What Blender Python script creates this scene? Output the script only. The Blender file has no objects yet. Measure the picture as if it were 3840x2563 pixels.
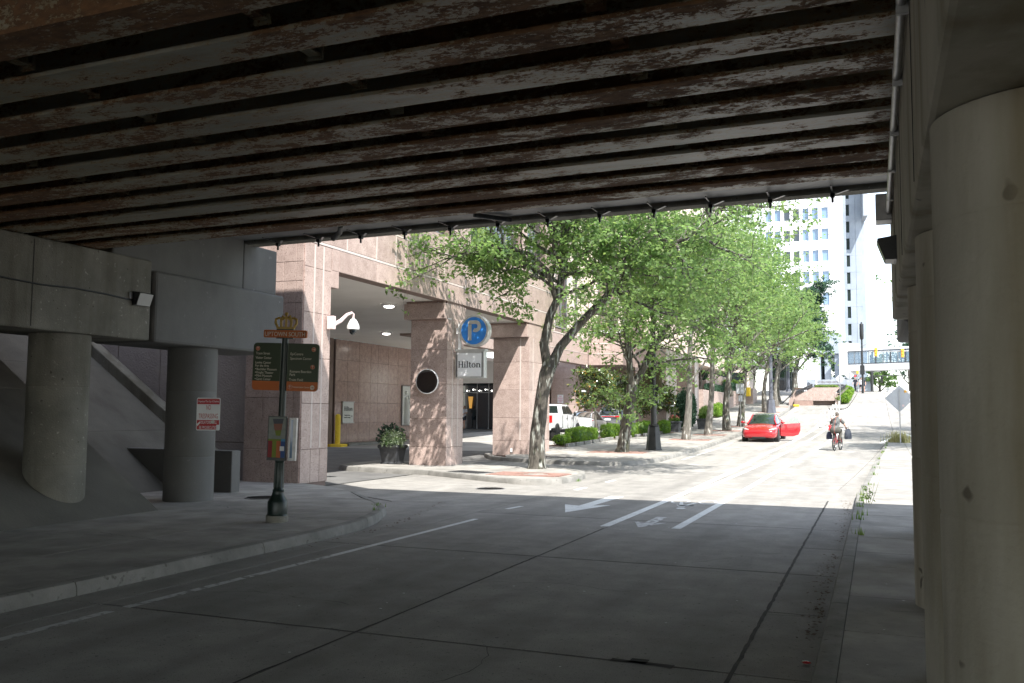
import bpy, math, random
import numpy as np
from mathutils import Vector, Matrix
R = random.Random(7)
scene = bpy.context.scene
col = scene.collection
rad = math.radians
# ---------------------------------------------------------------- camera
cd = bpy.data.cameras.new('camera'); cam = bpy.data.objects.new('camera', cd); col.objects.link(cam)
cd.sensor_width = 36.0; cd.lens = 32.18; cd.clip_start = 0.05; cd.clip_end = 3000
right = Vector((0.92946, 0.368847, 0.007478)).normalized()
upv = Vector((0.021394, -0.074122, 0.99702))
upv = (upv - right * upv.dot(right)).normalized()
back = right.cross(upv).normalized()
m = Matrix((right, upv, back)).transposed().to_4x4()
m.translation = Vector((0, 0, 1.85))
cam.matrix_world = m
scene.camera = cam
# ---------------------------------------------------------------- light
SUN = Vector((-0.50, 0.56, -1.0)).normalized()          # travel direction of the light
elev = math.asin(-SUN.z); az = math.atan2(-SUN.x, -SUN.y)  # where the sun stands, clockwise from +Y
w = bpy.data.worlds.new('World'); scene.world = w; w.use_nodes = True
nt = w.node_tree; nt.nodes.clear()
out = nt.nodes.new('ShaderNodeOutputWorld'); bg = nt.nodes.new('ShaderNodeBackground')
sky = nt.nodes.new('ShaderNodeTexSky'); sky.sky_type = 'NISHITA'; sky.sun_disc = False
sky.sun_elevation = elev; sky.sun_rotation = az
sky.air_density = 1.0; sky.dust_density = 0.6; sky.ozone_density = 1.0
tc = nt.nodes.new('ShaderNodeTexCoord'); mp = nt.nodes.new('ShaderNodeMapping'); mp.inputs['Scale'].default_value = (2, 2, 9)
nz = nt.nodes.new('ShaderNodeTexNoise'); nz.inputs['Scale'].default_value = 1.6; nz.inputs['Detail'].default_value = 7
rp = nt.nodes.new('ShaderNodeValToRGB'); rp.color_ramp.elements[0].position = .42; rp.color_ramp.elements[1].position = .72
rp.color_ramp.elements[0].color = (0, 0, 0, 1); rp.color_ramp.elements[1].color = (.45, .45, .45, 1)
mx = nt.nodes.new('ShaderNodeMixRGB'); mx.inputs[2].default_value = (3.6, 3.8, 4.0, 1)
nt.links.new(tc.outputs['Generated'], mp.inputs[0]); nt.links.new(mp.outputs[0], nz.inputs['Vector'])
nt.links.new(nz.outputs['Fac'], rp.inputs[0]); nt.links.new(rp.outputs[0], mx.inputs[0])
hsw = nt.nodes.new('ShaderNodeHueSaturation'); hsw.inputs['Saturation'].default_value = .62
nt.links.new(sky.outputs[0], mx.inputs[1]); nt.links.new(mx.outputs[0], hsw.inputs['Color']); nt.links.new(hsw.outputs[0], bg.inputs['Color'])
bg.inputs['Strength'].default_value = 0.12
nt.links.new(bg.outputs[0], out.inputs[0])
sl = bpy.data.lights.new('sun', 'SUN'); sl.energy = 2.9; sl.angle = rad(0.55); sl.color = (1, .965, .91)
sun = bpy.data.objects.new('sun', sl); col.objects.link(sun)
sun.rotation_euler = SUN.to_track_quat('-Z', 'Y').to_euler(); sun.location = (20, -20, 60)
vs = scene.view_settings; vs.view_transform = 'Standard'; vs.look = 'None'; vs.exposure = 1.90; vs.gamma = 1
vs.use_curve_mapping = False
scene.cycles.max_bounces = 10; scene.cycles.diffuse_bounces = 5; scene.cycles.transparent_max_bounces = 8
scene.cycles.use_denoising = True
# ---------------------------------------------------------------- materials
def mat(name, c1, c2=None, scale=1.5, rough=.8, bump=0., bscale=40., speck=None, stretch=(1, 1, 1), detail=5, metal=0., spec=.5,
        var=0., obj=False, stain=None, trans=None, coat=0., contrast=(.35, .65)):
    ma = bpy.data.materials.new(name); ma.use_nodes = True
    t = ma.node_tree; b = t.nodes['Principled BSDF']; N = t.nodes.new; L = t.links.new
    b.inputs['Roughness'].default_value = rough; b.inputs['Metallic'].default_value = metal
    b.inputs['Specular IOR Level'].default_value = spec
    b.inputs['Coat Weight'].default_value = coat
    c1 = tuple(c1) + (1,)
    if obj:
        g = N('ShaderNodeTexCoord').outputs['Object']
    else:
        g = N('ShaderNodeNewGeometry').outputs['Position']
    mp = N('ShaderNodeMapping'); mp.inputs['Scale'].default_value = stretch; L(g, mp.inputs[0]); v = mp.outputs[0]
    def noise(s, d, r=.5):
        n = N('ShaderNodeTexNoise'); n.inputs['Scale'].default_value = s; n.inputs['Detail'].default_value = d
        n.inputs['Roughness'].default_value = r; L(v, n.inputs['Vector']); return n.outputs['Fac']
    def ramp(src, a, bb, ca=(0, 0, 0, 1), cb=(1, 1, 1, 1)):
        r = N('ShaderNodeValToRGB'); r.color_ramp.elements[0].position = a; r.color_ramp.elements[1].position = bb
        r.color_ramp.elements[0].color = ca; r.color_ramp.elements[1].color = cb; L(src, r.inputs[0]); return r.outputs[0]
    def mix(f, a, bb, mode='MIX'):
        x = N('ShaderNodeMixRGB'); x.blend_type = mode
        if isinstance(f, (int, float)): x.inputs[0].default_value = f
        else: L(f, x.inputs[0])
        for i, q in ((1, a), (2, bb)):
            if isinstance(q, tuple): x.inputs[i].default_value = q
            else: L(q, x.inputs[i])
        return x.outputs[0]
    c = c1
    if c2 is not None:
        c = ramp(noise(scale, detail, .6), contrast[0], contrast[1], c1, tuple(c2) + (1,))
    if speck:
        for (sc_, ss, a, bb) in speck:
            c = mix(ramp(noise(ss, 2), a, bb), c, tuple(sc_) + (1,))
    if stain:                                    # long vertical or streaky dirt
        sc_, ss, st, amt = stain
        mp2 = N('ShaderNodeMapping'); mp2.inputs['Scale'].default_value = st; L(g, mp2.inputs[0])
        n = N('ShaderNodeTexNoise'); n.inputs['Scale'].default_value = ss; n.inputs['Detail'].default_value = 6
        L(mp2.outputs[0], n.inputs['Vector'])
        f = ramp(n.outputs['Fac'], .45, .7, (0, 0, 0, 1), (amt, amt, amt, 1))
        c = mix(f, c, tuple(sc_) + (1,))
    if var:
        oi = N('ShaderNodeObjectInfo')
        mr = N('ShaderNodeMapRange'); L(oi.outputs['Random'], mr.inputs[0]); mr.inputs[3].default_value = 1 - var; mr.inputs[4].default_value = 1 + var
        hs = N('ShaderNodeHueSaturation'); L(mr.outputs[0], hs.inputs['Value'])
        if isinstance(c, tuple): hs.inputs['Color'].default_value = c
        else: L(c, hs.inputs['Color'])
        c = hs.outputs[0]
    if isinstance(c, tuple): b.inputs['Base Color'].default_value = c
    else: L(c, b.inputs['Base Color'])
    if bump:
        bn = N('ShaderNodeBump'); bn.inputs['Strength'].default_value = bump; bn.inputs['Distance'].default_value = .02
        L(noise(bscale, 4), bn.inputs['Height']); L(bn.outputs[0], b.inputs['Normal'])
    if trans:
        tr = N('ShaderNodeBsdfTranslucent'); tr.inputs['Color'].default_value = tuple(trans[0]) + (1,)
        ms = N('ShaderNodeMixShader'); ms.inputs[0].default_value = trans[1]
        L(b.outputs[0], ms.inputs[1]); L(tr.outputs[0], ms.inputs[2]); L(ms.outputs[0], t.nodes['Material Output'].inputs[0])
    return ma
def glassmat(name, c, rough=.03, alpha=None):
    ma = bpy.data.materials.new(name); ma.use_nodes = True; b = ma.node_tree.nodes['Principled BSDF']
    b.inputs['Base Color'].default_value = tuple(c) + (1,); b.inputs['Roughness'].default_value = rough
    b.inputs['Specular IOR Level'].default_value = .8; b.inputs['Coat Weight'].default_value = .6; b.inputs['Coat Roughness'].default_value = .02
    if alpha is not None: b.inputs['Alpha'].default_value = alpha
    return ma
def emit(name, c, s):
    ma = bpy.data.materials.new(name); ma.use_nodes = True; b = ma.node_tree.nodes['Principled BSDF']
    b.inputs['Base Color'].default_value = tuple(c) + (1,); b.inputs['Emission Color'].default_value = tuple(c) + (1,)
    b.inputs['Emission Strength'].default_value = s
    return ma
MT = {}
MT['road'] = mat('road concrete', (.25, .238, .218), (.33, .314, .288), 2.1, .88, .5, 130, speck=[((.085, .08, .075), 75, .64, .70), ((.12, .115, .105), 24, .66, .71), ((.46, .44, .41), 95, .68, .76)], var=.09,
                 stain=((.115, .11, .10), 1.1, (1.6, .22, 1), .42), detail=9)
MT['joint'] = mat('joint filler', (.035, .033, .03), (.07, .065, .06), 6, .95)
MT['walk'] = mat('sidewalk concrete', (.25, .238, .215), (.37, .352, .32), 1.6, .9, .4, 110, speck=[((.15, .14, .13), 30, .66, .76)], var=.06, stain=((.16, .15, .14), 1.7, (1, 1, 1), .5))
MT['kerb'] = mat('kerb concrete', (.17, .165, .15), (.27, .26, .24), 2.2, .9, .4, 50, speck=[((.12, .115, .1), 14, .62, .75)], var=.08)
MT['ground'] = mat('ground concrete', (.25, .24, .22), (.34, .325, .30), .5, .95)
MT['asphalt'] = mat('drive paving', (.10, .098, .095), (.15, .147, .14), 1.2, .9, .3, 60)
MT['paint'] = mat('road paint', (.62, .63, .62), (.74, .75, .74), 3, .7, speck=[((.28, .27, .26), 26, .63, .70)], detail=8)
MT['paintworn'] = mat('worn road paint', (.50, .50, .49), (.62, .62, .61), 3, .8, speck=[((.27, .26, .25), 9, .52, .60)], detail=8)
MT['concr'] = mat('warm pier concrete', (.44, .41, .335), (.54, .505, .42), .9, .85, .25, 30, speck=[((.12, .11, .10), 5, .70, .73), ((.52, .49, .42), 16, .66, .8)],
                 stain=((.25, .21, .135), 1.9, (1.5, 1.5, .20), .9))  # paler copy of the pier concrete, brightness of the right pier put into colour
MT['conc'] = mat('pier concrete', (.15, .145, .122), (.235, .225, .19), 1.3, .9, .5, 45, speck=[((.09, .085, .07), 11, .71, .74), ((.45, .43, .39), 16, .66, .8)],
                 stain=((.10, .09, .065), 1.8, (1.4, 1.4, .16), .9))  # base colour darkened to dim the left pier
MT['conc2'] = mat('newer pier concrete', (.112, .110, .104), (.152, .149, .140), .8, .85, .15, 30, speck=[((.18, .175, .17), 8, .69, .73)],
                  stain=((.14, .14, .13), 2.4, (1.3, 1.3, .15), .8))
MT['slope'] = mat('slope paving', (.085, .08, .068), (.14, .133, .114), .8, .92, .35, 24, stain=((.12, .115, .10), 1.4, (.5, 1.5, .5), .8))
MT['panelwall'] = mat('textured wall', (.31, .27, .26), (.36, .315, .30), 2, .9, 1.0, 22)
MT['pink'] = mat('pink granite', (.345, .262, .230), (.45, .35, .31), 4, .45, .05, 120, speck=[((.16, .11, .10), 34, .58, .68), ((.62, .50, .45), 42, .60, .72)], var=.08,
                 stain=((.34, .25, .22), .8, (1, 1, .3), .4))
MT['pinkdark'] = mat('polished pink granite', (.30, .205, .175), (.39, .275, .235), 4, .16, 0, 120, speck=[((.13, .09, .08), 34, .58, .68)], var=.05)
MT['pale'] = mat('pale pink cladding', (.60, .50, .44), (.66, .56, .50), 3, .6, var=.03)
MT['band'] = mat('light band stone', (.50, .435, .40), (.57, .50, .46), 6, .6)
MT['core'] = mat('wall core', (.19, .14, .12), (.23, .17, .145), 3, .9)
MT['soffit'] = mat('plaster soffit', (.70, .67, .63), (.76, .73, .69), .7, .9)
MT['glass'] = glassmat('window glass', (.012, .02, .024), .03)
MT['glassb'] = glassmat('blue tinted glass', (.14, .22, .33), .06)
MT['frame'] = mat('window frame', (.20, .20, .20), (.24, .24, .24), 4, .5, metal=.3)
MT['white'] = mat('white paint', (.78, .78, .77), (.82, .82, .81), 2, .5)
MT['tower'] = mat('white tower cladding', (.74, .75, .76), (.80, .81, .82), .1, .6, var=.02)
MT['towerb'] = mat('pale grey tower marble', (.24, .28, .33), (.30, .34, .39), .3, .5, var=.05)
MT['steel'] = mat('galvanised steel', (.36, .36, .36), (.46, .46, .46), 9, .42, metal=.7)
MT['black'] = mat('black paint', (.014, .015, .016), (.024, .025, .026), 4, .35, .05, 60, speck=[((.10, .10, .095), 60, .72, .78)])
MT['darkgreen'] = mat('dark green paint', (.008, .020, .016), (.015, .03, .024), 4, .35)
MT['yellow'] = mat('yellow paint', (.75, .50, .02), (.85, .60, .04), 6, .6, speck=[((.3, .2, .03), 20, .66, .74)])
MT['bark'] = mat('bark', (.045, .04, .032), (.12, .107, .09), 7, .95, 1.0, 26, stretch=(2.2, 2.2, .45), speck=[((.34, .35, .31), 5, .57, .66), ((.05, .06, .03), 3, .60, .7)])
MT['barklight'] = mat('pale bark', (.085, .078, .066), (.20, .185, .16), 6, .95, .8, 26, stretch=(2, 2, .5), speck=[((.5, .5, .46), 6, .62, .72)])
def leafmat(n, a, b_, tr, w=.55): return mat(n, a, b_, 2.2, .5, spec=.35, trans=(tr, w), detail=3, contrast=(.4, .62))
MT['leaf'] = leafmat('maple leaf', (.070, .130, .048), (.175, .245, .092), (.29, .46, .14))
MT['leaflime'] = leafmat('lime leaf', (.12, .19, .06), (.22, .29, .10), (.36, .50, .14))
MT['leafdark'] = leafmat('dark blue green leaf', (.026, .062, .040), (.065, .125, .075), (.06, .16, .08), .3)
MT['leafmag'] = mat('magnolia leaf', (.028, .07, .02), (.12, .15, .03), 3.5, .18, spec=.8, trans=((.08, .14, .02), .15), speck=[((.36, .17, .03), 5, .60, .68)])
MT['hedge'] = leafmat('hedge leaf', (.07, .16, .018), (.20, .32, .035), (.28, .45, .05), .35)
MT['soil'] = mat('soil', (.10, .065, .045), (.17, .11, .08), 5, .95, .6, 30)
MT['brick'] = mat('red brick paver', (.23, .13, .105), (.31, .18, .145), 8, .9, var=.15)
MT['red'] = mat('red car paint', (.36, .010, .016), None, rough=.25, coat=1.0)
MT['cwhite'] = mat('white car paint', (.78, .79, .80), None, rough=.3, coat=1.0)
MT['cgrey'] = mat('grey car paint', (.22, .23, .24), None, rough=.25, coat=1.0, metal=.5)
MT['tyre'] = mat('tyre rubber', (.015, .015, .015), (.03, .03, .03), 8, .85)
MT['rim'] = mat('wheel rim', (.30, .30, .31), None, rough=.3, metal=.9)
MT['cglass'] = glassmat('car glass', (.015, .025, .022), .03)
MT['lens'] = mat('lamp lens', (.42, .42, .40), None, rough=.35)
MT['redlens'] = glassmat('red lamp lens', (.50, .01, .01), .15)
MT['amber'] = mat('amber paint', (.75, .38, .04), None, rough=.5)
MT['skin'] = mat('skin', (.50, .27, .19), (.56, .32, .23), 9, .55)
MT['hair'] = mat('grey hair', (.09, .075, .062), (.15, .125, .105), 30, .8)
def rust():
    ma = bpy.data.materials.new('rusted painted steel'); ma.use_nodes = True
    t = ma.node_tree; b = t.nodes['Principled BSDF']; N = t.nodes.new; L = t.links.new
    g = N('ShaderNodeNewGeometry').outputs['Position']
    def nz(st, s, d, r=.6, dist=0.):
        mp = N('ShaderNodeMapping'); mp.inputs['Scale'].default_value = st; L(g, mp.inputs[0])
        n = N('ShaderNodeTexNoise'); n.inputs['Scale'].default_value = s; n.inputs['Detail'].default_value = d
        n.inputs['Roughness'].default_value = r; n.inputs['Distortion'].default_value = dist; L(mp.outputs[0], n.inputs['Vector']); return n.outputs['Fac']
    def math_(op, a, bb):
        x = N('ShaderNodeMath'); x.operation = op
        for i, q in ((0, a), (1, bb)):
            if isinstance(q, (int, float)): x.inputs[i].default_value = q
            else: L(q, x.inputs[i])
        return x.outputs[0]
    def ramp(f, a, bb, ca, cb):
        r = N('ShaderNodeValToRGB'); r.color_ramp.elements[0].position = a; r.color_ramp.elements[1].position = bb
        r.color_ramp.elements[0].color = ca; r.color_ramp.elements[1].color = cb; L(f, r.inputs[0]); return r.outputs[0]
    oi = N('ShaderNodeObjectInfo').outputs['Random']
    big = nz((.30, .9, 1), 1.1, 3)                 # where a whole stretch has gone to rust
    mid = nz((1.1, 2.2, 2.2), 3.2, 5, .6, .3)
    fine = nz((1.5, 2.6, 2.6), 13, 9, .72, .4)
    mask = math_('ADD', math_('ADD', math_('MULTIPLY', big, .75), math_('MULTIPLY', mid, .55)), math_('ADD', math_('MULTIPLY', fine, .70), math_('MULTIPLY', oi, .10)))
    f = ramp(math_('MULTIPLY', mask, .5), .530, .545, (0, 0, 0, 1), (1, 1, 1, 1))
    paint = ramp(nz((.5, 3, 3), 2, 6), .32, .7, (.23, .22, .17, 1), (.37, .355, .29, 1))
    halo = ramp(math_('MULTIPLY', mask, .5), .465, .54, (0, 0, 0, 1), (.75, .75, .75, 1))
    ru = ramp(nz((.9, 2, 2), 9, 8), .32, .70, (.10, .05, .026, 1), (.24, .125, .055, 1))
    m1 = N('ShaderNodeMixRGB'); L(halo, m1.inputs[0]); L(paint, m1.inputs[1]); m1.inputs[2].default_value = (.30, .205, .09, 1)
    m2 = N('ShaderNodeMixRGB'); L(f, m2.inputs[0]); L(m1.outputs[0], m2.inputs[1]); L(ru, m2.inputs[2])
    L(m2.outputs[0], b.inputs['Base Color'])
    rr = N('ShaderNodeMapRange'); L(f, rr.inputs[0]); rr.inputs[3].default_value = .38; rr.inputs[4].default_value = .9; L(rr.outputs[0], b.inputs['Roughness'])
    bp = N('ShaderNodeBump'); bp.inputs['Strength'].default_value = .6; bp.inputs['Distance'].default_value = .012
    inv = math_('SUBTRACT', math_('MULTIPLY', nz((1, 1, 1), 30, 4), .25), f); L(inv, bp.inputs['Height']); L(bp.outputs[0], b.inputs['Normal'])
    return ma
MT['rust'] = rust()
# ---------------------------------------------------------------- mesh helpers
class MB:
    def __init__(s): s.v = []; s.f = []; s.mi = []; s.cur = 0
    def add(s, vs_, fs):
        o = len(s.v); s.v += [tuple(p) for p in vs_]; s.f += [tuple(i + o for i in q) for q in fs]; s.mi += [s.cur] * len(fs); return s
    def box(s, x0, x1, y0, y1, z0, z1, M=None):
        vs_ = [Vector(p) for p in ((x0, y0, z0), (x1, y0, z0), (x1, y1, z0), (x0, y1, z0), (x0, y0, z1), (x1, y0, z1), (x1, y1, z1), (x0, y1, z1))]
        if M is not None: vs_ = [M @ p for p in vs_]
        return s.add(vs_, [(0, 3, 2, 1), (4, 5, 6, 7), (0, 1, 5, 4), (1, 2, 6, 5), (2, 3, 7, 6), (3, 0, 4, 7)])
    def cbox(s, c, d, M=None):
        T = Matrix.Translation(c) @ (M.to_4x4() if M is not None else Matrix()); a = [q / 2 for q in d]
        return s.box(-a[0], a[0], -a[1], a[1], -a[2], a[2], T)
    def prism(s, pts, z0, z1, M=None):          # pts anticlockwise in xy
        n = len(pts); vs_ = [Vector((p[0], p[1], z0)) for p in pts] + [Vector((p[0], p[1], z1)) for p in pts]
        if M is not None: vs_ = [M @ p for p in vs_]
        return s.add(vs_, [tuple(range(n - 1, -1, -1)), tuple(range(n, 2 * n))] + [(i, (i + 1) % n, n + (i + 1) % n, n + i) for i in range(n)])
    def tube(s, pts, rs, n=8, cap=True, wob=0., rnd=None):
        pts = [Vector(p) for p in pts]
        if isinstance(rs, (int, float)): rs = [rs] * len(pts)
        vs_ = []; u = None
        for i, p in enumerate(pts):
            d = (pts[min(i + 1, len(pts) - 1)] - pts[max(i - 1, 0)])
            d = d.normalized() if d.length > 1e-9 else Vector((0, 0, 1))
            if u is None: u = d.orthogonal().normalized()
            else:
                u = (u - d * u.dot(d)); u = u.normalized() if u.length > 1e-6 else d.orthogonal().normalized()
            w_ = d.cross(u)
            for k in range(n):
                a = 2 * math.pi * k / n; q = rs[i] * (1 + (wob * (rnd.random() - .5) if wob else 0))
                vs_.append(p + (u * math.cos(a) + w_ * math.sin(a)) * q)
        fs = [(i * n + k, i * n + (k + 1) % n, (i + 1) * n + (k + 1) % n, (i + 1) * n + k) for i in range(len(pts) - 1) for k in range(n)]
        if cap: fs += [tuple(range(n - 1, -1, -1)), tuple(range((len(pts) - 1) * n, len(pts) * n))]
        return s.add(vs_, fs)
    def lathe(s, prof, n=20, c=(0, 0, 0), M=None):   # prof: (r, z)
        vs_ = [Vector((c[0] + r * math.cos(2 * math.pi * k / n), c[1] + r * math.sin(2 * math.pi * k / n), c[2] + z)) for r, z in prof for k in range(n)]
        if M is not None: vs_ = [M @ p for p in vs_]
        m_ = len(prof)
        fs = [(i * n + k, i * n + (k + 1) % n, (i + 1) * n + (k + 1) % n, (i + 1) * n + k) for i in range(m_ - 1) for k in range(n)]
        fs += [tuple(range(n - 1, -1, -1)), tuple(range((m_ - 1) * n, m_ * n))]
        return s.add(vs_, fs)
    def ball(s, c, r, n=12, m_=8, M=None):
        if isinstance(r, (int, float)): r = (r, r, r)
        prof = []
        vs_ = []
        for i in range(m_ + 1):
            t = -math.pi / 2 + math.pi * i / m_; q = max(math.cos(t), .02)
            for k in range(n):
                a = 2 * math.pi * k / n; vs_.append(Vector((r[0] * q * math.cos(a), r[1] * q * math.sin(a), r[2] * math.sin(t))))
        if M is not None: vs_ = [M @ p for p in vs_]
        vs_ = [p + Vector(c) for p in vs_]
        fs = [(i * n + k, i * n + (k + 1) % n, (i + 1) * n + (k + 1) % n, (i + 1) * n + k) for i in range(m_) for k in range(n)]
        fs += [tuple(range(n - 1, -1, -1)), tuple(range(m_ * n, (m_ + 1) * n))]
        return s.add(vs_, fs)
    def mesh(s, name, mats, smooth=False):
        me = bpy.data.meshes.new(name); me.from_pydata(s.v, [], s.f)
        for q in (mats if isinstance(mats, (list, tuple)) else [mats]): me.materials.append(MT[q] if isinstance(q, str) else q)
        if any(s.mi): me.polygons.foreach_set('material_index', s.mi)
        me.update()
        if smooth:
            me.polygons.foreach_set('use_smooth', [True] * len(me.polygons))
            try: me.set_sharp_from_angle(angle=rad(38))
            except Exception: pass
        return me
    def build(s, name, mats, parent=None, smooth=False, bevel=0.):
        return link(name, s.mesh(name, mats, smooth), parent, bevel)
def link(name, me, parent=None, bevel=0.):
    o = bpy.data.objects.new(name, me); col.objects.link(o)
    if parent is not None: o.parent = parent
    if bevel:
        b = o.modifiers.new('bevel', 'BEVEL'); b.width = bevel; b.segments = 2; b.limit_method = 'ANGLE'; b.angle_limit = rad(40)
    return o
def tag(o, label=None, cat=None, group=None, kind=None):
    if label: o['label'] = label
    if cat: o['category'] = cat
    if group: o['group'] = group
    if kind: o['kind'] = kind
    return o
def empty(name, loc=(0, 0, 0), rz=0., label=None, cat=None, group=None, kind=None):
    o = bpy.data.objects.new(name, None); col.objects.link(o); o.location = loc; o.rotation_euler = (0, 0, rz); o.empty_display_size = .2
    return tag(o, label, cat, group, kind)
def kids(o): return [c for c in bpy.data.objects if c.parent == o]
def copy_tree(o, parent=None):
    ch = kids(o); c = o.copy(); col.objects.link(c); c.parent = parent
    for q in ch: copy_tree(q, c)
    return c
def text(s, size, name, material, parent, M, width=None, depth=.004, align='LEFT', bold=0., shear=0.):
    cu = bpy.data.curves.new(name, 'FONT'); cu.body = s; cu.size = size; cu.align_x = align; cu.align_y = 'BOTTOM_BASELINE' if False else 'TOP_BASELINE'
    cu.extrude = depth; cu.offset = bold; cu.resolution_u = 3
    o = bpy.data.objects.new(name, cu); col.objects.link(o)
    bpy.context.view_layer.update()
    dg = bpy.context.evaluated_depsgraph_get()
    me = bpy.data.meshes.new_from_object(o.evaluated_get(dg))
    bpy.data.objects.remove(o)
    me.name = name; me.materials.clear(); me.materials.append(MT[material] if isinstance(material, str) else material)
    if width:
        xs = [v_.co.x for v_ in me.vertices]; w_ = max(xs) - min(xs); k = width / w_
        for v_ in me.vertices: v_.co.x *= k
    me.transform(M)
    return link(name, me, parent)
def face_to(origin, u, v_):      # matrix whose local x is u and local y is v
    u = Vector(u).normalized(); v_ = Vector(v_).normalized(); n = u.cross(v_)
    m_ = Matrix((u, v_, n)).transposed().to_4x4(); m_.translation = Vector(origin); return m_
def gz(Y):
    if Y < 22: return 0.
    if Y < 119: return .0005 * (Y - 22) ** 2
    return min(4.705 + .02 * (Y - 119), 4.9) - max(0., (Y - 140) * .015)
def gx(X, Y):                     # the hotel court is flatter than the street
    z = gz(Y)
    if X < -13.6: 
        c = min(z, .5 + .01 * max(0, Y - 55)); k = min(1, (-13.6 - X) / .8); return z * (1 - k) + c * k
    return z
# ================================================================ SETTING: ground, road, pavements
def sheet(name, x0, x1, y0, y1, nx, ny, f, material, parent=None, kind='structure'):
    me = MB(); xs = np.linspace(x0, x1, nx + 1); ys = np.linspace(y0, y1, ny + 1)
    me.v = [(x, y, f(x, y)) for y in ys for x in xs]
    me.f = [(j * (nx + 1) + i, j * (nx + 1) + i + 1, (j + 1) * (nx + 1) + i + 1, (j + 1) * (nx + 1) + i) for j in range(ny) for i in range(nx)]
    me.mi = [0] * len(me.f)
    o = me.build(name, material, parent)
    if kind: o['kind'] = kind
    return o
def ground_sheet():
    mb = MB()
    xs = [-1500, -400, -120, -60, -40, -30, -22, -18, -14.4, -13.6, -10, -7.5, -4, -1, 1, 4, 8, 15, 30, 60, 120, 400, 1500]
    ys = [-400, -60, -20] + list(range(-10, 160, 3)) + [165, 180, 220, 300, 600, 1500]
    nx = len(xs)
    mb.v = [(x, y, gx(x, y) - .07) for y in ys for x in xs]
    mb.f = [(j * nx + i, j * nx + i + 1, (j + 1) * nx + i + 1, (j + 1) * nx + i) for j in range(len(ys) - 1) for i in range(nx - 1)]
    mb.mi = [0] * len(mb.f)
    o = mb.build('ground', 'ground'); o['kind'] = 'structure'
ground_sheet()
def rk(Y):                        # right kerb line
    pts = [(-40, -.45), (21.5, -.45), (35, -.12), (49.2, .37)]
    for (a, xa), (b, xb) in zip(pts, pts[1:]):
        if Y <= b: return xa + (xb - xa) * (Y - a) / (b - a)
    return .37
road = empty('road', kind='structure')
sheet('joint_base', -8.6, 7.5, -14, 119, 4, 90, lambda x, y: gz(y) - .03, 'joint', road, None)
def slab(name, p, material, parent, th=.03, g=.008, ch=.006, dz=0.):
    """one paving slab: p = 4 corners anticlockwise in xy; the top follows the street"""
    c = Vector((sum(q[0] for q in p) / 4, sum(q[1] for q in p) / 4))
    def inset(q, d):
        v_ = Vector((q[0], q[1])) - c
        return (c.x + v_.x - math.copysign(d, v_.x), c.y + v_.y - math.copysign(d, v_.y))
    a = [inset(q, g) for q in p]; b = [inset(q, g + ch) for q in p]
    mb = MB()
    vs_ = [(x, y, gz(y) - th + dz) for x, y in a] + [(x, y, gz(y) - ch + dz) for x, y in a] + [(x, y, gz(y) + dz) for x, y in b]
    mb.add(vs_, [(0, 1, 5, 4), (1, 2, 6, 5), (2, 3, 7, 6), (3, 0, 4, 7), (4, 5, 9, 8), (5, 6, 10, 9), (6, 7, 11, 10), (7, 4, 8, 11), (8, 9, 10, 11)])
    return mb.build(name, material, parent)
ys = [-2.05 + 4.43 * k for k in range(28)]
lanes = [-6.9, -4.1, -1.0]
for j in range(len(ys) - 1):
    y0, y1 = ys[j], min(ys[j + 1], 119)
    if y0 > 118: break
    for xa, xb in ((-6.9, -4.1), (-4.1, -1.0)):
        t = lambda Y: 0 if Y < 22 else 1.95 * min(1, (Y - 22) / 40)
        if xb > -1.5: slab('slab', [(xa, y0), (xb + t(y0), y0), (xb + t(y1), y1), (xa, y1)], 'road', road)
        else: slab('slab', [(xa, y0), (xb, y0), (xb, y1), (xa, y1)], 'road', road)
    n = 2
    for k in range(n):           # narrow gutter slabs by the right kerb, wider beyond the bridge
        ya, yb = y0 + (y1 - y0) * k / n, y0 + (y1 - y0) * (k + 1) / n
        if yb < 49.5:
            slab('slab', [(-1.0 + t(ya), ya), (rk(ya) + max(t(ya) - .82, 0) + 0, ya), (rk(yb) + max(t(yb) - .82, 0), yb), (-1.0 + t(yb), yb)], 'road', road)
    if y1 > 49.5:
        slab('slab', [(-1.0 + t(y0), y0), (3.6, y0), (3.6, y1), (-1.0 + t(y1), y1)], 'road', road)
        slab('slab', [(3.6, y0), (7.2, y0), (7.2, y1), (3.6, y1)], 'road', road)
    if y1 < 11.3 or y0 > 33.3:
        slab('slab', [(-7.42, y0), (-6.9, y0), (-6.9, y1), (-7.42, y1)], 'road', road)
# driveway mouths between the kerbs: large slabs
dm = [[(-7.42, 11.24), (-6.9, 11.24), (-6.9, 13.0), (-7.5, 13.0)], [(-7.5, 13.0), (-6.9, 13.0), (-6.9, 17.6), (-9.3, 16.8), (-9.3, 16.0), (-8.7, 15.2), (-7.8, 13.7)], [(-9.3, 16.8), (-6.9, 17.6), (-6.9, 22.2), (-9.4, 21.6)], [(-12.6, 18.9), (-9.3, 16.8), (-9.4, 21.6), (-12.6, 22.4)],
      [(-12.6, 22.4), (-9.4, 21.6), (-9.3, 23.9), (-12.6, 25.0)], [(-9.4, 21.6), (-6.9, 22.2), (-6.9, 26.8), (-9.3, 26.8)],
      [(-9.6, 26.8), (-6.9, 26.8), (-6.9, 31.2), (-9.6, 31.2)], [(-12.8, 27.6), (-9.6, 26.8), (-9.6, 31.2), (-12.8, 32)],
      [(-7.9, 31.2), (-6.9, 31.2), (-6.9, 33.5), (-7.7, 33.5)]]
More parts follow.
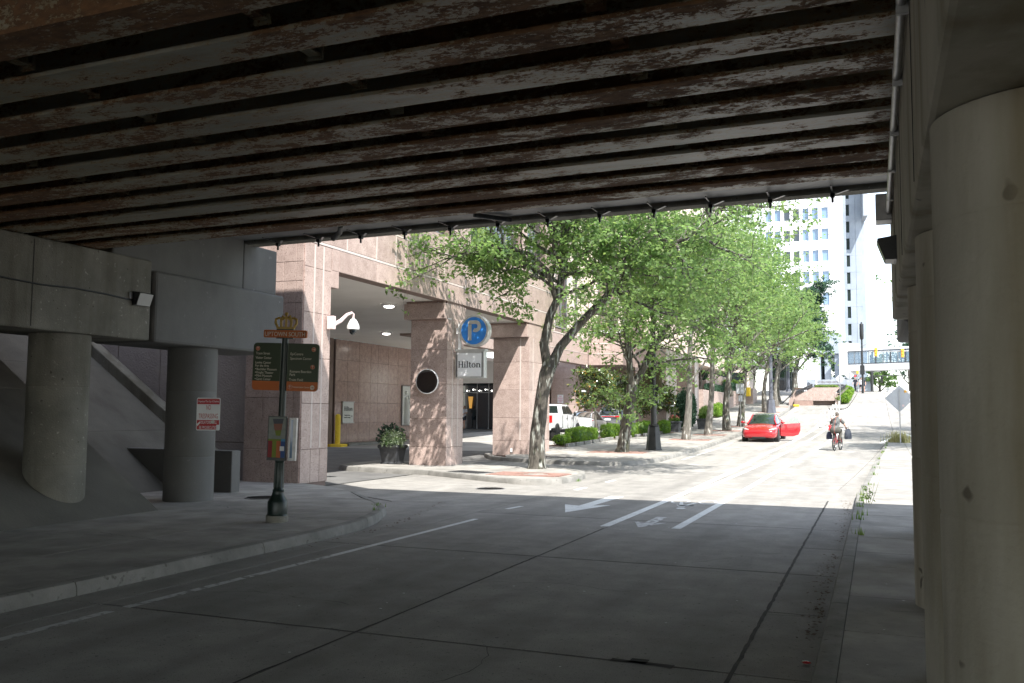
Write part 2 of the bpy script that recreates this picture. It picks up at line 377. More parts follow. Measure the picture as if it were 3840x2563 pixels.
def poly_slab(p, g=.006):
    c_ = Vector((sum(q[0] for q in p) / len(p), sum(q[1] for q in p) / len(p))); n = len(p); mb = MB(); P = []
    for q in p:
        v_ = Vector((q[0], q[1])) - c_; v_ = v_ * (1 - g * 1.6 / v_.length); P.append((c_.x + v_.x, c_.y + v_.y))
    mb.add([(x, y, gz(y)) for x, y in P] + [(x, y, gz(y) - .03) for x, y in P], [tuple(range(n))] + [(k, n + k, n + (k + 1) % n, (k + 1) % n) for k in range(n)])
    mb.build('slab', 'road', road)
for q in dm: poly_slab(q)
sheet('crossing_street', -60, 60, 119, 133, 30, 5, lambda x, y: gz(y) - .02, 'road')
# court paving below the hotel
c = MB(); 
for (x0, x1, y0, y1) in [(-40, -12.8, 19.6, 70)]:
    nx, ny = 14, 30
    xs = np.linspace(x0, x1, nx + 1); yy = np.linspace(y0, y1, ny + 1)
    c.v = [(x, y, gx(x, y) - .012) for y in yy for x in xs]
    c.f = [(j * (nx + 1) + i, j * (nx + 1) + i + 1, (j + 1) * (nx + 1) + i + 1, (j + 1) * (nx + 1) + i) for j in range(ny) for i in range(nx)]; c.mi = [0] * len(c.f)
tag(c.build('driveway', 'asphalt'), kind='structure')
sheet('court', -24.4, -13.4, 37.3, 64, 8, 14, lambda x, y: gx(x, y) - .004, 'ground')
# ---- painted markings (flat sheets, following the street)
mk = empty('road_markings', kind='structure')
def stripe(pts, w_, material='paint', dz=.004, name='stripe', y_step=3.):
    """pts: centre line; w: width across"""
    P = []
    for (a, b) in zip(pts, pts[1:]):
        n = max(1, int(abs(b[1] - a[1]) / y_step))
        P += [(a[0] + (b[0] - a[0]) * k / n, a[1] + (b[1] - a[1]) * k / n) for k in range(n)]
    P.append(pts[-1]); mb = MB()
    for i, (x, y) in enumerate(P):
        d = Vector((P[min(i + 1, len(P) - 1)][0] - P[max(i - 1, 0)][0], P[min(i + 1, len(P) - 1)][1] - P[max(i - 1, 0)][1])).normalized()
        nrm = Vector((d.y, -d.x)) * w_ / 2
        for s_ in (-1, 1): mb.v.append((x + nrm.x * s_, y + nrm.y * s_, gz(y) + dz))
    for i in range(len(P) - 1): mb.f.append((2 * i, 2 * i + 1, 2 * i + 3, 2 * i + 2)); mb.mi.append(0)
    return mb.build(name, material, mk)
def flat(pts, material='paint', name='arrow', dz=.004):
    mb = MB(); mb.add([(x, y, gz(y) + dz) for x, y in pts], [tuple(range(len(pts)))])
    return mb.build(name, material, mk)
stripe([(-4.16, 14.6), (-4.17, 20.5), (-4.4, 40), (-3.75, 66)], .16)
stripe([(-3.55, 66), (-3.0, 88), (-2.2, 93)], .14)
stripe([(-4.02, 22), (-3.7, 40), (-3.15, 62), (-2.3, 92)], .13)
stripe([(-3.03, 14.8), (-3.0, 29), (-2.35, 52), (-1.65, 80), (-.85, 111)], .15)
stripe([(-6.56, -2), (-6.56, 6.6)], .10, 'paintworn'); stripe([(-6.56, 6.78), (-6.5, 10.2)], .10, 'paintworn'); stripe([(-6.5, 10.2), (-6.47, 14.66)], .10)
stripe([(-6.60, 16.4), (-6.53, 17.0)], .10)
for y0 in (21.1, 23.8): stripe([(-6.72, y0), (-6.72, y0 + .8)], .12)
stripe([(-6.9, 35), (-6.9, 47)], .1, 'paintworn')
stripe([(-7.0, 74), (-6.95, 86), (-6.6, 91)], .12)
flat([(-5.87, 17.72), (-5.4, 16.32), (-4.98, 17.98), (-5.29, 17.73), (-5.22, 19.9), (-5.52, 19.9), (-5.54, 17.61)])
flat([(-3.88, 15.50), (-3.62, 14.69), (-3.33, 15.50), (-3.50, 15.39), (-3.5, 16.33), (-3.68, 16.33), (-3.68, 15.38)], 'paintworn')
flat([(-5.7, 54), (-5.35, 52.6), (-5.0, 54), (-5.22, 53.9), (-5.22, 56), (-5.48, 56), (-5.48, 53.9)], 'paint')
# cycle lane symbol: two wheels, frame, rider
bs = MB()
def ringflat(mb, cx, cy, ra, rb, w_, n=20, a0=0, a1=2 * math.pi):
    vs_ = []
    for i in range(n + 1):
        a = a0 + (a1 - a0) * i / n
        vs_ += [(cx + ra * math.cos(a), cy + rb * math.sin(a), .004), (cx + (ra - w_) * math.cos(a), cy + (rb - w_ * 2.2) * math.sin(a), .004)]
    mb.add(vs_, [(2 * i, 2 * i + 2, 2 * i + 3, 2 * i + 1) for i in range(n)])
ringflat(bs, -3.86, 19.35, .19, .42, .045); ringflat(bs, -3.30, 19.45, .19, .42, .045)
for pts in ([(-3.86, 19.3), (-3.80, 19.3), (-3.66, 18.65), (-3.74, 18.6)], [(-3.76, 18.65), (-3.45, 18.72), (-3.45, 18.55), (-3.74, 18.5)], [(-3.62, 18.7), (-3.56, 18.7), (-3.46, 19.2), (-3.54, 19.2)],
            [(-3.80, 18.62), (-3.66, 18.2), (-3.56, 18.25), (-3.60, 18.6)], [(-3.68, 18.3), (-3.42, 18.62), (-3.48, 18.72), (-3.72, 18.42)]):
    bs.add([(x, y, .0042) for x, y in pts], [(3, 2, 1, 0)])
vs_ = [(-3.58 + .09 * math.cos(a), 17.98 + .12 * math.sin(a), .004) for a in np.linspace(0, 2 * math.pi, 14, endpoint=False)]
bs.add(vs_, [tuple(range(14))]); bs.build('cycle_symbol', 'paint', mk)
for p0, p1 in (((.2, 50.5), (1.35, 61.5)), ((1.35, 61.5), (2.75, 50.5))):
    mb = MB(); d = Vector((p1[0] - p0[0], p1[1] - p0[1])).normalized(); nn = Vector((d.y, -d.x)) * .09; N_ = 6
    for k in range(N_ + 1):
        q = (p0[0] + (p1[0] - p0[0]) * k / N_, p0[1] + (p1[1] - p0[1]) * k / N_)
        mb.v += [(q[0] - nn.x, q[1] - nn.y, gz(q[1]) + .006), (q[0] + nn.x, q[1] + nn.y, gz(q[1]) + .006)]
    mb.f = [(2 * k, 2 * k + 1, 2 * k + 3, 2 * k + 2) for k in range(N_)]; mb.mi = [0] * N_; mb.build('stripe', 'paint', mk)
for k in range(7): flat([(.6 + k * .75, 116.2), (1.0 + k * .75, 116.2), (1.0 + k * .75, 118.6), (.6 + k * .75, 118.6)], 'paint', 'crosswalk_bar')
# ---- pavements and kerbs
def polyline_kerb(parent, pts, h=.14, w_=.16, seg=2.4, material='kerb', side=1, dz0=0.):
    """kerb stones along pts (road face on the given side), each its own stone with a rounded upper arris"""
    L_ = [0]
    for a, b in zip(pts, pts[1:]): L_.append(L_[-1] + math.dist(a, b))
    def at(s_):
        s_ = max(0, min(s_, L_[-1]))
        for i in range(len(pts) - 1):
            if s_ <= L_[i + 1] + 1e-9:
                k = (s_ - L_[i]) / max(L_[i + 1] - L_[i], 1e-9); return Vector((pts[i][0] + (pts[i + 1][0] - pts[i][0]) * k, pts[i][1] + (pts[i + 1][1] - pts[i][1]) * k))
    s0 = 0.
    while s0 < L_[-1] - .05:
        s1 = min(s0 + seg, L_[-1]); mb = MB(); prof = [(0, -.05), (.008, h * .55), (.03, h * .93), (.06, h), (w_, h), (w_, -.05)]
        n = max(1, int((s1 - s0) / .4)); rows = []
        for k in range(n + 1):
            s_ = s0 + .007 + (s1 - s0 - .014) * k / n
            p = at(s_); d = (at(s_ + .05) - at(s_ - .05)).normalized(); nn = Vector((d.y, -d.x)) * -side
            for (o, z) in prof: rows.append((p.x + nn.x * o, p.y + nn.y * o, gz(p.y) + z + dz0))
        m_ = len(prof)
        fs = [(k * m_ + i, (k + 1) * m_ + i, (k + 1) * m_ + i + 1, k * m_ + i + 1) for k in range(n) for i in range(m_ - 1)]
        if side < 0: fs = [q[::-1] for q in fs]
        fs += [tuple(range(m_)), tuple(range(n * m_, (n + 1) * m_))]
        mb.add(rows, fs); mb.build('kerb_stone', material, parent, smooth=True); s0 = s1
def paved(parent, poly, z=.135, cell=1.52, material='walk', x_off=0., y_off=0.):
    """clip square paving slabs to a polygon; each slab a piece"""
    def clip(P, a, b, c_):       # keep a*x+b*y<=c
        o = []
        for i in range(len(P)):
            p, q = P[i], P[(i + 1) % len(P)]; dp, dq = a * p[0] + b * p[1] - c_, a * q[0] + b * q[1] - c_
            if dp <= 0: o.append(p)
            if dp * dq < 0: k = dp / (dp - dq); o.append((p[0] + (q[0] - p[0]) * k, p[1] + (q[1] - p[1]) * k))
        return o
    xs = [p[0] for p in poly]; yy = [p[1] for p in poly]; g = .006
    i0, i1 = math.floor((min(xs) - x_off) / cell), math.ceil((max(xs) - x_off) / cell); j0, j1 = math.floor((min(yy) - y_off) / cell), math.ceil((max(yy) - y_off) / cell)
    bl = MB(); n = len(poly)
    yc = min(yy); 
    while yc < max(yy):
        P = clip(clip(list(poly), 0, -1, -yc), 0, 1, yc + 2.0); yc += 2.0; n = len(P)
        if n > 2: bl.add([(x, y, gz(y) + z - .02) for x, y in P] + [(x, y, gz(y) - .06) for x, y in P], [tuple(range(n))] + [(i, n + i, n + (i + 1) % n, (i + 1) % n) for i in range(n)])
    bl.build('slab_bed', 'joint', parent)
    for i in range(i0, i1):
        for j in range(j0, j1):
            P = list(poly); x0, y0 = x_off + i * cell, y_off + j * cell
            for a, b, c_ in ((-1, 0, -(x0 + g)), (1, 0, x0 + cell - g), (0, -1, -(y0 + g)), (0, 1, y0 + cell - g)):
                P = clip(P, a, b, c_)
                if len(P) < 3: break
            if len(P) < 3: continue
            A = abs(sum(P[k][0] * P[(k + 1) % len(P)][1] - P[(k + 1) % len(P)][0] * P[k][1] for k in range(len(P)))) / 2
            if A < .02: continue
            m_ = len(P); dz = R.uniform(-.002, .002)
            mb = MB(); mb.add([(x, y, gz(y) + z + dz) for x, y in P] + [(x, y, gz(y) + z - .03) for x, y in P], [tuple(range(m_))] + [(k, m_ + k, m_ + (k + 1) % m_, (k + 1) % m_) for k in range(m_)])
            mb.build('slab', material, parent)
def arc(cx, cy, r, a0, a1, n=8): return [(cx + r * math.cos(rad(a0 + (a1 - a0) * k / n)), cy + r * math.sin(rad(a0 + (a1 - a0) * k / n))) for k in range(n + 1)]
wA = empty('pavement', kind='structure')
kA = [(-7.40, -14), (-7.40, 11.2), (-7.52, 12.6), (-7.78, 13.6), (-8.2, 14.6), (-8.75, 15.4), (-9.4, 16.05), (-10.3, 17.1), (-11.2, 18.0), (-12.3, 18.55)]
polyline_kerb(wA, kA[:8], side=1, seg=3.0)
paved(wA, [(-12.9, -8), (-7.56, -8), (-7.56, 11.2), (-7.68, 12.6), (-7.94, 13.6), (-8.36, 14.6), (-8.9, 15.35), (-9.55, 15.95), (-10.4, 16.95), (-11.3, 17.85), (-12.6, 18.45), (-12.9, 18.5)], x_off=-7.56, y_off=.45)
paved(wA, [(-25.9, 12.6), (-12.9, 12.6), (-12.9, 18.5), (-25.9, 18.5)], x_off=-12.9, y_off=12.6, cell=2.9)
wB = empty('pavement', kind='structure')
kB = [(-16.2, 26.5), (-15.9, 25.2), (-15.2, 24.6), (-13.9, 24.35), (-12.2, 24.0), (-10.6, 23.1), (-9.2, 22.3), (-8.4, 22.0), (-7.9, 22.15), (-7.6, 22.7), (-7.48, 23.6), (-7.6, 24.8), (-7.95, 25.9), (-8.7, 26.7), (-9.8, 27.2)]
polyline_kerb(wB, kB, side=1, seg=1.8, w_=.2)
paved(wB, [(-16.1, 27.9), (-16.05, 26.5), (-15.75, 25.3), (-15.1, 24.8), (-13.9, 24.53), (-12.15, 24.18), (-10.5, 23.28), (-9.1, 22.48), (-8.4, 22.2), (-8.0, 22.32), (-7.78, 22.8), (-7.68, 23.6), (-7.8, 24.75), (-8.1, 25.75), (-8.8, 26.5), (-9.9, 27.0), (-12.0, 27.4), (-12.6, 27.9)], x_off=-12.6, y_off=24.2, z=.13)
wC = empty('pavement', kind='structure')
kC = [(-14.6, 33.8), (-13.7, 32.2), (-12.9, 31.4), (-11.6, 30.9), (-10.4, 30.6), (-9.3, 30.5), (-8.4, 30.65), (-7.85, 31.2), (-7.55, 32.2), (-7.42, 33.6), (-7.42, 60), (-7.42, 88), (-7.8, 93.5), (-8.6, 95)]
polyline_kerb(wC, kC, side=1, seg=3.0, w_=.2)
paved(wC, [(-13.35, 58), (-13.35, 40), (-13.35, 33), (-12.8, 31.65), (-11.55, 31.1), (-10.4, 30.8), (-9.3, 30.7), (-8.5, 30.85), (-8.0, 31.35), (-7.73, 32.25), (-7.6, 33.6), (-7.6, 58)], x_off=-7.6, y_off=30.0)
paved(wC, [(-13.35, 118), (-13.35, 58), (-7.6, 58), (-7.6, 88), (-8.0, 93.5), (-9, 97), (-9.4, 118)], x_off=-7.6, y_off=30.4 - 3.04, cell=3.04)
wD = empty('pavement', kind='structure')
kD = [(-.45, -6), (-.45, 21.5), (-.12, 35), (.37, 49.0)]
polyline_kerb(wD, kD, side=-1, seg=3.0, w_=.17)
paved(wD, [(-.28, -6), (9, -6), (9, 49.0), (.54, 49.0), (.05, 35), (-.28, 21.5)], x_off=-.28, y_off=-1.2, z=.13)
polyline_kerb(wD, [(.37, 49.0), (.9, 49.3), (9, 49.3)], side=-1, seg=3, w_=.17)
# median island past the ramp mouth, with planted soil
wE = empty('traffic_island', kind='structure')
isl = [(-4.1, 89.5), (-2.75, 89.5), (-2.5, 92), (-2.05, 114), (-2.3, 117), (-3.6, 117), (-3.9, 100)]
paved(wE, isl, z=.13, cell=2.2); polyline_kerb(wE, [(-4.1, 89.5), (-2.75, 89.5), (-2.5, 92), (-2.05, 114), (-2.3, 117)], side=1, seg=4, w_=.2)
polyline_kerb(wE, [(-4.1, 89.5), (-3.9, 100)], side=-1, seg=4, w_=.2)
# brick tree pits in the pavement
pits = [(-8.9, 23.9, 1.5), (-9.9, 36.6, 1.6), (-9.0, 48.0, 1.5), (-8.9, 53.2, 1.5), (-8.7, 58, 1.5), (-8.5, 63.3, 1.5), (-8.7, 83, 1.5), (-8.7, 91, 1.5)]
for (x, y, s_) in pits:
    pit = empty('brick_pit', (x, y, gz(y) + .135), kind='structure')
    me = MB().box(-.098, .098, -.048, .048, -.02, .012).mesh('brick', 'brick'); n = int(s_ * 1.25 / .2); mrow = int(s_ * .8 / .1)
    slope = .001 * (y - 22)
    pit.rotation_euler = (math.atan(slope), 0, 0)
    if y < 50:
        for a in range(-n // 2, n // 2 + 1):
            for b in range(-mrow // 2, mrow // 2 + 1):
                if math.hypot(a * .2, b * .1 - .1) < .42: continue
                o = link('brick', me, pit); o.location = (a * .2 + (.1 if b % 2 else 0), b * .1, 0)
    else:
        MB().box(-.9, .9, -.6, .6, -.02, .012).build('brick_panel', 'brick', pit)
# manhole covers and drain grates
def cover(x, y, z, r, label):
    t = empty('manhole_cover', (x, y, z), label=label, cat='manhole cover')
    MB().lathe([(r, -.02), (r, .006), (r - .03, .008), (r - .03, .004)], 28).build('ring', 'frame', t)
    mb = MB()
    mb.lathe([(r - .035, -.02), (r - .035, .004)], 28)
    for i in range(-4, 5):
        for j in range(-4, 5):
            if math.hypot(i, j) < 4.3: mb.cbox((i * r / 5, j * r / 5, .006), (.03, .03, .006))
    mb.build('lid', 'black', t)
cover(-8.68, 20.5, .004, .36, 'round manhole cover in the sunlit driveway mouth')
cover(-11.2, 15.05, .14, .36, 'round manhole cover in the shaded pavement by the signpost')
def grate(x, y, w_, d, rz, label):
    t = empty('drain_grate', (x, y, gz(y) + .137), rz, label=label, cat='drain grate', group='pavement drain grates')
    mb = MB(); mb.box(-w_ / 2, w_ / 2, -d / 2, d / 2, -.02, .004); mb.build('plate', 'frame', t)
    for k in range(int(w_ / .09)): MB().cbox((-w_ / 2 + .05 + k * .09, 0, .008), (.035, d - .08, .01)).build('bar', 'black', t)
grate(-10.75, 23.95, 1.3, .7, rad(-20), 'dark drain grate in the pavement beside the sunlit hotel pillar')
grate(-11.0, 32.4, 1.3, .8, 0, 'dark drain grate in the pavement beyond the first tree')

MB().box(-12.7, -6.6, 11.3, 33.4, -.05, -.012).build('gutter_bed', 'road', road)
# cracks, tar seams and a broken joint edge in the near road and pavement
cr_ = random.Random(9)
def crack(pts, w_=.010, z=.0035, name='crack'):
    jt = .018 if name == 'crack' else .004
    P = []
    for a, b in zip(pts, pts[1:]):
        n = max(2, int(math.dist(a, b) / .12))
        for k in range(n): P.append((a[0] + (b[0] - a[0]) * k / n + cr_.gauss(0, jt), a[1] + (b[1] - a[1]) * k / n + cr_.gauss(0, jt)))
    mb = MB()
    for i in range(len(P)):
        d = Vector((P[min(i + 1, len(P) - 1)][0] - P[max(i - 1, 0)][0], P[min(i + 1, len(P) - 1)][1] - P[max(i - 1, 0)][1])).normalized(); q = w_ * cr_.uniform(.25 if name == 'crack' else .6, 1) * .5
        for s_ in (-1, 1): mb.v.append((P[i][0] + d.y * q * s_, P[i][1] - d.x * q * s_, gz(P[i][1]) + z))
    for i in range(len(P) - 1): mb.f.append((2 * i, 2 * i + 1, 2 * i + 3, 2 * i + 2)); mb.mi.append(0)
    mb.build(name, 'joint', road)
crack([(-6.9, 7.4), (-5.9, 7.9), (-4.6, 7.7)], .012); crack([(-4.1, 9.3), (-3.2, 9.6), (-2.5, 9.4), (-1.9, 9.8)], .010); crack([(-3.0, 5.4), (-2.7, 6.2), (-2.9, 6.9)], .010)
crack([(-6.2, 11.6), (-5.2, 12.0), (-4.4, 11.7)], .012); crack([(-1.0, 8.9), (-.5, 8.95)], .014); crack([(-2.2, 11.5), (-1.5, 12.6), (-1.05, 12.9)], .010)
crack([(-4.1, -2), (-4.095, 5), (-4.1, 14.5)], .030, name='tar_seam'); crack([(-1.0, 4), (-1.0, 12), (-1.0, 21)], .040, name='tar_seam')
for yj in (6.81, 11.24, 15.67): crack([(-6.9, yj), (-4.1, yj), (-1.0, yj)], .020, name='tar_seam')
crack([(-1.9, 6.83), (-1.3, 6.80)], .10, name='broken_edge'); crack([(-1.75, 6.86), (-1.5, 6.84)], .14, name='broken_edge')
for (a, b) in (((-8.4, 9.5), (-10.2, 9.9)), ((-8.0, 12.2), (-9.6, 12.9)), ((-9.9, 12.9), (-11.2, 13.6)), ((.1, 8.8), (1.0, 9.0)), ((-.25, 11.2), (.3, 11.35))): crack([a, b], .012, .142)
# ================================================================ OVERPASS
SL = .0135
def bz(x): return 4.60 + SL * (x + .9)            # underside of the girders
br = empty('rail_bridge', (-6, 8, 4.4), label='rusty steel girder rail bridge crossing over the street', cat='bridge')
br.location = (0, 0, 0)
XL, XR = -13.2, 1.6
DL, DR = -34, 30
def sheared(mb):                                   # lift everything to the cross fall
    mb.v = [(x, y, z + SL * (x + .9)) for x, y, z in mb.v]; return mb
NG = 10; far = [4.95 + .70 * k for k in range(NG)]
xs_ = list(np.linspace(XL, XR, 9))
def girder():
    mb = MB()
    def bar(y0, y1, z0, z1, ch=0.):
        prof = [(y0, z0), (y1, z0), (y1, z1), (y0, z1)]
        n = len(prof); rows = [(x, y, z) for x in xs_ for (y, z) in prof]
        fs = [(k * n + i, (k + 1) * n + i, (k + 1) * n + (i + 1) % n, k * n + (i + 1) % n) for k in range(len(xs_) - 1) for i in range(n)]
        fs += [tuple(range(n)), tuple(range((len(xs_) - 1) * n, len(xs_) * n))]
        mb.add(rows, fs)
    bar(-.36, 0, 0, .032); bar(-.188, -.172, .032, .80); bar(-.34, -.02, .80, .83)
    mb.v = [(x, y, z + 4.60) for x, y, z in mb.v]
    return sheared(mb).mesh('girder', 'rust')
gm = girder()
for k, y in enumerate(far):
    g = link('girder', gm, br); g.location = (0, y, 0)
dmesh = MB()
dmesh.box(-.006, .006, .012, .33, .10, .72); dmesh.box(-.07, .07, .012, .03, .05, .78); dmesh.box(-.07, .07, .33, .348, .05, .78)
dmesh.box(-.05, .05, .012, .33, .08, .10)
dm_ = dmesh.mesh('diaphragm', 'rust')
for x in (-8.75, -6.43, -4.13, -1.82):
    for k in range(NG - 1):
        o = link('diaphragm', dm_, br); o.location = (x - .02 * (k - 4), far[k] - .18 + .17, bz(x) + .01)
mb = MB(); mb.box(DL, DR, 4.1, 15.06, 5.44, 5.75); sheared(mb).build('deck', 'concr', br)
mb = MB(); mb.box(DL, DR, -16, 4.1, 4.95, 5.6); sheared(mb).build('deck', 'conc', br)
mb = MB()
prof = [(15.07, 5.37), (15.10, 5.34), (15.38, 5.34), (15.41, 5.37), (15.41, 7.0), (15.07, 7.0)]
mb.add([(x, y, z) for x in (DL, DR) for (y, z) in prof], [tuple(range(6)), tuple(range(6, 12))] + [(i, 6 + i, 6 + (i + 1) % 6, (i + 1) % 6) for i in range(6)])
sheared(mb).build('parapet', 'conc', br)
mb = MB(); mb.prism([(-19, 7.01), (-7.7, 7.01), (-8.75, 10.25), (-19, 10.4)], 0, .2, face_to((0, 15.3, 0), (1, 0, 0), (0, 0, 1))); sheared(mb).build('shadow_screen', 'conc2', br)  # unseen screen added on the deck to cast the corner pier's shadow
mb = MB(); mb.box(XL, XR, 11.5, 15.05, 5.42, 5.428); sheared(mb).build('soffit_lining', 'frame', br)
# brackets along the inner edge of the parapet, with perforated straps
mb = MB(); mb.box(-.02, .02, -.10, .12, .0, .02); mb.box(-.035, .035, -.035, .035, -.06, .0); mb.tube([(0, 0, -.06), (0, 0, -.14)], .02, 8); mb.box(-.012, .012, -.5, -.1, .012, .03)
bk = mb.mesh('bracket', 'black')
st = MB(); st.box(-.02, .02, -.38, -.08, -.006, 0)
stm = st.mesh('strap', 'steel')
for k in range(12):
    x = -11.1 + .957 * k; o = link('bracket', bk, br); o.location = (x, 15.16, bz(x) + .735); s_ = link('strap', stm, o); s_.rotation_euler = (0, 0, rad(40)); s_.location = (0, .08, 0)
MB().tube([(-9.7, 15.0, 5.17), (-9.3, 14.6, 5.2), (-9.1, 14.3, 5.25)], .05, 10).build('drain_pipe', 'conc2', br, True)
MB().tube([(-6.0, 15.0, 5.27), (-6.5, 14.5, 5.3)], .045, 10).build('drain_pipe', 'black', br, True)

def pier(name, xf, sgn, label, xc, ycols, r=.46):
    """xf = cap face towards the road, sgn = direction away from it"""
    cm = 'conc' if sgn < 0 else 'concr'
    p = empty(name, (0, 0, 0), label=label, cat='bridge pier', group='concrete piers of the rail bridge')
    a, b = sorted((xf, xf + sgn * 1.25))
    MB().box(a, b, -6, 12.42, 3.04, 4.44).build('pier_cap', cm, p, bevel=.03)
    for yj in (.4, 2.8, 5.2, 7.6, 10.0):
        MB().box(*sorted((xf - sgn * .002, xf - sgn * .006)), yj - .006, yj + .006, 3.08, 4.40).build('form_seam', 'joint', p)
    a2, b2 = sorted((xf - sgn * .06, xf + sgn * 1.35))
    if sgn > 0: a2, b2 = .34, 1.6
    MB().box(a2, b2, 12.46, 16.2, 3.02, 4.27).build('pier_cap', 'conc2', p, bevel=.05)['label'] = 'newer pale grey end of the pier cap'
    a3, b3 = sorted((xf + sgn * (.08 if sgn < 0 else .45), xf + sgn * 1.3))
    mb = MB()
    for (i, (y0, y1, z1)) in enumerate([(11.6, 15.0, 5.38), (15.0, 16.1, 5.22)] if sgn < 0 else [(12.6, 14.9, 5.3)]): mb.box(a3, b3, y0 + (.002 if i else 0), y1, 4.272, z1)
    mb.build('bearing_block', 'conc2', p, bevel=.03)
    for k in range(NG):
        xb = xf + sgn * .45; MB().box(xb - .2, xb + .2, far[k] - .34, far[k] - .02, 4.442, bz(xb) - .004).build('bearing', 'black', p)
    for (x, y) in ycols:
        mb = MB(); n = 40
        zs = [-.3, 1.0, 1.01, 1.02, 1.95, 1.96, 1.97, 3.035] if name == 'bridge_pier' else [-.3, 1.5, 3.035]
        pr = []
        for z in (-.3, .95, .965, .98, 2.18, 2.195, 2.21, 3.035) if sgn < 0 else (-.3, 1.45, 1.465, 1.48, 2.60, 2.615, 2.63, 3.035): pr.append((r - (.006 if z in (.965, 2.195, 1.465, 2.615) else 0), z))
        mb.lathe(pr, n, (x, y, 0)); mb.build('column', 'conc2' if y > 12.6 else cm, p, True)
    return p
pl = pier('bridge_pier', -11.72, -1, 'grey concrete pier beside the slope paving on the left pavement', -12.2, [(-12.22, y) for y in (14.1, 11.0, 7.9, 4.8, 1.7)])
prr = pier('bridge_pier', .215, 1, 'massive concrete pier of round columns filling the right side of the picture', .75, [(.69, 4.1), (.725, 6.65), (.755, 9.3), (.86, 11.95), (.95, 14.6), (.70, .9)])
# thin cable along the left cap, conduit and box on the right cap
pts = [(-11.702, y, 3.86 - .012 * y + .02 * math.sin(y * 3)) for y in np.linspace(7, 12.0, 9)]
tag(MB().tube(pts, .014, 5).build('cable', 'black', None, True), 'thin dark cable running along the left pier cap to the floodlight', 'cable')
cn = empty('conduit', (0, 0, 0), label='galvanised conduit with a junction box fixed along the right pier cap', cat='conduit')
MB().tube([(.18, -2, 4.20), (.18, 5, 4.15), (.175, 9, 4.12), (.17, 11.0, 4.10)], .028, 10).build('pipe', 'steel', cn, True)
for y in (4.2, 5.4, 6.6, 7.8, 9.0, 10.2): MB().box(.15, .214, y - .015, y + .015, 4.08, 4.2).build('clamp', 'steel', cn)
MB().box(.04, .212, 10.9, 11.2, 4.02, 4.32).build('junction_box', 'steel', cn, bevel=.01)
# wall floodlights (wall packs)
def wallpack(loc, rz, label):
    t = empty('floodlight', loc, rz, label=label, cat='floodlight')
    mb = MB(); mb.add([(-.2, 0, -.13), (.2, 0, -.13), (.2, 0, .16), (-.2, 0, .16), (-.2, -.20, .13), (.2, -.20, .13), (-.2, -.12, -.12), (.2, -.12, -.12)],
                      [(0, 1, 2, 3), (3, 2, 5, 4), (0, 3, 4, 6), (1, 7, 5, 2), (0, 6, 7, 1)]); mb.build('housing', 'black', t)
    mb = MB(); mb.add([(-.185, -.125, -.12), (.185, -.125, -.12), (.185, -.205, .115), (-.185, -.205, .115)], [(0, 1, 2, 3)])
    mb.add([(-.185, -.120, -.125), (.185, -.120, -.125), (.185, -.03, -.13), (-.185, -.03, -.13)], [(0, 1, 2, 3)])
    mb.build('lens', 'lens', t); MB().box(-.3, -.22, -.05, 0, .0, .12).build('junction_box', 'steel', t)
wallpack((-11.74, 12.15, 3.72), rad(90), 'small wall floodlight on the left pier cap')
bpy.data.objects['floodlight'].scale = (.82, .9, .85)
wallpack((.213, 9.5, 3.43), rad(-90), 'dark wall floodlight sticking out of the right pier cap')
bpy.data.objects['floodlight.001'].scale = (.8, .85, .8)
# slope paving on the left, in bays with recessed joints
sp = empty('slope_paving', kind='structure')
g0 = .68
def slope_bay(y0, y1, x0, x1, zoff=0.):
    z = lambda x: .135 + (-12.35 + .9 - x) * g0 + zoff if x < -11.45 else .135
    mb = MB(); t_ = .12
    q = [(x0, y0 + .008, z(x0)), (x1, y0 + .008, z(x1)), (x1, y1 - .008, z(x1)), (x0, y1 - .008, z(x0))]
    mb.add([(a, b, c_ - t_) for a, b, c_ in q] + q, [(0, 3, 2, 1), (4, 5, 6, 7), (0, 1, 5, 4), (1, 2, 6, 5), (2, 3, 7, 6), (3, 0, 4, 7)])
    mb.build('paving_bay', 'slope', sp)
yb = [-7, -3.5, 0, 3.2, 6.4, 9.4, 12.45]
for a, b in zip(yb, yb[1:]):
    for (x0, x1) in ((-17.6, -14.5), (-14.5, -11.4), (-21, -17.6)): slope_bay(a, b, x0 + (.008 if x0 > -17 else 0), x1 - .008)
for (x0, x1) in ((-15.9, -13.9), (-18.2, -15.9), (-21.5, -18.2)): slope_bay(12.6, 17.7, x0 + .006, x1 - .006, -1.80)
mb = MB(); mb.add([(-22, -7, -.3), (-11.42, -7, -.3), (-11.42, -7, .0), (-22, -7, 7.1), (-22, 12.45, -.3), (-11.42, 12.45, -.3), (-11.42, 12.45, .0), (-22, 12.45, 7.1)], [(0, 1, 2, 3), (4, 7, 6, 5), (3, 2, 6, 7), (0, 4, 5, 1)])
mb.v = [(x, y, z - .02) for x, y, z in mb.v]; mb.build('embankment', 'slope', sp)
mb = MB(); q = [(-22, 17.7), (-14.4, 17.7), (-14.4, 18.05), (-22, 18.05)]
zz = lambda x: .135 + (-11.45 - x) * g0 - 1.80 + .30
mb.add([(x, y, -.2) for x, y in q] + [(x, y, zz(x)) for x, y in q], [(0, 3, 2, 1), (4, 5, 6, 7), (0, 1, 5, 4), (1, 2, 6, 5), (2, 3, 7, 6), (3, 0, 4, 7)])
mb.build('edge_kerb', 'conc', sp, bevel=.02)
tag(MB().box(-16.0, -12.5, 15.7, 15.98, 0, 1.0).build('retaining_wall', 'conc2', None, bevel=.02), 'low concrete retaining wall behind the left bridge columns', 'wall')

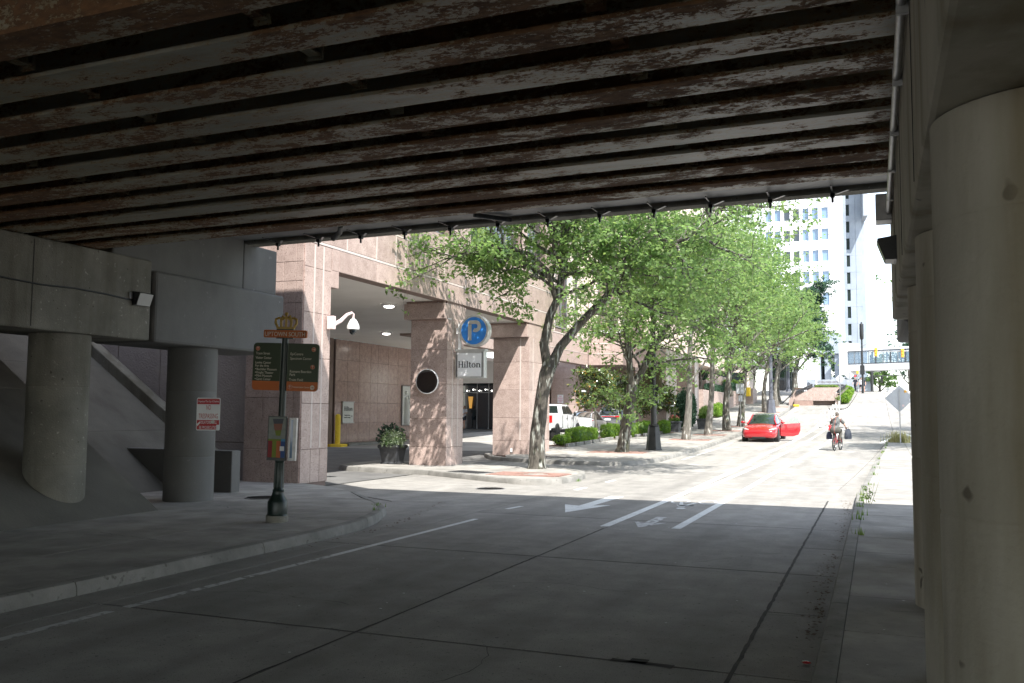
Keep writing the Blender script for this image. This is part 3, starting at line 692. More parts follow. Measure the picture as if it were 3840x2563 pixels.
# a little soil and litter in the gutters
lit = MB()
for k in range(260):
    y = R.uniform(8, 13) if R.random() < .6 else R.uniform(14, 21); x = -.5 - abs(R.gauss(0, .09)); s_ = R.uniform(.008, .03)
    a = R.uniform(0, 6.28); lit.add([(x + s_ * math.cos(a + q) * (1 if i % 2 else .5), y + s_ * math.sin(a + q), .006 + R.uniform(0, .012)) for i, q in enumerate((0, 1.6, 3.1, 4.7))], [(0, 1, 2, 3)])
for k in range(90):
    y = R.uniform(10, 17); x = -7.33 + abs(R.gauss(0, .12)) - (max(0, y - 13) * .25); s_ = R.uniform(.008, .03); a = R.uniform(0, 6.28)
    lit.add([(x + s_ * math.cos(a + q) * (1 if i % 2 else .5), y + s_ * math.sin(a + q), .006 + R.uniform(0, .012)) for i, q in enumerate((0, 1.6, 3.1, 4.7))], [(0, 1, 2, 3)])
tag(lit.build('leaf_litter', 'soil'), 'dry leaf litter lying in the gutters', 'litter', kind='stuff')
pp = MB()
for k in range(70):
    x, y = R.uniform(-6, 2), R.uniform(5, 16); s_ = R.uniform(.006, .018); a = R.uniform(0, 6.28)
    z = .007 if x < -.4 else .142
    if -.45 < x < -.25: continue
    pp.add([(x + s_ * math.cos(a + q), y + s_ * math.sin(a + q) * .7, z) for q in (0, 1.5, 3.0, 4.6)], [(0, 1, 2, 3)])
tag(pp.build('paper_scraps', 'white'), 'tiny white paper scraps scattered on the shaded road', 'litter', kind='stuff')
rb = MB(); rb.ball((0, 0, 0), (.035, .02, .012), 8, 5); o = rb.build('wrapper', 'red', None, True); o.location = (-.52, 7.25, .02); tag(o, 'small crumpled red wrapper in the right gutter', 'litter')
# ================================================================ HOTEL
HX = -12.65
hotel = empty('hotel_building', (0, 0, 0), label='pink granite hotel with a covered drive entrance', cat='building')
def panels(parent, origin, u, us, vs_, material='pink', th=.03, gap=.005, skip=None, name='granite_panel', flip=1):
    """thin cladding panels between neighbouring us / vs_, standing proud of the core; u horizontal, v up"""
    u = Vector(u).normalized(); n = Vector((u.y, -u.x, 0)) * flip; o = Vector(origin); cache = {}
    for i in range(len(us) - 1):
        for j in range(len(vs_) - 1):
            if skip and skip((us[i] + us[i + 1]) / 2, (vs_[j] + vs_[j + 1]) / 2): continue
            w_, h_ = us[i + 1] - us[i] - gap * 2, vs_[j + 1] - vs_[j] - gap * 2
            key = (round(w_, 3), round(h_, 3))
            if key not in cache:
                mb = MB(); e = .006
                a = [(-w_ / 2, -h_ / 2), (w_ / 2, -h_ / 2), (w_ / 2, h_ / 2), (-w_ / 2, h_ / 2)]
                P = [u * p[0] + Vector((0, 0, p[1])) for p in a]; Q = [u * (p[0] - math.copysign(e, p[0])) + Vector((0, 0, p[1] - math.copysign(e, p[1]))) + n * th for p in a]
                P2 = [p + n * (th - e) for p in P]
                mb.add(P + P2 + Q, [(0, 1, 5, 4), (1, 2, 6, 5), (2, 3, 7, 6), (3, 0, 4, 7), (4, 5, 9, 8), (5, 6, 10, 9), (6, 7, 11, 10), (7, 4, 8, 11), (8, 9, 10, 11)])
                cache[key] = mb.mesh(name, material)
            ob = link(name, cache[key], parent); ob.location = o + u * ((us[i] + us[i + 1]) / 2) + Vector((0, 0, (vs_[j] + vs_[j + 1]) / 2))
def vband(parent, origin, u, at, z0, z1, w_=.05, th=.034, flip=1, material='band'):
    u = Vector(u).normalized(); n = Vector((u.y, -u.x, 0)) * flip; o = Vector(origin)
    for a in at:
        mb = MB(); P = [o + u * (a - w_ / 2), o + u * (a + w_ / 2)]
        q = [P[0], P[1], P[1] + n * th, P[0] + n * th]
        mb.add([(p.x, p.y, z0) for p in q] + [(p.x, p.y, z1) for p in q], [(0, 3, 2, 1), (4, 5, 6, 7), (0, 1, 5, 4), (1, 2, 6, 5), (2, 3, 7, 6), (3, 0, 4, 7)])
        mb.build('light_band', material, parent)
Y1 = (0, 1, 0); X1 = (1, 0, 0)
SF = 5.37
# -- first big pier (left of the opening)
c1 = empty('corner_pier'); c1.parent = hotel
MB().box(-14.28, HX - .035, 18.36, 19.5, 0, 12).build('core', 'core', c1)
# street face: panels with three light grooves
zr = [.12, .92, 2.02, 3.12, 4.22, 5.32, 5.92]
panels(c1, (HX - .032, 18.36, 0), Y1, [0, .42, .80, 1.16], zr)
vband(c1, (HX - .032, 18.36, 0), Y1, [.42, .80], .95, 5.9, .055)
# face towards the bridge
panels(c1, (-14.27, 18.362, 0), X1, [0, .52, 1.04, 1.40, 1.60], [.12, .92, 2.15, 3.4, 4.42, 4.95, 5.42, 6.4, 7.4, 9.2, 11.9], material='pink')
MB().box(-12.78, HX - .02, 18.34, 18.40, 0.1, 12).build('corner_strip', 'pinkdark', c1)
tp = MB().box(-14.3, -12.6, 18.30, 19.56, .10, .14); 
# textured concrete side wall of the hotel behind the slope
sw = empty('side_wall'); sw.parent = hotel
MB().box(-40, -14.30, 18.62, 19.2, 0, 12).build('core', 'core', sw)
us = [0, 1.42, 2.84, 4.26, 5.68, 7.1, 8.52, 9.94, 11.36, 12.78, 14.2]
panels(sw, (-28.5, 18.615, 0), X1, us, [.1, 1.05, 4.4, 8.0, 11.9], material='panelwall', th=.05, gap=.012, name='concrete_panel')
# -- spandrel beam and upper storey along the street
sb = empty('upper_storey'); sb.parent = hotel
MB().box(-13.05, HX - .035, 19.52, 36.7, SF, 7.44).build('core', 'core', sb)
MB().box(-14.0, HX - .035, 18.4, 36.7, 10.2, 14).build('core', 'core', sb)
yu = [1.0 * k for k in range(0, 18)]
ud = [0, 1.16, 1.86, 3.37, 4.45, 5.03, 6.09, 7.6, 8.66, 9.24, 10.3, 11.8, 12.86, 13.44, 14.5, 15.9, 17.0, 18.3]
panels(sb, (HX - .032, 18.36, 0), Y1, [1.18, 1.51, 3.4, 5.2, 7.0, 8.8, 10.6, 12.4, 14.2, 16.0, 18.3], [SF, 5.93])
panels(sb, (HX - .032, 18.36, 0), Y1, ud, [6.0, 6.84]); panels(sb, (HX - .032, 18.36, 0), Y1, ud, [6.90, 7.42])
def hband(z0, z1, y0=18.36, y1=36.66, th=.036, material='band'):
    for k in range(4):
        a, b = y0 + (y1 - y0) * k / 4, y0 + (y1 - y0) * (k + 1) / 4
        MB().box(HX - .034, HX - .034 + th, a + .004, b - .004, z0, z1).build('light_band', material, sb)
hband(5.935, 5.995); hband(6.845, 6.895)
vband(sb, (HX - .032, 18.36, 0), Y1, [1.86, 3.37, 4.45, 5.03, 6.09, 7.6, 9.24, 10.3, 11.8, 13.44, 14.5], 6.0, 6.84, .045)
# piers between the upper windows, and the windows
wins = [(24.9, 26.5), (28.0, 32.9), (33.4, 35.6)]
segs = [(19.5, 24.9), (26.5, 28.0), (32.9, 33.4), (35.6, 36.66)]
for a, b in segs:
    MB().box(-13.0, HX - .035, a, b, 7.45, 10.2).build('core', 'core', sb)
    n = max(1, round((b - a) / 1.1)); panels(sb, (HX - .032, a, 0), Y1, [(b - a) * k / n for k in range(n + 1)], [7.43, 8.0, 9.0, 10.2])
for a, b in wins:
    wd = empty('window'); wd.parent = sb
    n = max(2, round((b - a) / 1.2))
    for k in range(n):
        y0, y1 = a + (b - a) * k / n, a + (b - a) * (k + 1) / n
        MB().box(-12.93, -12.91, y0 + .04, y1 - .04, 7.55, 10.1).build('pane', 'glass', wd)
        MB().box(-12.96, -12.86, y0 - .03, y0 + .03, 7.5, 10.2).build('frame', 'frame', wd)
    MB().box(-12.96, -12.84, a, b, 7.46, 7.54).build('frame', 'frame', wd); MB().box(-12.96, -12.86, a, b, 8.7, 8.76).build('frame', 'frame', wd)
    MB().box(-13.5, -13.4, a, b, 7.4, 10.2).build('interior', 'core', sb)
# corner of the opening: stepped bracket
MB().box(-13.9, HX, 19.5, 19.86, 4.94, SF - .002).build('corner_bracket', 'pink', c1, bevel=.01)
# -- round columns are square: two big pillars with capitals
def pillar(x0, x1, y0, y1, capx, capy, label=None, lab=None):
    p = empty('pillar'); p.parent = hotel
    if lab: p['label'] = lab
    MB().box(x0 + .03, x1 - .03, y0 + .03, y1 - .03, 0, SF).build('core', 'core', p)
    zs = [.13, .72, 1.62, 2.72, 3.82, 4.80]
    panels(p, (x0, y0 + .032, 0), X1, [0, x1 - x0 - .38, x1 - x0] if x1 - x0 > 1.4 else [0, x1 - x0], zs)
    panels(p, (x1 - .032, y0, 0), Y1, [0, .42, y1 - y0 - .42, y1 - y0], zs)
    vband(p, (x1 - .032, y0, 0), Y1, [.42, y1 - y0 - .42], .75, 4.78, .05)
    if x1 - x0 > 1.4: vband(p, (x0, y0 + .032, 0), X1, [x1 - x0 - .38], .75, 4.78, .05)
    a, b, c_, d = capx[0], capx[1], capy[0], capy[1]
    MB().box(a, b, c_, d, 4.80, 5.30).build('capital', 'pink', p, bevel=.01)
    MB().box(a + .06, b - .06, c_ + .06, d - .06, 5.301, SF).build('capital_neck', 'pinkdark', p)
    return p
pillar(-13.96, HX, 26.25, 27.5, (-14.12, HX - .02), (26.05, 27.7), lab='sunlit pillar with a round mirror on it')
pillar(-14.2, HX, 33.7, 36.1, (-14.5, HX - .02), (33.5, 36.5), lab='wide shaded pillar behind the first street tree')
# -- porte cochere ceiling, back wall, lights
MB().box(-24.6, -13.06, 19.6, 36.7, SF + .01, 5.6).build('ceiling', 'soffit', hotel); MB().box(-24.6, -19.6, 36.702, 50, SF + .01, 5.6).build('ceiling', 'soffit', hotel)
bw = empty('entrance_wall'); bw.parent = hotel
MB().box(-25.4, -24.54, 38.35, 50, .0, 5.37).build('core', 'core', bw)
panels(bw, (-24.54, 38.36, 0), Y1, [0, 1.1, 2.2, 3.35, 4.1, 5.2, 6.3, 7.4, 8.5, 9.6, 10.6, 11.6], [.27, 1.24, 2.26, 3.30, 4.35, 5.36], material='pinkdark')
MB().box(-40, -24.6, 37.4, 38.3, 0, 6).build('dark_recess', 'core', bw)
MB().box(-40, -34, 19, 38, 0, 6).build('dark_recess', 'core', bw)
lampm = emit('lit ceiling lamp', (1, .96, .88), 5)
def clight(x, y):
    f = empty('ceiling_light', (x, y, SF)); f.parent = hotel
    MB().lathe([(.30, .01), (.30, -.03), (.22, -.07)], 4).build('frame', 'white', f)
    MB().lathe([(.17, -.071), (.15, -.10), (.08, -.115)], 16).build('bulb_glass', lampm, f, True)
for x, y in ((-14.9, 26.46), (-20.3, 35.84), (-14.2, 32.6), (-20.5, 26.5), (-21.5, 44)): clight(x, y)
# far end of the drive court: dark glazed hotel lobby with doors
lb = empty('lobby_front'); lb.parent = hotel
MB().box(-38, -23.5, 63.6, 64.2, .0, 5.6).build('core', 'core', lb); MB().box(-24.9, -22.4, 60, 66, 0, 5.6).build('side_pier', 'pinkdark', lb)
MB().box(-36, -24.95, 60.5, 63.5, 4.0, 4.4).build('canopy', 'soffit', lb); MB().box(-36, -24.95, 60.3, 60.5, 3.9, 5.4).build('canopy_front', 'soffit', lb)
MB().box(-36, -24.92, 50.1, 60.28, 5.38, 5.6).build('ceiling', 'soffit', lb)
for k in range(10):
    x = -34.5 + k * .95
    MB().box(x + .05, x + .9, 63.1, 63.14, .35, 3.25).build('pane', 'glass', lb); MB().box(x - .04, x + .04, 63.05, 63.18, .3, 4.0).build('frame', 'frame', lb); MB().box(x + .05, x + .9, 63.1, 63.14, 3.33, 3.95).build('pane', 'glass', lb)
MB().box(-34.5, -25, 63.06, 63.17, 3.26, 3.32).build('frame', 'frame', lb)
mb = MB(); mb.prism([(-.09, -.5), (.09, -.5), (.19, .38), (-.19, .38)], 0, .04, face_to((-28.35, 63.0, 2.6), (1, 0, 0), (0, 0, 1))); mb.build('lit_panel', emit('amber lobby light', (1, .5, .10), .10), lb)
for k in range(6): MB().ball((-28.6 + k * .5, 62.9, 3.42 + .08 * (k % 2)), .04, 8, 5).build('downlight', lampm, lb)
# -- set back upper facade, bay and windows beyond the pillars
rc = empty('recessed_facade'); rc.parent = hotel
RX = -19.5; BY = 64.2
MB().box(RX - .6, RX - .035, 36.72, BY, 5.28, 22).build('core', 'core', rc)
ru = [1.95 * k for k in range(15)]
panels(rc, (RX - .032, 36.75, 0), Y1, [k for k in ru if k < 27.5], [5.28, 6.10, 7.08], material='pink')
MB().box(RX - .03, RX + .014, 36.75, BY - .02, 6.085, 6.125).build('light_band', 'band', rc); MB().box(RX - .03, RX + .014, 36.75, BY - .02, 7.09, 7.17).build('light_band', 'band', rc)
zp = [7.2] + [7.2 + 1.4 * k for k in range(1, 11)]
panels(rc, (RX - .032, 36.75, 0), Y1, [0, 2, 4, 6, 8, 10, 12, 14, 16, 18, 19.9], zp, material='pale')
panels(rc, (RX - .032, 36.75, 0), Y1, [22.5, 24.1], zp, material='pale'); panels(rc, (RX - .032, 36.75, 0), Y1, [24.75, 26.0, 27.4], zp, material='pale')
def tall_window(parent, origin, u, w_, z0, z1, cols, rows, flip=1):
    wd = empty('window'); wd.parent = parent; u = Vector(u); n = Vector((u.y, -u.x, 0)) * flip; o = Vector(origin)
    def slab_(a, b, za, zb, d0, d1, nm, mt):
        q = [o + u * a + n * d0, o + u * b + n * d0, o + u * b + n * d1, o + u * a + n * d1]; mb = MB()
        mb.add([(p.x, p.y, za) for p in q] + [(p.x, p.y, zb) for p in q], [(0, 3, 2, 1), (4, 5, 6, 7), (0, 1, 5, 4), (1, 2, 6, 5), (2, 3, 7, 6), (3, 0, 4, 7)]); mb.build(nm, mt, wd)
    for i in range(cols):
        for j in range(rows):
            slab_(w_ * i / cols + .03, w_ * (i + 1) / cols - .03, z0 + (z1 - z0) * j / rows + .03, z0 + (z1 - z0) * (j + 1) / rows - .03, -.06, -.03, 'pane', 'glass')
    for i in range(cols + 1): slab_(w_ * i / cols - .045, w_ * i / cols + .045, z0, z1, -.07, .01, 'frame', 'frame')
    for j in range(rows + 1): slab_(0, w_, z0 + (z1 - z0) * j / rows - .035, z0 + (z1 - z0) * j / rows + .035, -.068, .006, 'frame', 'frame')
tall_window(rc, (RX, 56.7, 0), (0, 1, 0), 2.45, 7.5, 17.5, 2, 5)
tall_window(rc, (RX, 60.95, 0), (0, 1, 0), .5, 7.5, 17.5, 1, 5)
bay = empty('corner_bay'); bay.parent = hotel
MB().box(RX - .5, -16.9, BY + .04, 80, 5.30, 22).build('core', 'core', bay)
MB().box(RX, -16.86, BY - .03, BY + .05, 7.62, 7.80).build('light_band', 'white', bay)
panels(bay, (RX, BY + .036, 0), X1, [0, .85, 1.7, 2.6], [5.30, 6.1, 6.85, 7.60])
MB().box(RX, -16.9, BY - .01, BY + .04, 6.09, 6.13).build('light_band', 'band', bay); MB().box(RX, -16.9, BY - .01, BY + .04, 6.84, 6.90).build('light_band', 'band', bay)
zq = [7.85 + 1.4 * k for k in range(10)]
panels(bay, (RX, BY + .036, 0), X1, [0, .70], zq, material='pale'); panels(bay, (RX, BY + .036, 0), X1, [2.2, 2.6], zq, material='pale')
tall_window(bay, (RX + .72, BY + .03, 0), (1, 0, 0), 1.45, 7.85, 17.5, 3, 5)
wing = empty('street_wing'); wing.parent = hotel
MB().box(-16.9, -12.45, 70, 84, 5.6, 20).build('core', 'pale', wing)
panels(wing, (-16.9, 70.0, 0), X1, [0, 1.5, 3, 4.4], [5.7, 7.1, 8.5, 9.9, 11.3, 12.7, 14.1, 16], material='pale')
MB().box(-30, -14.4, 72, 72.5, .2, 6).build('court_wall', 'pinkdark', hotel); MB().box(-24.9, -19.0, 66.5, 67, 0, 5.3).build('court_wall', 'pinkdark', hotel)
# -- ground floor piers beyond the drive court, seen between the trees
for (x0, x1, y0, y1, zt) in [(-22.3, -20.4, 64.0, 66, 5.3), (-14.0, -12.05, 56.2, 59.4, 5.9), (-14.0, -12.05, 65.8, 67.4, 6)]:
    p = empty('pillar'); p.parent = hotel; g = gx(x0, y0) - .1
    MB().box(x0 + .03, x1 - .03, y0 + .03, y1, g, zt).build('core', 'core', p)
    zz_ = [g + (zt - g) * k / 5 for k in range(6)]
    panels(p, (x0, y0 + .032, 0), X1, [0, (x1 - x0) / 2, x1 - x0], zz_); panels(p, (x1 - .032, y0, 0), Y1, [0, .9, y1 - y0] if y1 - y0 > 2 else [0, y1 - y0], zz_)
    if x1 > -15: vband(p, (x1 - .03, y0, 0), Y1, [.45], g, zt, .8, material='band')
MB().box(-13.9, -12.2, 59.45, 65.7, 5.2, 5.9).build('lintel', 'pink', hotel)
tag(MB().box(-20.9, -20.65, 65.9, 65.98, 2.9, 3.9).build('notice_board', 'white'), 'narrow white notice board on the dark wall behind the magnolia', 'sign')
# -- things fixed to or standing at the hotel
def sign_hilton_wall():
    t = empty('wall_sign', (-24.49, 39.48, 1.77), 0, label='small hotel registration sign on the dark entrance wall', cat='sign')
    MB().box(0, .05, -.50, .50, -.50, .50).build('board', 'pcream', t)
    MB().box(-.01, .09, -.54, .54, .50, .54).build('edge', 'steel', t); MB().box(-.01, .09, -.54, .54, -.54, -.50).build('edge', 'steel', t)
    serif_word('Hilton', .21, t, face_to((.055, -.40, .08), (0, 1, 0), (0, 0, 1)), .80)
    text('Registration', .09, 'lettering', 'black', t, face_to((.055, -.34, -.165), (0, 1, 0), (0, 0, 1)), .52)
    text('Hotel Parking', .09, 'lettering', 'black', t, face_to((.055, -.38, -.275), (0, 1, 0), (0, 0, 1)), .58)
    mb = MB(); mb.box(.052, .058, .20, .38, -.20, -.18); Ms = face_to((.055, .38, -.19), (0, 1, 0), (0, 0, 1))
    for s_ in (-1, 1): mb.box(-.09, 0, -.010, .010, 0, .004, Ms @ Matrix.Rotation(rad(42 * s_), 4, 'Z'))
    mb.build('arrow', 'black', t)
MT['pcream'] = mat('cream sign face', (.50, .50, .47), (.55, .55, .52), 3, .5)
MT['signwhite'] = mat('white sign face', (.70, .71, .72), (.76, .77, .78), 3, .45)
def serif_word(word, h, parent, M_, width, material='black'):
    """HILTON-like serif letters drawn as polygons: height h = cap height"""
    G = {}
    def bars(L_): return L_
    st, sf = .15, .05          # stem width and serif thickness, in cap heights
    def stem(x, z0, z1, top=True, bot=True, ext=.09):
        r = [[(x, z0), (x + st, z0), (x + st, z1), (x, z1)]]
        if bot: r.append([(x - ext, z0), (x + st + ext, z0), (x + st + ext, z0 + sf), (x - ext, z0 + sf)])
        if top: r.append([(x - ext, z1 - sf), (x + st + (ext if top == 2 else 0), z1 - sf), (x + st + (ext if top == 2 else 0), z1), (x - ext, z1)])
        return r
    def ring(cx, cz, rx, rz, tx, tz, a0, a1, n=18):
        q = []
        for i in range(n):
            a, b = a0 + (a1 - a0) * i / n, a0 + (a1 - a0) * (i + 1) / n
            q.append([(cx + rx * math.cos(a), cz + rz * math.sin(a)), (cx + rx * math.cos(b), cz + rz * math.sin(b)), (cx + (rx - tx) * math.cos(b), cz + (rz - tz) * math.sin(b)), (cx + (rx - tx) * math.cos(a), cz + (rz - tz) * math.sin(a))])
        return q
    G['H'] = (stem(.09, 0, 1, 2) + stem(.62, 0, 1, 2) + [[(.2, .48), (.65, .48), (.65, .55), (.2, .55)]], .93)
    G['i'] = (stem(.09, 0, .68) + [[(.165 + .10 * math.cos(a), .88 + .10 * math.sin(a)) for a in np.linspace(0, 2 * math.pi, 12, endpoint=False)]], .38)
    G['l'] = (stem(.09, 0, 1.04), .37)
    G['t'] = (stem(.12, .08, .88, False, False) + [[(0, .62), (.42, .62), (.42, .68), (0, .68)]] + ring(.33, .13, .21, .15, .12, .07, math.pi, 1.75 * math.pi, 8), .46)
    G['o'] = (ring(.34, .34, .32, .36, .15, .06, 0, 2 * math.pi, 24), .72)
    G['n'] = (stem(.09, 0, .68) + stem(.52, 0, .42, False) + ring(.42, .40, .25, .30, .15, .09, 0, math.pi * .8, 10), .80)
    x = 0; mb = MB(); tot = sum(G[c_][1] for c_ in word) + .0
    k = width / tot
    for ch in word:
        for poly in G[ch][0]:
            n = len(poly); pts = [((x + p[0]) * k, p[1] * h) for p in poly]
            A = sum(pts[i][0] * pts[(i + 1) % n][1] - pts[(i + 1) % n][0] * pts[i][1] for i in range(n))
            if A < 0: pts = pts[::-1]
            mb.prism(pts, 0, .006 + .0004 * (len(mb.f) % 7), M_)
        x += G[ch][1]
    mb.build('lettering', material, parent)
sign_hilton_wall()
# relief panel with a standing robed figure
rl = empty('relief_panel', (-24.5, 45.56, 2.02), label='tall carved relief panel of a robed figure on the entrance wall', cat='relief')
rl.scale = (1, .68, .64); MB().box(0, .05, -.72, .72, -1.45, 1.9).build('slab', 'pcream', rl); 
for a, b, c_, d in ((-.76, -.70, -1.5, 1.95), (.70, .76, -1.5, 1.95)): MB().box(.0, .08, a, b, c_, d).build('frame', 'frame', rl)
for a, b in ((-1.5, -1.44), (1.9, 1.95)): MB().box(.0, .082, -.76, .76, a, b).build('frame', 'frame', rl)
fg = MB(); fg.tube([(.05, -.05, -1.3), (.06, -.1, -.4), (.07, -.12, .4), (.06, -.1, .95)], [.34, .26, .2, .12], 10); fg.ball((.07, -.1, 1.3), (.08, .14, .2)); fg.tube([(.07, .02, .85), (.08, .35, .45), (.08, .3, 1.1)], [.08, .07, .05], 8); fg.tube([(.07, -.2, .85), (.08, .1, .1), (.08, .4, -.25)], [.08, .07, .05], 8)
fg.build('figure', 'pcream', rl, True)
# convex mirror, dome camera, socket
mr = empty('round_mirror', (-13.26, 26.22, 2.80), label='round convex safety mirror on the sunlit hotel pillar', cat='mirror')
Mm = Matrix.Translation((0, -.16, 0)) @ Matrix.Rotation(rad(90), 4, 'X') @ Matrix.Rotation(rad(0), 4, 'Y')
MT['mirror'] = mat('mirror face', (.22, .23, .24), None, rough=.04, metal=1.0)
MB().lathe([(.40, -.03), (.40, 0), (.385, .01)], 40, M=Mm).build('rim', 'white', mr, True)
MB().lathe([(.383, .008), (.33, .020), (.22, .032), (.1, .040), (.01, .042)], 40, M=Mm).build('mirror_face', 'mirror', mr, True)
MB().tube([(0, -.14, 0), (0, .0, .05)], .03, 8).build('bracket', 'steel', mr)
dc = empty('dome_camera', (-12.61, 19.42, 4.02), label='white dome security camera on a pink arm by the entrance corner', cat='security camera')
MT['pinkpaint'] = mat('pink paint', (.72, .56, .54), None, rough=.5)
MB().box(0, .18, -.13, .0, -.16, .17).build('mount', 'pinkpaint', dc, bevel=.01)
MB().tube([(.10, -.0, -.05), (.16, .25, .08), (.2, .48, .26), (.22, .66, .32), (.22, .74, .30), (.22, .74, .16)], [.055, .05, .04, .033, .03, .03], 12).build('arm', 'pinkpaint', dc, True)
MB().lathe([(.03, .18), (.07, .16), (.11, .10), (.155, .0), (.16, -.09), (.15, -.10)], 24, (.22, .74, 0)).build('housing', 'white', dc, True)
MB().lathe([(.10, -.10), (.10, -.14), (.085, -.19), (.04, -.225), (.01, -.23)], 20, (.22, .74, 0)).build('dome_glass', 'glass', dc, True)
tag(MB().box(-13.42, -13.34, 33.668, 33.69, .28, .42).build('socket_box', 'white'), 'small white socket box low on the shaded pillar', 'socket box')
# projecting P / hotel sign
ps = empty('projecting_sign', (-12.6, 26.85, 2.9), label='blue round parking sign above a square hotel sign, projecting from the pillar', cat='sign')
MT['signblue'] = mat('blue sign face', (.03, .20, .62), (.04, .24, .68), 4, .4)
MT['silver'] = mat('brushed silver', (.50, .50, .49), (.60, .60, .58), 6, .4, metal=.4)
MB().tube([(.10, 0, .0), (.10, 0, 1.78)], .05, 4).build('post', 'white', ps)
for z in (.52, 1.55): MB().box(0, .12, -.06, .06, z - .09, z + .09).build('bracket', 'white', ps); 
MB().box(.10, .22, -.03, .03, 1.48, 1.54).build('bracket', 'white', ps)
Md = Matrix.Translation((.66, 0, 1.54)) @ Matrix.Rotation(rad(90), 4, 'X')
MB().lathe([(.50, -.13), (.51, -.13), (.51, .13), (.50, .14), (.44, .14)], 48, M=Md).build('drum', 'silver', ps, True)
MB().lathe([(.44, .139), (.44, .142), (.01, .142)], 48, M=Md).build('blue_face', 'signblue', ps)
MB().lathe([(.42, -.141), (.41, -.142), (.01, -.142)], 40, M=Md).build('blue_face', 'signblue', ps)
mb = MB(); z0 = -.30
def letterP(mb, M_):
    st = .12
    mb.prism([(-.19, -.31), (-.07, -.31), (-.07, .20), (-.19, .20)], 0, .03, M_)
    pts = []; 
    for i in range(14):
        a = rad(90 - 210 * i / 13); pts.append((a,))
    for i in range(13):
        a, b = pts[i][0], pts[i + 1][0]; cx, cz = .07, .14; ro, ri = .19, .075
        mb.prism([(cx + ro * math.cos(b), cz + ro * math.sin(b)), (cx + ro * math.cos(a), cz + ro * math.sin(a)), (cx + ri * math.cos(a), cz + ri * math.sin(a)), (cx + ri * math.cos(b), cz + ri * math.sin(b))], 0, .03, M_)
    mb.prism([(-.19, .215), (.07, .215), (.07, .33), (-.13, .33), (-.19, .28)], 0, .03, M_)
letterP(mb, face_to((.66, -.143, 1.54), (1, 0, 0), (0, 0, 1))); mb.build('letter_p', 'silver', ps)
MB().box(.03, 1.02, -.12, .12, .02, .90).build('cabinet', 'silver', ps, bevel=.01)
MB().box(.10, .94, -.128, -.121, .08, .82).build('sign_face', 'signwhite', ps)
for x in (.065, .955): MB().box(x - .012, x + .012, -.130, -.1215, .06, .86).build('edge', 'black', ps)
MB().box(.0, 1.05, -.135, .135, .885, .95).build('cap', 'silver', ps)
serif_word('Hilton', .20, ps, face_to((.12, -.1285, .36), (1, 0, 0), (0, 0, 1)), .80)
MB().tube([(-.35, -.72, 2.42), (-.22, -.74, 2.38), (-.20, -.72, 1.95), (-.02, -.4, 1.9)], .02, 6).build('conduit', 'white', ps, True)
# yellow bollards by the entrance wall
t = empty('bollard', (-24.12, 38.05, gx(-24, 38)), label='tall yellow bollard on a yellow block in front of the entrance wall', cat='bollard')
MB().lathe([(.13, 0), (.13, 1.46), (.10, 1.53), (.04, 1.56)], 16).build('post', 'yellow', t, True); MB().box(-.25, .38, -.3, .3, -.1, .13).build('base', 'yellow', t, bevel=.03)
tag(MB().box(-27, -24.5, 37.9, 38.3, .0, .24).build('wheel_stop', 'yellow', None, bevel=.02), 'low yellow kerb left of the yellow bollard', 'wheel stop')
for k in range(6): mb = MB(); mb.box(-24.5, -23.8, 38.6 + k * 1.8, 40.38 + k * 1.8, .0, .27); mb.build('kerb_stone', 'kerb', hotel)
# NO PARKING plate on the far pier
t = empty('parking_sign', (-21.57, 63.98, 2.83), label='small white no parking plate on the pier behind the pickup', cat='sign')
MB().box(-.23, .23, -.012, 0, -.31, .31).build('plate', 'signwhite', t, bevel=.004)
MT['pinkink'] = mat('pink red ink', (.60, .12, .25), None, rough=.6)
for i, (s_, zz_) in enumerate((('NO', .15), ('PARKING', .01), ('LOADING', -.13), ('ZONE', -.26))):
    text(s_, .13, 'lettering', 'pinkink', t, face_to((-.19 + (.1 if len(s_) < 5 else 0), -.0135, zz_), (1, 0, 0), (0, 0, 1)), .2 if len(s_) < 5 else .38)
# ================================================================ TREES AND PLANTS
def leaves_mesh(name, pts, size, material, seed, up=.5, jitter=.35, wide=.62, droop=.3):
    """many small folded leaves at the given points"""
    rng = np.random.default_rng(seed); P = np.asarray(pts, dtype=np.float64); n = len(P)
    nrm = rng.normal(size=(n, 3)); nrm[:, 2] += up * 2.2; nrm /= np.linalg.norm(nrm, axis=1)[:, None]
    d = rng.normal(size=(n, 3)); d[:, 2] -= droop; d -= nrm * (d * nrm).sum(1)[:, None]; d /= np.linalg.norm(d, axis=1)[:, None]
    s_ = np.cross(nrm, d); L_ = size * rng.uniform(1 - jitter, 1 + jitter, size=(n, 1)); W_ = L_ * wide * .5
    a = P; t_ = P + d * L_; l = P + d * L_ * .42 + s_ * W_ + nrm * L_ * .09; r = P + d * L_ * .42 - s_ * W_ + nrm * L_ * .09
    V = np.stack([a, l, t_, r], 1).reshape(-1, 3); i = np.arange(n)[:, None] * 4
    F = np.concatenate([i + [0, 2, 1], i + [0, 3, 2]], 1).reshape(-1)
    me = bpy.data.meshes.new(name); me.vertices.add(len(V)); me.vertices.foreach_set('co', V.astype(np.float32).ravel())
    me.loops.add(len(F)); me.loops.foreach_set('vertex_index', F.astype(np.int32)); nf = len(F) // 3
    me.polygons.add(nf); me.polygons.foreach_set('loop_start', (np.arange(nf) * 3).astype(np.int32)); me.polygons.foreach_set('loop_total', np.full(nf, 3, np.int32))
    if isinstance(material, (list, tuple)):
        for q in material: me.materials.append(MT[q])
        mi = (rng.random(n) < .22).astype(np.int32); me.polygons.foreach_set('material_index', np.repeat(mi, 2))
    else: me.materials.append(MT[material])
    me.update(calc_edges=True); return me
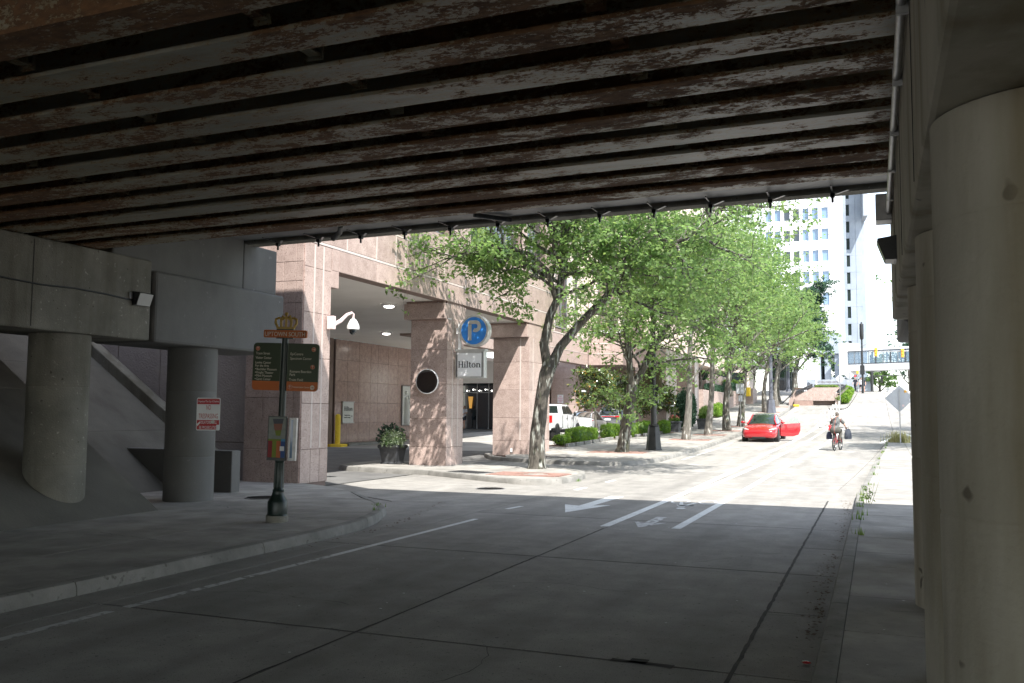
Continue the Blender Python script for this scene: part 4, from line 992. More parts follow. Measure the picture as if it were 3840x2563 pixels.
class Tree:
    def __init__(s, seed): s.r = random.Random(seed); s.mb = MB(); s.tips = []
    def grow(s, p, d, L_, r0, lvl, maxl, keep=None, up=.12, spread=1.0):
        r = s.r; n = 5; pts = [p.copy()]; rs = [r0]; q = p.copy(); dd = d.normalized()
        for i in range(n):
            dd = (dd + Vector((r.gauss(0, .16), r.gauss(0, .16), r.gauss(0, .12) + up * (.6 if lvl < 2 else -.1)))).normalized()
            q = q + dd * L_ / n
            pts.append(q.copy()); rs.append(r0 * (1 - .62 * (i + 1) / n))
        s.mb.tube(pts, rs, 8 if lvl < 2 else (5 if lvl == 2 else 3), cap=False, wob=.12 if lvl < 2 else 0, rnd=r)
        if lvl >= maxl:
            for t in range(1, n + 1): s.tips.append((pts[t], dd, lvl))
            return
        if lvl >= maxl - 1:
            for t in range(3, n + 1): s.tips.append((pts[t], dd, lvl))
        k = {0: 5, 1: 5, 2: 5, 3: 4}.get(lvl, 4)
        for j in range(k):
            f = .28 + .72 * (j + r.random() * .8) / k; i = min(int(f * n), n - 1); fr = f * n - i
            b = pts[i].lerp(pts[i + 1], min(fr, 1)); tdir = (pts[i + 1] - pts[i]).normalized()
            side = Vector((r.gauss(0, 1), r.gauss(0, 1), r.gauss(0, .35))); side = (side - tdir * side.dot(tdir)).normalized()
            nd = (tdir * .62 + side * .85 * spread + Vector((0, 0, .10))).normalized()
            if keep and not keep(b + nd * L_ * .5): 
                if r.random() < .8: continue
            s.grow(b, nd, L_ * r.uniform(.5, .68), rs[i] * .55, lvl + 1, maxl, keep, up, spread)
    def leafpts(s, per, sig, shape=None):
        rng = np.random.default_rng(s.r.randrange(1 << 30)); T = np.array([t[0][:] for t in s.tips])
        cl = T[np.repeat(np.arange(len(T)), 2)] + rng.normal(size=(len(T) * 2, 3)) * [sig, sig, sig * .7]; cl = cl[rng.random(len(cl)) < .55]
        m_ = max(3, int(per * .85)); k = np.repeat(np.arange(len(cl)), m_); P = cl[k] + rng.normal(size=(len(k), 3)) * [sig * .62, sig * .62, sig * .30]
        if shape is not None: P = P[shape(P)]
        return P
def street_tree(name, base, H_, seed, label, crown=(4.2, 4.2), first=2.3, leaf='leaf', lsize=.13, per=11, trunk_r=.2, bark='bark', group='street trees along the left pavement', maxl=3, lean=(0, 0), low=3.0, link_only=False):
    t = empty(name, base, 0, label=label, cat='tree', group=group); T = Tree(seed); r = T.r
    top = H_ * .62; pts = []; rs = []; n = 9; x = y = 0.
    for i in range(n + 1):
        f = i / n; x = lean[0] * f * f + .10 * math.sin(f * 7 + seed); y = lean[1] * f * f + .08 * math.cos(f * 6 + seed)
        pts.append(Vector((x, y, top * f))); rs.append(trunk_r * (1.45 - 2.2 * f if f < .2 else 1 - .62 * (f - .2) / .8) if f > 0 else trunk_r * 1.55)
    T.mb.tube(pts, rs, 12, wob=.12, rnd=r)
    cz = (H_ + low) / 2; rz = (H_ - low) / 2 + .4
    def keep(p): return ((p.x - lean[0] * .6) / crown[0]) ** 2 + ((p.y) / crown[1]) ** 2 + ((p.z - cz) / rz) ** 2 < 1.0
    nb = 11
    for k in range(nb):
        f = (first + (top - first) * k / (nb - 1)) / top; i = min(int(f * n), n - 1); b = pts[i].lerp(pts[i + 1], f * n - i)
        a = k * 2.4 + r.uniform(-.4, .4); e = .85 + .8 * k / nb
        T.grow(b, Vector((math.cos(a), math.sin(a), e)), crown[0] * (.88 - .35 * k / nb) * r.uniform(.85, 1.1), trunk_r * (.40 - .17 * k / nb), 1, maxl, keep)
    T.grow(pts[-1], Vector((0, 0, 1)), H_ * .33, rs[-1], 1, maxl, keep)
    T.mb.build('trunk', bark, t, True)
    P = T.leafpts(per, .20)
    link('crown', leaves_mesh('crown', P, lsize, leaf, seed + 1), t)
    return t, len(P)
LF = ['leaf', 'leaflime']
MT['paleleaf'] = leafmat('pale variegated leaf', (.30, .38, .24), (.50, .56, .40), (.35, .5, .25), .25)
# -- the first tree, with its forked trunk and long limbs
def first_tree():
    t = empty('maple_tree', (-9.62, 26.35, .13), label='nearest street tree, its mottled trunk forking in two, by the driveway mouth', cat='tree', group='street trees along the left pavement')
    T = Tree(11); r = T.r; o = Vector((-9.62, 26.35, .13))
    def L_(pts): return [Vector(p) - o for p in pts]
    tr = L_([(-9.64, 26.35, -.03), (-9.63, 26.35, .25), (-9.62, 26.35, 1.14), (-9.55, 26.35, 1.7), (-9.48, 26.35, 2.3), (-9.32, 26.35, 3.0), (-9.25, 26.35, 3.25)])
    T.mb.tube(tr, [.36, .27, .225, .215, .20, .23, .22], 16, wob=.10, rnd=r)
    a = L_([(-9.28, 26.35, 3.1), (-9.40, 26.3, 3.9), (-9.22, 26.3, 4.8), (-8.95, 26.3, 5.35), (-8.80, 26.2, 6.1), (-8.75, 26.2, 7.0), (-8.50, 26.2, 8.2), (-8.3, 26.2, 9.4)])
    T.mb.tube(a, [.155, .14, .125, .115, .10, .08, .06, .035], 12, wob=.12, rnd=r)
    b = L_([(-9.25, 26.4, 3.15), (-8.98, 26.6, 3.85), (-8.3, 26.8, 4.68), (-7.55, 26.8, 5.38), (-6.92, 26.8, 5.9), (-6.25, 26.8, 6.5), (-5.72, 26.8, 6.78), (-5.0, 26.5, 7.0), (-4.1, 26.0, 7.5), (-3.1, 25.4, 8.1)])
    T.mb.tube(b, [.17, .145, .125, .115, .10, .085, .075, .065, .05, .03], 12, wob=.12, rnd=r)
    b2 = L_([(-7.55, 26.8, 5.38), (-7.3, 26.9, 6.3), (-6.8, 27.0, 7.4), (-6.3, 27.0, 8.6)]); T.mb.tube(b2, [.12, .11, .09, .05], 9, wob=.1, rnd=r)
    a2 = L_([(-9.0, 26.2, 5.3), (-9.1, 25.7, 6.1), (-9.4, 25.1, 6.5), (-9.9, 24.5, 6.65), (-10.5, 24.0, 6.6), (-11.2, 23.6, 6.3)]); T.mb.tube(a2, [.085, .075, .065, .055, .04, .025], 8, wob=.1, rnd=r)
    a3 = L_([(-8.82, 26.3, 5.9), (-8.4, 26.4, 6.5), (-7.6, 26.4, 7.0), (-6.9, 26.4, 7.2)]); T.mb.tube(a3, [.07, .06, .045, .03], 8)
    def keep(p): return ((p.x - 2.2) / 6.8) ** 2 + ((p.y + .6) / 4.4) ** 2 + ((p.z - 7.9) / 3.9) ** 2 < 1
    for pts, i0, n_, Lb, rr in ((a, 3, 15, 2.6, .06), (b, 3, 20, 2.3, .05), (b2, 0, 9, 2.2, .045), (a2, 0, 10, 1.7, .035), (a3, 0, 7, 1.9, .035)):
        m_ = len(pts) - 1
        for k in range(n_):
            f = i0 + (m_ - i0) * (k + r.random() * .6) / n_; i = min(int(f), m_ - 1); q = pts[i].lerp(pts[i + 1], f - i); d = (pts[i + 1] - pts[i]).normalized()
            side = Vector((r.gauss(0, 1), r.gauss(0, 1), r.gauss(0, .5) + .1)); side = (side - d * side.dot(d)).normalized()
            nd = (d * .45 + side).normalized()
            if not keep(q + nd * 1.5) and r.random() < .6: continue
            T.grow(q, nd, Lb * r.uniform(.7, 1.15), rr, 1, 3, keep, up=.05)
    # long drooping sprays to the left, over the street sign
    for p in ((-11.2, 23.6, 6.3), (-10.5, 24.0, 6.6), (-9.9, 24.5, 6.65)):
        for k in range(4):
            T.grow(Vector(p) - o, Vector((-1, r.gauss(0, .3), r.uniform(-.35, .35))), 1.7, .02, 2, 3, None, up=-.05)
    T.mb.build('trunk', 'bark', t, True)
    link('crown', leaves_mesh('crown', T.leafpts(4, .13), .14, LF, 5), t)
first_tree()
def second_tree():
    t = empty('maple_tree', (-9.75, 36.9, gz(36.9) + .13), label='leaning maple beside the black lamp post base, second tree from the bridge', cat='tree', group='street trees along the left pavement')
    T = Tree(23); r = T.r; o = Vector((-9.75, 36.9, gz(36.9) + .13))
    def L_(pts): return [Vector(p) - o for p in pts]
    tr = L_([(-9.78, 36.9, .1), (-9.72, 36.9, .4), (-9.55, 36.9, 1.5), (-9.42, 36.9, 2.3), (-9.33, 36.9, 3.0)]); T.mb.tube(tr, [.36, .26, .22, .21, .22], 14, wob=.1, rnd=r)
    a = L_([(-9.35, 36.9, 2.9), (-9.45, 36.9, 4.1), (-9.6, 36.8, 5.6), (-9.5, 36.8, 7.2), (-9.3, 36.8, 9)]); T.mb.tube(a, [.14, .13, .11, .09, .05], 10, wob=.1, rnd=r)
    b = L_([(-9.3, 36.95, 3.0), (-9.06, 37.2, 3.44), (-8.56, 37.3, 4.52), (-7.95, 37.3, 5.41), (-7.41, 37.3, 6.3), (-6.8, 37.3, 7.5), (-6.2, 37.3, 8.6)]); T.mb.tube(b, [.16, .15, .14, .13, .11, .08, .05], 10, wob=.1, rnd=r)
    def keep(p): return ((p.x - 1.6) / 5.2) ** 2 + (p.y / 4.6) ** 2 + ((p.z - 7.2) / 5.0) ** 2 < 1
    for pts, n_, Lb in ((a, 18, 2.6), (b, 18, 2.5)):
        m_ = len(pts) - 1
        for k in range(n_):
            f = .7 + (m_ - .7) * (k + r.random() * .6) / n_; i = min(int(f), m_ - 1); q = pts[i].lerp(pts[i + 1], f - i); d = (pts[i + 1] - pts[i]).normalized()
            side = Vector((r.gauss(0, 1), r.gauss(0, 1), r.gauss(0, .4) + .1)); side = (side - d * side.dot(d)).normalized(); nd = (d * .4 + side).normalized()
            T.grow(q, nd, Lb * r.uniform(.7, 1.2), .055, 1, 3, keep, up=.05)
    for k in range(7):      # low sprays round the trunk
        a_ = k * .9; T.grow(tr[3], Vector((math.cos(a_), math.sin(a_), .3)), 1.4, .02, 2, 3, None, up=0)
    T.mb.build('trunk', 'bark', t, True)
    link('crown', leaves_mesh('crown', T.leafpts(4, .15), .16, LF, 6), t)
second_tree()
spec = [  # x, y, height, seed, crown rx, ry, first limb, leaf, bark, trunk radius, label
 (-9.25, 48.0, 12.6, 31, 5.6, 4.6, 3.0, LF, 'barklight', .21, 'pale gnarled street tree, the one nearest beyond the lamp post'),
 (-8.95, 53.2, 13.0, 37, 5.8, 4.6, 3.4, LF, 'barklight', .20, 'straight pale lichen spotted street tree left of the dark trunked one'),
 (-8.65, 58.2, 13.2, 41, 6.0, 4.6, 3.6, LF, 'bark', .24, 'dark leaning street tree just left of the red car'),
 (-8.45, 63.3, 13.2, 43, 6.2, 4.8, 3.6, LF, 'bark', .22, 'street tree behind the grey square sign backs'),
 (-9.1, 83.3, 12.2, 47, 5.4, 5.0, 3.2, LF, 'barklight', .24, 'pale street tree left of the tall grey lamp post'),
 (-8.96, 91.4, 11.8, 53, 5.4, 5.0, 3.2, LF, 'barklight', .22, 'thin pale street tree right of the tall grey lamp post'),
 (-9.2, 95.6, 11.6, 59, 5.0, 5.0, 3.2, LF, 'bark', .30, 'thick dark trunked street tree nearest the garage ramp')]
for (x, y, h, sd, rx, ry, f, lf, bk_, tr_, lb_) in spec:
    tr_ *= .8
    street_tree('street_tree', (x, y, gz(y) + .13), h, sd, lb_, (rx, ry), f, lf, .18 + .0008 * (y - 40), 8, tr_, bk_, maxl=3, lean=(.8, 0), low=3.6)
street_tree('evergreen_oak', (-8.6, 109, gz(109)), 13.5, 71, 'dark blue green tree in front of the white tower', (5.6, 5.2), 2.6, 'leafdark', .24, 22, .3, 'bark', None, 3, (1.8, 0), 3.0)
for (x, y, h, sd, lb_) in [(-13.5, 76, 6.0, 81, 'small tree with spreading limbs on the upper terrace, left of two'), (-12.2, 84, 5.6, 83, 'small tree on the upper terrace behind the square sign backs'), (-15.5, 92, 7.5, 85, 'leafy tree at the back of the terrace'), (-13.0, 108, 7.5, 87, 'round leafy tree before the grey monument wall'), (-18, 104, 10, 89, 'broad leafy tree far behind the terrace')]:
    street_tree('terrace_tree', (x, y, 3.4 if y < 100 else 4.2), h, sd, lb_, (3.4, 3.2), 1.2, 'leaf', .22, 8, .13, 'bark', 'small trees on the terraces', 2, (0, 0), 1.4)
for (x, y, h, sd, rx, lb_) in [(4.9, 43.5, 9.6, 95, 4.7, 'nearest tree overhanging the street from behind the right columns'), (5.6, 52.5, 12.2, 91, 5.6, 'middle tree overhanging the street behind the right columns'), (6.8, 60, 12.5, 93, 6.0, 'farthest tree overhanging the street behind the right columns')]:
    street_tree('roadside_tree', (x, y, gz(y)), h, sd, lb_, (rx, rx), 3.2, LF, .17, 8, .24, 'bark', 'trees on the right side of the street', 3, (0, 0), 3.4)
for i, (x, y, h, sd, rx, lb_) in enumerate([(5.4, 170, 16, 101, 6.5, 'big dark tree under the footbridge at the right'), (10, 178, 18, 103, 7.5, 'tall dark tree at the far right beyond the footbridge'), (.6, 186, 8.5, 105, 4.2, 'small round tree at the end of the street'), (-5, 150, 9, 107, 4.0, 'tree beside the white tower base')]):
    street_tree('distant_tree', (x, y, 4.3), h, sd, lb_, (rx, rx), 1.8, 'leafdark' if i != 2 else 'leaf', .5, 8, .3, 'bark', 'trees at the far end of the street', 2, (0, 0), 2.2)
# -- small magnolias behind the hedge, glossy leaves and a few white flowers
def magnolia(x, y, h, sd, label):
    o = (x, y, gx(x, y) + .1); t = empty('magnolia_tree', o, 0, label=label, cat='tree', group='magnolias behind the clipped hedge'); T = Tree(sd); r = T.r
    pts = [Vector((.04 * math.sin(i * 1.7), .04 * math.cos(i * 1.3), h * .8 * i / 7)) for i in range(8)]; T.mb.tube(pts, [.07, .065, .06, .05, .045, .04, .03, .02], 8, wob=.1, rnd=r)
    for k in range(16):
        f = .46 + .54 * k / 16; i = min(int(f * 7), 6); a = k * 2.4; T.grow(pts[i], Vector((math.cos(a), math.sin(a), .55)), 1.35 * (1.15 - .55 * f), .025, 2, 3, None, up=.1)
    T.mb.build('trunk', 'barklight', t, True); link('crown', leaves_mesh('crown', T.leafpts(7, .13), .21, 'leafmag', sd, up=.3, wide=.45), t)
    for k in range(4):
        tp = T.tips[r.randrange(len(T.tips))][0]; fl = MB()
        for a in range(6): fl.ball((.07 * math.cos(a * 1.05), .07 * math.sin(a * 1.05), .03), (.06, .05, .05), 6, 4)
        q = fl.build('flower', 'white', t, True); q.location = tp + Vector((.1, -.15, .05))
magnolia(-13.5, 45.8, 4.7, 111, 'left magnolia, in front of the white pickup and saloon'); magnolia(-13.5, 50.9, 4.4, 113, 'middle magnolia, in front of the grey SUV'); magnolia(-13.3, 53.9, 4.0, 115, 'right magnolia, behind the lamp post')
magnolia(-12.5, 55.6, 3.6, 117, 'thin pale stemmed magnolia right of the lamp post')
# -- clipped hedges and shrubs
def hedge(name, x0, x1, y0, y1, z0, h, n, label, group=None, leaf='hedge', ls=.06, rz=0., cat='hedge', rnd=.0):
    cx, cy = (x0 + x1) / 2, (y0 + y1) / 2; t = empty(name, (cx, cy, z0), rz, label=label, cat=cat, group=group)
    rng = np.random.default_rng(int(abs(x0 * 100 + y0 * 10))); a, b = (x1 - x0) / 2, (y1 - y0) / 2
    P = rng.uniform(-1, 1, size=(n, 3)); q = (np.abs(P) ** (3 if not rnd else 2)).sum(1) ** (1 / (3 if not rnd else 2)); P = P / q[:, None] * rng.uniform(.78, 1.0, size=(n, 1))
    P *= 1 + .10 * np.sin(P[:, :1] * 5 + 2) * np.cos(P[:, 1:2] * 6) 
    P = P * [a, b, h / 2] + [0, 0, h / 2 + .04]; P = P[P[:, 2] > .03]
    link('foliage', leaves_mesh('foliage', P, ls, leaf, n, up=.35), t)
    T = MB(); r = random.Random(n)
    for k in range(16):
        x, y = r.uniform(-a, a) * .7, r.uniform(-b, b) * .7; T.tube([(x, y, 0), (x + r.gauss(0, .06), y + r.gauss(0, .06), h * .85)], [.012, .006], 4)
    T.build('stems', 'bark', t)
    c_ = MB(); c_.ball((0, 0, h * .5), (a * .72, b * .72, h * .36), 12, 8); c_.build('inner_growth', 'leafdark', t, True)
    return t
g_ = 'clipped hedges in front of the parked cars'
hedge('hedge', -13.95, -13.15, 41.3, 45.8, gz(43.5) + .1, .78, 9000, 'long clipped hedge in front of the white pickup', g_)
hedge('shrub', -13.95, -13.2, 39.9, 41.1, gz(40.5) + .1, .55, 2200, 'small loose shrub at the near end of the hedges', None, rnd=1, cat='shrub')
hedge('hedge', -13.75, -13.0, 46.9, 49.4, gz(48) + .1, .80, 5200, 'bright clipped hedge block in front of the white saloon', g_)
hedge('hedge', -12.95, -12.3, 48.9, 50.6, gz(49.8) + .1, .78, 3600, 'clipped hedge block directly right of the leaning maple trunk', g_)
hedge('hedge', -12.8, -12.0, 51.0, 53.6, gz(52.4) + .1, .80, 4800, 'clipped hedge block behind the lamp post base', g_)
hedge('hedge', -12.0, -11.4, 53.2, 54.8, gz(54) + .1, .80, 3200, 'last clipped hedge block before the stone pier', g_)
bed = MB(); 
bed.prism([(-14.1, 39.5), (-13.0, 39.5), (-12.7, 46), (-11.2, 55), (-13.2, 56), (-14.1, 50)], 0, .02); 
bed = MB(); bl_ = lambda y: (-14.2, -13.0 + max(0, y - 46) * .19)
yy_ = list(np.linspace(39.5, 56, 12))
bed.v = [(x, y, gz(y) + .15) for y in yy_ for x in bl_(y)]; bed.f = [(2 * k, 2 * k + 1, 2 * k + 3, 2 * k + 2) for k in range(11)]; bed.mi = [0] * 11
o = bed.build('planting_bed', 'soil'); o['kind'] = 'structure'
for k, (y, x) in enumerate([(40 + i * 1.25, -13.0 + .02 * i + (max(0, i - 5) * .17)) for i in range(12)]):
    tag(MB().box(-.07, .07, -.55, .55, -.05, .12).build('edging_stone', 'kerb', o, bevel=.02)).location = (x, y, gz(y) + .17)
for (x0, x1, y0, y1, lb_) in [(-12.6, -11.6, 69.5, 72.0, 'bright lime shrub at the foot of the pink wall'), ]:
    hedge('shrub', x0, x1, y0, y1, gz(71) + .1, 1.05, 4500, lb_, 'lime green shrubs', 'leaflime', .11, cat='shrub', rnd=1)
hedge('shrub', -12.4, -11.5, 73.0, 78.5, gz(76) + .1, 1.1, 6000, 'darker green shrub row right of the lime shrub', None, 'hedge', .11, cat='shrub', rnd=1)
for i, (x, y, s_) in enumerate(((-3.1, 97, 1.0), (-3.0, 102, 1.15), (-2.95, 108, 1.2))):
    hedge('shrub', x - .75, x + .75, y - 2, y + 2, gz(y) + .1, s_, 3000, ('nearest', 'middle', 'farthest')[i] + ' round shrub on the traffic island', 'shrubs on the traffic island', 'hedge', .14, cat='shrub', rnd=1)
hedge('shrub', -11.9, -10.6, 57.2, 59.4, gz(58) + .12, 2.6, 6500, 'tall dark shrub between the two black planters', None, 'leafdark', .12, cat='shrub', rnd=1)
hedge('shrub', -13.0, -12.0, 56.8, 58.6, gz(58) + .12, 3.0, 5000, 'tallest dark shrub, behind the left black planter', None, 'leafdark', .12, cat='shrub', rnd=1)
# -- grass tufts and weeds
def tufts(name, pts, h, n, label, seed, material='weed'):
    mb = MB(); r = random.Random(seed)
    for (x, y, z, s_) in pts:
        for k in range(n):
            a = r.uniform(0, 6.28); d = abs(r.gauss(0, s_)); px, py = x + d * math.cos(a), y + d * math.sin(a); hh = h * r.uniform(.4, 1.1); b = r.uniform(0, 6.28); l_ = r.uniform(0, .45) * hh
            w_ = .008 + hh * .02; mb.add([(px - w_ * math.sin(b), py + w_ * math.cos(b), z), (px + w_ * math.sin(b), py - w_ * math.cos(b), z), (px + l_ * math.cos(b), py + l_ * math.sin(b), z + hh)], [(0, 1, 2)])
    tag(mb.build(name, material), label, 'weeds', kind='stuff')
MT['weed'] = leafmat('weeds', (.10, .20, .04), (.22, .27, .08), (.25, .4, .08), .3)
MT['drygrass'] = leafmat('dry grass', (.30, .29, .12), (.42, .38, .18), (.4, .4, .15), .3)
tufts('grass_tuft', [(.95 + .3 * math.sin(k), 49.2 + .15 * math.cos(k * 2), gz(49.2) + .1, .22) for k in range(5)], .62, 90, 'dry yellow grass tuft at the foot of the diamond sign', 3, 'drygrass')
tufts('kerb_weeds', [(rk(y) + .16 + .03 * math.sin(y * 5), y, gz(y) + .13, .05) for y in (14.2, 16.2, 17.0, 18.4, 19.6, 20.3, 21.1, 22.4, 24.2, 28, 31, 33, 36, 40, 41, 44, 46, 47.5)], .13, 14, 'green weeds growing along the right kerb joint', 4, 'weed')
tufts('kerb_weeds', [(-8.1, 14.0, .1, .05), (-8.45, 14.7, .1, .05), (-8.55, 14.9, .1, .06), (-7.4, 23.5, .02, .04)], .10, 20, 'small weeds in the left kerb joint at the corner', 5, 'weed')
wp = MB(); 
for k in range(4): wp.tube([(-.22 + .03 * k, 19.05 + .05 * k, .13), (-.2 + .05 * k, 19.1, .35), (-.17 + .1 * k - .1, 19.05, .5 + .04 * k)], [.006, .004, .002], 4)
wt = empty('weed_plant', (0, 0, 0), label='tall wilting weed on the right kerb at the shadow edge', cat='weed'); wp.build('stems', 'weed', wt)
rr_ = np.random.default_rng(4); P = np.stack([rr_.normal(-.17, .05, 40), rr_.normal(19.08, .05, 40), rr_.uniform(.16, .50, 40)], 1); link('foliage', leaves_mesh('foliage', P, .07, 'weed', 8, up=.1, wide=.35, droop=1.0), wt)
# -- planters
def planter(x, y, z, w_, h, rz, label, plants, shape=4, group=None):
    t = empty('planter', (x, y, z), rz, label=label, cat='planter', group=group); k = w_ / 2 * math.sqrt(2)
    M4 = Matrix.Rotation(rad(45), 4, 'Z')
    MB().lathe([(k * .80, 0), (k * .80, .05), (k * .74, .07), (k * .90, h * .80), (k * 1.0, h * .84), (k * 1.03, h * .93), (k * .98, h), (k * .86, h), (k * .8, h - .06)], 4, M=M4).build('pot', 'charcoal', t, bevel=.012)
    mb = MB(); mb.lathe([(k * .8, h - .08), (k * .8, h - .05)], 4, M=M4); mb.build('earth', 'soil', t)
    for (n, s_, sz, c_, lf, ls) in plants:
        rng = np.random.default_rng(n); P = rng.normal(size=(n, 3)) ; P /= np.linalg.norm(P, axis=1)[:, None]; P = P * rng.uniform(.35, 1, size=(n, 1)) * s_ + c_ + [0, 0, h]
        P = P[P[:, 2] > h * .9]; link('foliage', leaves_mesh('foliage', P, ls, lf, n, up=.6), t)
    return t
MT['flower'] = mat('pink flower', (.60, .10, .10), (.75, .3, .25), 5, .6)
MT['charcoal'] = mat('charcoal planter', (.045, .047, .052), (.07, .072, .078), 5, .5, .1, 60)
planter(-14.75, 26.6, .13, .72, .62, 0, 'dark square planter with pale variegated foliage in front of the drive', [(1500, [.42, .40, .36], 1, [.08, -.14, .16], ['paleleaf', 'leaf'], .085), (1500, [.52, .4, .4], 1, [-.15, .15, .30], 'leafdark', .09)])
planter(-11.45, 55.7, gz(55.7) + .12, .80, .68, 0, 'black planter with small pink flowers by the stone pier', [(900, [.36, .36, .24], 1, [0, 0, .08], 'weed', .1), (160, [.34, .34, .16], 1, [0, 0, .26], 'flower', .09)])
planter(-10.35, 59.6, gz(59.6) + .12, .85, .70, 0, 'black planter right of the tall dark shrub', [(900, [.40, .40, .34], 1, [0, 0, .1], 'weed', .12)])
# ================================================================ SIGNS, LAMPS
MT['sgreen'] = mat('dark green sign face', (.026, .045, .014), (.03, .052, .016), 3, .5)
MT['sorange'] = mat('orange sign face', (.50, .12, .014), (.54, .135, .016), 3, .5)
MT['gold'] = mat('gold paint', (.42, .27, .05), (.50, .33, .07), 8, .45)
MT['ink'] = mat('pale lettering', (.72, .67, .56), None, rough=.6)
MT['inkred'] = mat('red sign ink', (.42, .02, .025), None, rough=.5)
MT['alu'] = mat('bare aluminium sign back', (.44, .455, .48), (.50, .515, .54), 3, .55, metal=.1)
wx, wy, wz = -8.63, 11.95, .14
ws = empty('wayfinding_sign', (wx, wy, wz), label='dark wayfinding signpost with green panels, orange name plate and gold crown', cat='signpost')
rz_w = rad(12)
ws.rotation_euler = (rad(.3), rad(1.6), 0)
MB().lathe([(.165, 0), (.165, .10), (.15, .12), (.155, .30), (.14, .33), (.10, .40), (.085, .46), (.09, .48), (.075, .50), (.066, .9), (.075, .93), (.08, .98), (.062, 1.0), (.055, 1.02)], 24).build('base', 'darkgreen', ws, True)
MB().lathe([(.17, -.01), (.17, .09), (.165, .10)], 24).build('footing', 'conc', ws, True)
mb = MB()
for k in range(10):
    a = k * rad(36); mb.tube([(.072 * math.cos(a), .072 * math.sin(a), .52), (.066 * math.cos(a), .066 * math.sin(a), .90)], .008, 5)
mb.build('fluting', 'darkgreen', ws)
MB().tube([(0, 0, .98), (0, 0, 2.835)], [.056, .050], 20).build('pole', 'darkgreen', ws, True)
F_ = Matrix.Rotation(rz_w, 4, 'Z')
def rrect(w_, h_, r_, n=5, corners=(1, 1, 1, 1)):
    P = []
    for (cx, cy, a0, c_) in ((w_ / 2, -h_ / 2, -90, corners[0]), (w_ / 2, h_ / 2, 0, corners[1]), (-w_ / 2, h_ / 2, 90, corners[2]), (-w_ / 2, -h_ / 2, 180, corners[3])):
        if not c_: P.append((cx, cy)); continue
        sx, sy = (1 if cx > 0 else -1), (1 if cy > 0 else -1)
        for k in range(n + 1):
            a = rad(a0 + 90 * k / n); P.append((cx - sx * r_ + r_ * math.cos(a), cy - sy * r_ + r_ * math.sin(a)))
    return P
fr = lambda x, z, y=-.085: F_ @ face_to((x, y, z), (1, 0, 0), (0, 0, 1))
# name plate and crown
nm = MB().prism(rrect(.71, .118, .02), -.02, .02, fr(0.0, 2.90, 0)).build('name_plate', 'sorange', ws)
nm2 = text('UPTOWN SOUTH', .098, 'lettering', 'ink', nm, fr(-.335, 2.862, -.028), .66, .003)
MB().box(-.14, .14, -.03, .03, 2.825, 2.842, F_).build('clamp_bar', 'darkgreen', ws); MB().box(-.14, .14, -.03, .03, 2.96, 2.975, F_).build('clamp_bar', 'darkgreen', ws)
cr = MB(); cr.box(-.145, .145, -.018, .018, 2.975, 3.01, F_)
for s_ in (-1, 1):
    for (x0, xm, x1, zt) in ((.135, .175, .06, 3.16), (.075, .085, .03, 3.19)):
        cr.tube([F_ @ Vector((s_ * x0, 0, 3.0)), F_ @ Vector((s_ * xm, 0, 3.07)), F_ @ Vector((s_ * xm * .98, 0, 3.13)), F_ @ Vector((s_ * (xm + x1) / 2, 0, zt - .01)), F_ @ Vector((s_ * x1, 0, zt - .035)), F_ @ Vector((0, 0, 3.17))], [.020, .020, .020, .020, .018, .016], 8)
cr.tube([F_ @ Vector((0, 0, 3.0)), F_ @ Vector((0, 0, 3.20))], .018, 8); cr.ball(F_ @ Vector((0, 0, 3.215)), .028)
cr.build('crown', 'gold', ws, True)
# two panels
def way_panel(xc, w_, lines, arrows, corners, rzp):
    G = Matrix.Rotation(rzp, 4, 'Z'); f2 = lambda x, z, y: G @ face_to((x, y, z), (1, 0, 0), (0, 0, 1))
    p = MB().prism(rrect(w_, .74, .06, 5, corners), -.018, .018, f2(xc, 2.385, 0)).build('panel', 'sgreen', ws)
    h_ = .145; mb = MB(); mb.prism(rrect(w_, h_, .06, 5, (corners[0], 0, 0, corners[3])), .0, .0015, f2(xc, 2.385 - .37 + h_ / 2, -.0185)); mb.build('orange_band', 'sorange', p)
    for (s_, x, z, wd, sz) in lines: text(s_, sz, 'lettering', 'ink', p, f2(x, z, -.0205), wd, .001)
    for (x, z, a, c_) in arrows:
        d = MB(); d.lathe([(.036, 0), (.036, .001)], 24, M=f2(x, z, -.0195)); d.build('arrow_disc', 'ink' if c_ else 'sorange2', p)
        mb = MB(); q = f2(x, z, -.0215) @ Matrix.Rotation(rad(a), 4, 'Z'); mb.box(-.003, .003, -.022, .022, 0, .001, q)
        for s2 in (-1, 1): mb.box(-.003, .003, -.020, 0, 0.0002, .0013, q @ Matrix.Translation((0, .023, 0)) @ Matrix.Rotation(rad(42 * s2), 4, 'Z'))
        mb.build('arrow', 'sorange' if c_ else 'ink', p)
        if not c_:
            mb = MB(); ringq = f2(x, z, -.0205)
            vs_ = []; 
            for i in range(24):
                a_ = 2 * math.pi * i / 24; vs_ += [ringq @ Vector((.036 * math.cos(a_), .036 * math.sin(a_), 0)), ringq @ Vector((.031 * math.cos(a_), .031 * math.sin(a_), 0))]
            mb.add(vs_, [(2 * i, (2 * i + 2) % 48, (2 * i + 3) % 48, 2 * i + 1) for i in range(24)]); mb.build('ring', 'ink', p)
    return p
MT['sorange2'] = mat('dull red orange disc', (.50, .13, .05), None, rough=.6)
xl = -.315
